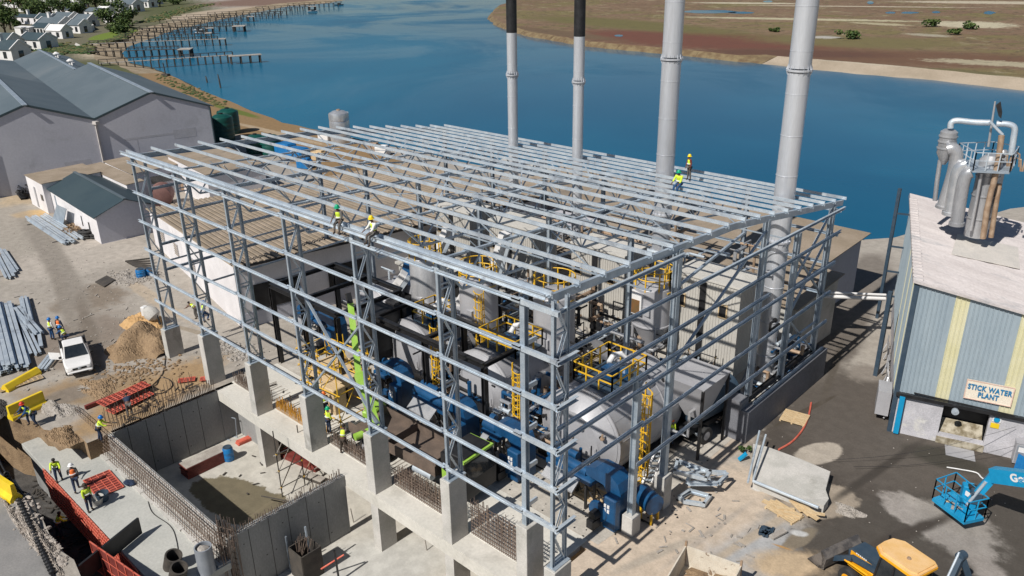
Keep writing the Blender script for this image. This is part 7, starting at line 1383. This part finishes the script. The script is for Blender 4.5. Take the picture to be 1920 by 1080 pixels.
def pallet(lab, px, py, L, W2, ang, n, m='ply', z=.0):
    c = at(px, py, z); T = tr(c.x, c.y, ang, z); t = thing('pallet', lab, 'pallet', c, R(ang)); tpart(t, T, 'slats', m, lambda mb: [mb.box((-L/2, -W2/2+i*W2/n, .1), (L/2, -W2/2+(i+.7)*W2/n, .13)) for i in range(n)]); tpart(t, T, 'bearers', m, lambda mb: [mb.box((x, -W2/2, 0), (x+.1, W2/2, .099)) for x in (-L/2, -.05, L/2-.1)])
pallet('timber pallet lying in the puddle beside the low wall', 1490, 785, 1.5, 1.5, 10, 8); pallet('broken brown pallet on the sand by the slab', 1470, 962, 1.7, 1.0, -12, 7); pallet('timber pallet with yellow fittings under the nearest blue press', 1108, 928, 1.8, 1.3, 0, 6)
for i in range(6): p = at(1452+i*14, 948+(i % 3)*9, .05+.05*i); mb = MB(); mb.cbox(p, (1.3-.1*i, .3, .04), random.uniform(-.6, .6)); mb.cbox(p+Vector((.1, .2, .05)), (.9, .22, .04), random.uniform(-.3, .9)); tag(mb.build('loose_board', M['ply']), ['warped brown board, %s from the left of the broken boards heap' % w for w in ('first', 'second', 'third', 'fourth', 'fifth', 'sixth')][i], 'board', 'broken boards')
mb = MB(); 
for i in range(14): p = at(1425+random.uniform(0, 26), 990+random.uniform(0, 14), .08); mb.cbox(p, (.3, .12, .12), random.random()*3)
mb.blob(at(1438, 997, 0), .4, 8, 5, .3, .2); tag(mb.build('cut_steel_heap', M['navy']), 'little heap of blue grey steel offcuts on the sand', 'offcuts')
mb = MB(); a, b = at(1446, 1008, .1), at(1472, 994, .15); mb.bar(a, b, .3, .1); tag(mb.build('rust_plank', M['timber']), 'weathered plank beside the steel offcuts', 'plank')
mb = MB(); mb.bar(at(1385, 862, .1), at(1400, 850, .5), .22, .12); tag(mb.build('blue_sack', M['cyan']), 'pale blue sack by the end of the low wall', 'sack'); mb = MB(); crown(mb, at(1398, 842, .3), .4, 160, .1, .8, 3); tag(mb.build('weeds', [M['leafb'], M['leaf']]), 'green weeds at the end of the low wall', 'weeds')
mb = MB(); mb.path([at(*q, .05) for q in curve([(1521, 755), (1516, 780), (1505, 805), (1485, 828), (1460, 843)])], .06, 6); tag(mb.build('red_hose', M['red'], smooth=True), 'faded red hose snaking past the pallet in the puddle', 'hose')
mb = MB(); mb.path([at(*q, .05) for q in curve([(1775, 876), (1800, 880), (1830, 886), (1840, 895), (1850, 902)])], .04, 5); tag(mb.build('pale_hose', M['tarp'], smooth=True), 'thin pale hose on the wet dark yard', 'hose')
mb = MB(); mb.add([at(1900, 880, 0), at(1925, 855, 0), at(1925, 860, .9), at(1910, 850, .9), at(1925, 895, .1)], [(0, 4, 2), (0, 2, 3), (0, 3, 1), (4, 1, 2), (1, 3, 2)]); tag(mb.build('blue_tarpaulin', M['drumb']), 'dark blue tarpaulin cut by the right edge', 'tarpaulin')
for i, (a, b) in enumerate((((1560, 862), (1905, 800)), ((1600, 875), (1925, 830)))):
    mb = MB(); A, B = at(*a, .3), at(*b, 1.2 if i else 2.2); mb.path([A.lerp(B, k/8)-Vector((0, 0, .5*math.sin(math.pi*k/8))) for k in range(9)], .012, 4); tag(mb.build('overhead_cable', M['black']), ('thin cable sagging from the wet yard towards the sign', 'thin cable below the other one in front of the dark opening')[i], 'cable', 'thin cables')
mb = MB(); mb.cbox(at(1085, 910, .15), (.9, .6, .3), .2); mb.cbox(at(1085, 910, .33), (.5, .3, .1), .6); tag(mb.build('parts_box', M['ply']), 'open box of parts on the floor by the nearest press', 'box'); mb = MB(); mb.path([at(1060, 900, .2), at(1066, 880, .5), at(1072, 868, .9)], .16, 10); tag(mb.build('pink_duct', M['redd'], smooth=True), 'dull red pipe elbow beside the nearest press', 'pipe')
for i, (px, py, lab, pth) in enumerate(((300, 740, 'looped black cable lying on the soil by the small red panels', [(272, 710), (262, 718), (270, 728), (292, 722), (300, 708), (318, 712), (322, 725), (300, 738), (280, 730), (305, 700), (311, 655)]), (30, 900, 'black cable bundle along the bottom left road', [(-5, 855), (12, 888), (45, 930), (66, 975), (85, 1020), (102, 1085)]), (60, 900, 'second black cable crossing the road edge', [(-5, 880), (30, 915), (62, 935), (80, 1000), (98, 1085)]), (320, 960, 'thin cable trailing across the pale deck', [(275, 925), (285, 960), (318, 985), (330, 1010), (338, 1060)]))):
    z = -1.17 if i == 3 else .05; mb = MB(); mb.path([at(*q, z) for q in curve(pth)], (.03, .045, .045, .018)[i], 5); tag(mb.build('cable', M['black'], smooth=True), lab, 'cable')
mb = MB()
for i in range(34): p = at(12+i*2.6, 888+i*5.6, .1); mb.lathe([(.1, -.08), (.16, -.04), (.16, .04), (.1, .08)], p, 8, (.6, -.3, 0))
tag(mb.build('ribbed_hose', M['black']), 'ribbed black hose along the stone edge at the bottom left', 'hose')
t = thing('plastic_pipe', 'short upright grey plastic pipe at the bottom of the deck', 'pipe', at(389, 1060, -1.2)); c = at(389, 1070, -1.2); mb = MB(); mb.lathe([(.42, 0), (.42, 1.5), (.36, 1.5), (.36, .2)], c, 24); mb.build('pipe', M['pvc'], t, smooth=True); mb = MB(); mb.blob(c+Vector((0, 0, 1.35)), .3, 8, 5, .2, .5); mb.build('mortar', M['rubble'], t)
for i, (px, py) in enumerate(((322, 1062), (332, 1085))): c = at(px, py, -1.2); mb = MB(); mb.lathe([(.42, 0), (.42, .9), (.34, .9), (.34, .1)], c, 22, (.35, .1, .9)); tag(mb.build('earth_pipe', M['timberd'], smooth=True), ('brown pipe collar left of the grey plastic pipe', 'brown pipe collar at the bottom edge of the deck')[i], 'pipe')
for i, (px, py, z, h) in enumerate(((663, 979.6, -3.9, 1.0), (800, 1032, -3.9, 1.3))): c = at(px, py, z); mb = MB(); mb.bar(c, c+Vector((-.08, -.05, h)), .05); tag(mb.build('site_stake', M['timber']), ('short pale stake on the basement floor by the dividing wall', 'dark steel stake standing on the screed under the beam')[i], 'stake')
t = thing('steel_prop', 'red and black adjustable props crossing on the lower floor', 'prop', at(640, 1075, -3.9)); mb = MB(); a = at(602, 1067, -3.2); b = at(645, 1040, -2.6); mb.tube(a, b, .05); mb.build('red_prop', M['red'], t, smooth=True); mb = MB(); c = at(636, 1090, -3.9); mb.tube(c, c+Vector((-.1, 0, 2.0)), .06); mb.build('black_prop', M['black'], t, smooth=True)
t = thing('column_shutter', 'square brown column shutter with bars at the bottom edge of the lower floor', 'formwork', at(575, 1075, -3.9)); c = at(578, 1075, -3.9)
for dx, dy, sx, sy in ((-.6, 0, .06, 1.2), (.6, 0, .06, 1.2), (0, -.6, 1.2, .06), (0, .6, 1.2, .06)): mb = MB(); mb.cbox(c+Vector((dx, dy, .9)), (sx, sy, 1.8)); mb.build('board', M['timberd'], t)
mb = MB(); [mb.bar(c+Vector((random.uniform(-.5, .5), random.uniform(-.5, .5), 0)), c+Vector((random.uniform(-.5, .5), random.uniform(-.5, .5), 2.4)), .03) for _ in range(14)]; mb.build('bars', M['rebar'], t); mb = MB(); mb.bar(c+Vector((-.9, -.5, 0)), c+Vector((-.9, -.5, 2.3)), .08); mb.bar(c+Vector((.1, .2, 1)), c+Vector((0, .2, 3.0)), .09); mb.build('post', M['galvd'], t)
mb = MB(); mb.cbox(at(594, 501, 0), (1, 1, 1)); 
plate('trap_door', 'brown steel trap door lying on the yard', 'plate', ((178, 528), (200, 516), (216, 524), (195, 537)), (.12, .12, .12, .12), .1, 'timberd'); mb = MB(); [mb.bar(at(235+i*3, 490+i*1.5, .2+.08*i), at(285+i, 484+i*5, .25+.06*i), .16, .12) for i in range(6)]; tag(mb.build('scrap_beams', M['timberd']), 'heap of dark scrap beams next to the corrugated shed', 'scrap')
mb = MB(); [mb.blob(at(38+random.uniform(-5, 8), 345+random.uniform(-18, 22), .4), random.uniform(.2, .6), 7, 5, .4, .8) for _ in range(40)]; [mb.bar(at(32+random.uniform(0, 15), 350+random.uniform(-15, 18), .1), at(32+random.uniform(0, 20), 345+random.uniform(-15, 18), 1.2), .08) for _ in range(24)]; tag(mb.build('scrap_heap', M['black']), 'dark scrap heap at the end of the flat roofed shed', 'scrap'); mb = MB(); crown(mb, at(145, 427, .2), 1.6, 300, .16, .25); tag(mb.build('dead_shrubs', [M['rust'], M['soil']]), 'reddish dry shrubs against the white shed wall', 'shrubs')
mb = MB(); mb.slab([at(98, 412, .1), at(118, 422, .1), at(124, 392, 2.3), at(106, 384, 2.3)], .06); tag(mb.build('leaning_sheet', M['galvd']), 'grey steel sheets leaning on the shed wall', 'sheet'); mb = MB(); mb.lathe([(.85, -.15), (.95, -.1), (.95, .1), (.85, .15)], at(253, 445, 1.0) if False else Vector((-65.6, 12.6, 1.6)), 20, (1, -.15, 0)); 
t = thing('brown_tank', 'rusty brown round tank lying beside the corrugated shed', 'tank', at(300, 372)); mb = MB(); c = at(300, 372, 1.3); mb.lathe([(.6, 0), (1.25, .25), (1.3, 1.0), (1.3, 2.6), (.8, 3.0)], c, 22, (-.8, .5, 0)); mb.build('shell', M['rustp'], t, smooth=True); mb = MB(); mb.cbox(c-Vector((.8, -.5, 1)), (2, 1.4, .6), .5); mb.build('cradle', M['black'], t); mb = MB(); mb.lathe([(.8, 0), (1.0, .1), (1.0, 3), (.8, 3.1)], at(180, 312, 1.1), 20, (-.5, .8, 0)); tag(mb.build('steel_pipe', M['steeld'], smooth=True), 'short wide steel pipe between the low sheds', 'pipe')
# ================================================================ PEOPLE
def skinmesh(name, V, Ed, Rd, m, parent, W, sub=1, root=0):
    me = bpy.data.meshes.new(name); me.from_pydata([tuple(v) for v in V], Ed, []); ob = bpy.data.objects.new(name, me); COL.objects.link(ob)
    md = ob.modifiers.new('s', 'SKIN'); md.use_smooth_shade = True
    for i, r in enumerate(Rd): me.skin_vertices[0].data[i].radius = r if isinstance(r, tuple) else (r, r)
    me.skin_vertices[0].data[root].use_root = True
    sb = ob.modifiers.new('u', 'SUBSURF'); sb.levels = sub; sb.render_levels = sub
    dg = bpy.context.evaluated_depsgraph_get(); me2 = bpy.data.meshes.new_from_object(ob.evaluated_get(dg)); bpy.data.objects.remove(ob); bpy.data.meshes.remove(me)
    me2.name = name; me2.materials.clear(); me2.materials.append(m); o = bpy.data.objects.new(name, me2); COL.objects.link(o); o.parent = parent; WM[o.name] = W; return o
POSES = {  # lean(forward of the chest), pelvis height, (hip->knee, knee->ankle) direction angles per leg, arm angles (upper, fore) per arm; degrees from straight down, + is forward
    'stand': (4, .96, ((4, -2), (-3, -5)), ((8, 22), (-4, 14))), 'walk': (8, .94, ((22, 8), (-16, -32)), ((-22, 8), (24, 50))),
    'work': (24, .93, ((14, -6), (-6, -12)), ((38, 80), (30, 70))), 'bend': (66, .88, ((22, -14), (10, -16)), ((62, 74), (50, 62))),
    'crouch': (40, .48, ((98, -30), (84, -36)), ((50, 80), (44, 70))), 'sit': (14, .12, ((82, 6), (74, 2)), ((30, 62), (24, 58))), 'climb': (10, .92, ((52, -24), (2, -4)), ((110, 140), (70, 120)))}
def person(p, face, pose, hat, top, legs, vest, label, h=1.78, turn=0, parent_off=None):
    s = h/1.78; lean, ph, lg, ar = POSES[pose]; t = thing('person', label, 'person', p, face); W = WM[t.name]; mt = M.get
    c = lambda a: (math.sin(R(a)), -math.cos(R(a)))
    pel = Vector((0, 0, ph)); l = R(lean); up = Vector((math.sin(l), 0, math.cos(l))); sp = pel+up*.25; ch = pel+up*.46; nk = pel+up*.58; hd = nk+Vector((math.sin(l*.6), 0, math.cos(l*.6)))*.13; ht = hd+Vector((math.sin(l*.4), 0, math.cos(l*.4)))*.09
    V = [pel, sp, ch, nk, hd, ht]; Ed = [(0, 1), (1, 2), (2, 3), (3, 4), (4, 5)]; Rd = [(.15, .11), (.135, .10), (.165, .11), (.058, .06), (.078, .098), (.062, .078)]
    V.append(hd+Vector((.095, 0, -.012))); Ed.append((4, 6)); Rd.append((.014, .018)); arms = []; legsj = []
    for q in (-1, 1):
        a, b = ar[0 if q < 0 else 1]; sh = ch+Vector((0, q*.185, 0))+up*.05; el = sh+Vector((c(a)[0]*.29, q*.05, c(a)[1]*.29)); wr = el+Vector((c(b)[0]*.25, -q*.015, c(b)[1]*.25)); dv = (wr-el).normalized(); pm = wr+dv*.085
        i = len(V); V += [sh, el, wr, pm]; Ed += [(2, i), (i, i+1), (i+1, i+2), (i+2, i+3)]; Rd += [.06, .043, .028, (.036, .022)]
        arms.append((sh, el, wr)); sd = Vector((0, 1, 0)); bk = dv.cross(sd).normalized()
        for k, (o, ln) in enumerate(((-.03, .062), (-.010, .075), (.011, .070), (.031, .055))):
            b0 = pm+sd*o+dv*.02; V += [b0+dv*ln*.55, b0+dv*ln-bk*.018]; j = len(V)-2; Ed += [(i+3, j), (j, j+1)]; Rd += [.009, .008]
        V += [wr+dv*.035+sd*(-q)*.04, wr+dv*.08+sd*(-q)*.062]; j = len(V)-2; Ed += [(i+2, j), (j, j+1)]; Rd += [.011, .009]
    for q in (-1, 1):
        a, b = lg[0 if q < 0 else 1]; hp = pel+Vector((0, q*.095, -.04)); kn = hp+Vector((c(a)[0]*.43, q*.02, c(a)[1]*.43)); an = kn+Vector((c(b)[0]*.41, q*.01, c(b)[1]*.41)); to = an+Vector((.15, q*.03, -.05))
        i = len(V); V += [hp, kn, an, to]; Ed += [(0, i), (i, i+1), (i+1, i+2), (i+2, i+3)]; Rd += [.088, .058, .04, (.04, .03)]; legsj.append((hp, kn, an, to))
    lo = min(an.z for _, _, an, _ in legsj)-.08; off = Vector((0, 0, -lo if pose != 'sit' else 0))
    V = [(v+off)*s for v in V]; Rd = [tuple(x*s for x in (r if isinstance(r, tuple) else (r, r))) for r in Rd]; tf = lambda v: (v+off)*s
    skinmesh('body', V, Ed, Rd, M['skin'], t, W)
    A = [tf(pel+Vector((0, 0, .03)))]; e2 = []; r2 = [(.165*s, .125*s)]
    for hp, kn, an, to in legsj: i = len(A); A += [tf(hp), tf(kn), tf(an+Vector((0, 0, .05)))]; e2 += [(0, i), (i, i+1), (i+1, i+2)]; r2 += [.105*s, .078*s, .062*s]
    skinmesh('trousers', A, e2, r2, M[legs], t, W)
    A = [tf(pel+up*.08), tf(sp), tf(ch), tf(nk-up*.04)]; e2 = [(0, 1), (1, 2), (2, 3)]; r2 = [(.16*s, .12*s), (.155*s, .12*s), (.185*s, .13*s), (.08*s, .07*s)]
    for sh, el, wr in arms: i = len(A); A += [tf(sh), tf(el), tf(el.lerp(wr, .75))]; e2 += [(2, i), (i, i+1), (i+1, i+2)]; r2 += [.078*s, .06*s, .046*s]
    skinmesh('shirt', A, e2, r2, M[top], t, W)
    if vest: 
        v_ = skinmesh('vest', [tf(pel+up*.07), tf(sp), tf(ch-up*.02), tf(ch+up*.09)], [(0, 1), (1, 2), (2, 3)], [(.172*s, .135*s), (.168*s, .135*s), (.198*s, .145*s), (.15*s, .11*s)], M[vest], t, W)
        mb = MB(); mb.lathe([(.165*s, -.025), (.19*s, -.02), (.19*s, .02), (.165*s, .025)], tf(sp-up*.02), 16, up); mb.T = None
        mb.v = [W @ v for v in mb.v]; mb.build('reflective_band', M['band'], v_, smooth=True)
    for hp, kn, an, to in legsj: skinmesh('boot', [tf(an+Vector((0, 0, .06))), tf(an-Vector((0, 0, .02))), tf(to)], [(0, 1), (1, 2)], [.058*s, .062*s, (.058*s, .045*s)], M['boot'], t, W)
    mb = MB(); ax = (ht-hd).normalized(); o_ = tf(hd+ax*.045)
    if hat: mb.lathe([(.165*s, -.012), (.168*s, 0), (.128*s, .012), (.124*s, .06), (.10*s, .115), (.05*s, .145), (.01, .15)], o_, 18, ax); mb.v = [W @ v for v in mb.v]; mb.build('hard_hat', M[hat], t, smooth=True)
    else: mb.lathe([(.08*s, -.05), (.104*s, 0), (.09*s, .06), (.04*s, .085), (.01, .09)], o_, 14, ax); mb.v = [W @ v for v in mb.v]; mb.build('hair', M['hair'], t, smooth=True)
    mb = MB()
    for q in (-1, 1): mb.cbox(tf(hd+Vector((.092, q*.032, .012))), (.012, .02, .012))
    mb.v = [W @ v for v in mb.v]; e_ = mb.build('eyes', M['hair'], t)
    return t
PP = [  # px,py (feet), z, facing deg, pose, hat, top, legs, vest, label
    (100, 637, 0, 100, 'stand', 'hatb', 'white', 'clothb', 'vest', 'worker in blue helmet and white sleeves behind the pickup, leftmost of three'),
    (116, 634, 0, 120, 'stand', 'hatb', 'cloth', 'cloth', 'vesto', 'worker in blue helmet and orange vest standing at the back corner of the pickup'),
    (126, 640, .75, 200, 'crouch', 'hatb', 'clothb', 'cloth', 'vest', 'worker in blue helmet crouching in the load bed of the pickup'),
    (385, 606, 1.3, 90, 'climb', 'hatb', 'clothb', 'clothb', 'vest', 'worker in blue helmet and blue overalls climbing the lattice column beside the white wall'),
    (370, 597, 0, 200, 'bend', None, 'skin', 'clothg', 'vest', 'bareheaded worker in yellow vest bending down behind the lattice column near the white wall'),
    (190, 828, .0, 60, 'work', 'hatb', 'vest', 'cloth', 'vest', 'worker in blue helmet and yellow shirt standing on top of the mesh curtain'),
    (60, 796, 0, -70, 'work', 'hatr', 'clothb', 'cloth', 'vest', 'worker in red helmet and blue and yellow jacket standing by the yellow barrier'),
    (70, 798, 0, -110, 'bend', None, 'clothb', 'cloth', 'vest', 'worker in blue and yellow jacket bending beside the one in red helmet'),
    (245, 781, 0, 160, 'bend', None, 'cloth', 'clothg', None, 'worker in dark clothes bending over near the end of the red panels'),
    (112, 902, -1.2, -20, 'work', None, 'vest', 'cloth', 'vest', 'bareheaded worker in yellow shirt working at the far edge of the deck'),
    (145, 920, -1.2, 170, 'walk', 'hatw', 'clothg', 'cloth', 'vesto', 'worker in white helmet and orange vest on the deck'),
    (170, 958, -1.2, 10, 'stand', 'boot', 'vest', 'cloth', 'vest', 'worker in brown helmet and yellow shirt beside the tubs on the deck'),
    (113, 1010, -3.3, 80, 'work', None, 'vest', 'cloth', 'vest', 'worker in yellow shirt down in the dark trench'),
    (618, 812, .03, 80, 'stand', 'hatg', 'vest', 'cloth', 'vest', 'worker in green helmet and yellow vest standing between the middle piers'),
    (645, 848, .03, 120, 'work', None, 'clothg', 'boot', 'vest', 'worker in yellow vest with arms forward in front of the rusty truck'),
    (611, 782, .03, 0, 'stand', 'hato', 'cloth', 'cloth', 'vest', 'worker in orange helmet half hidden behind a tall pier'),
    (1256, 836, .03, 120, 'stand', 'hato', 'vest', 'cloth', 'vest', 'worker in orange helmet and lime jacket between the caged ladder and the right drum'),
]
for px, py, z, fc, ps, hat, top, legs, vest, lab in PP: person(at(px, py, z), R(fc), ps, hat, top, legs, vest, lab)
y0 = -.25; xr = at(606, 430, 15.2).x
q = at(606, 424, 15.42); person((at(602, 424, 15.4).x, -.28, 15.33), R(-60), 'sit', 'hatg', 'clothg', 'clothg', 'vest', 'worker in green helmet sitting bent over on the front eave beam', h=1.6)
person((at(672, 446, 15.4).x, -.28, 15.33), R(-100), 'sit', 'haty', 'white', 'clothg', 'vest', 'worker in yellow helmet and lime vest sitting on the front eave beam', h=1.6)
yy = 14*SP; person((at(1284, 340, roofz(yy)+.2).x, yy, roofz(yy)+.21), R(-120), 'stand', 'haty', 'redd', 'clothg', 'vest', 'worker in yellow helmet and red shirt standing on the roof steel', h=1.6)
yy = 12*SP; person((at(1234, 366, roofz(yy)+.2).x, yy, roofz(yy)+.3), R(-90), 'sit', 'hatg', 'vest', 'clothb', 'vest', 'worker in green helmet and blue trousers sitting on the purlins before the third chimney')
c = at(182, 944, -1.2); mb = MB(); mb.lathe([(.3, 0), (.42, .4), (.38, .4), (.27, .05)], c, 18); tag(mb.build('mortar_tub', M['conc'], smooth=True), 'grey mortar tub on the deck beside the brown-helmeted worker', 'tub')
c = at(194, 938, -1.2); mb = MB(); mb.lathe([(.26, 0), (.36, .5), (.32, .5), (.23, .05)], c, 18); tag(mb.build('bucket', M['navy'], smooth=True), 'navy bucket next to the grey mortar tub', 'bucket')
c = at(242, 908, -1.15); mb = MB(); mb.blob(c+Vector((0, 0, .12)), .3, 8, 5, .25, .5); mb.blob(c+Vector((.25, .1, .1)), .2, 8, 5, .3, .5); tag(mb.build('cloth_bundle', M['cloth']), 'navy cloth bundle at the foot of the mesh curtain', 'bundle')

def offcuts(lab, pts, n, m, spread, L=.6, z=0.0, cat='offcuts'):
    mb = MB(); P = [at(*q, z) for q in pts]
    for i in range(n):
        k = random.random()*(len(P)-1); a = min(int(k), len(P)-2); c = P[a].lerp(P[a+1], k-a)+Vector((random.gauss(0, spread), random.gauss(0, spread), .04)); mb.cbox(c, (L*random.uniform(.3, 1.6), random.uniform(.04, .12), .04), random.random()*3.1)
    o = mb.build('scattered_offcuts', M[m]); tag(o, lab, cat); o['kind'] = 'stuff'
offcuts('timber offcuts scattered over the sandy yard', [(60, 560), (170, 560), (230, 620), (190, 700), (120, 730)], 45, 'timber', 1.6, .35); offcuts('timber offcuts on the soil behind the basement wall', [(230, 790), (300, 750), (380, 725)], 40, 'timberd', .7, .4); offcuts('wood scraps on the basement floor', [(420, 900), (520, 850), (480, 940)], 9, 'timberd', .9, .35, -3.88)
offcuts('steel and timber scraps on the slab inside the frame', [(440, 700), (560, 740), (640, 780), (560, 680)], 28, 'timberd', .9, .5, .04); offcuts('pale scraps on the sand apron', [(1180, 1000), (1300, 1000), (1400, 960)], 40, 'rubble', 1.2, .3); offcuts('dark debris inside the trench', [(60, 880), (100, 960), (150, 1040)], 60, 'timberd', .6, .7, -4.35)
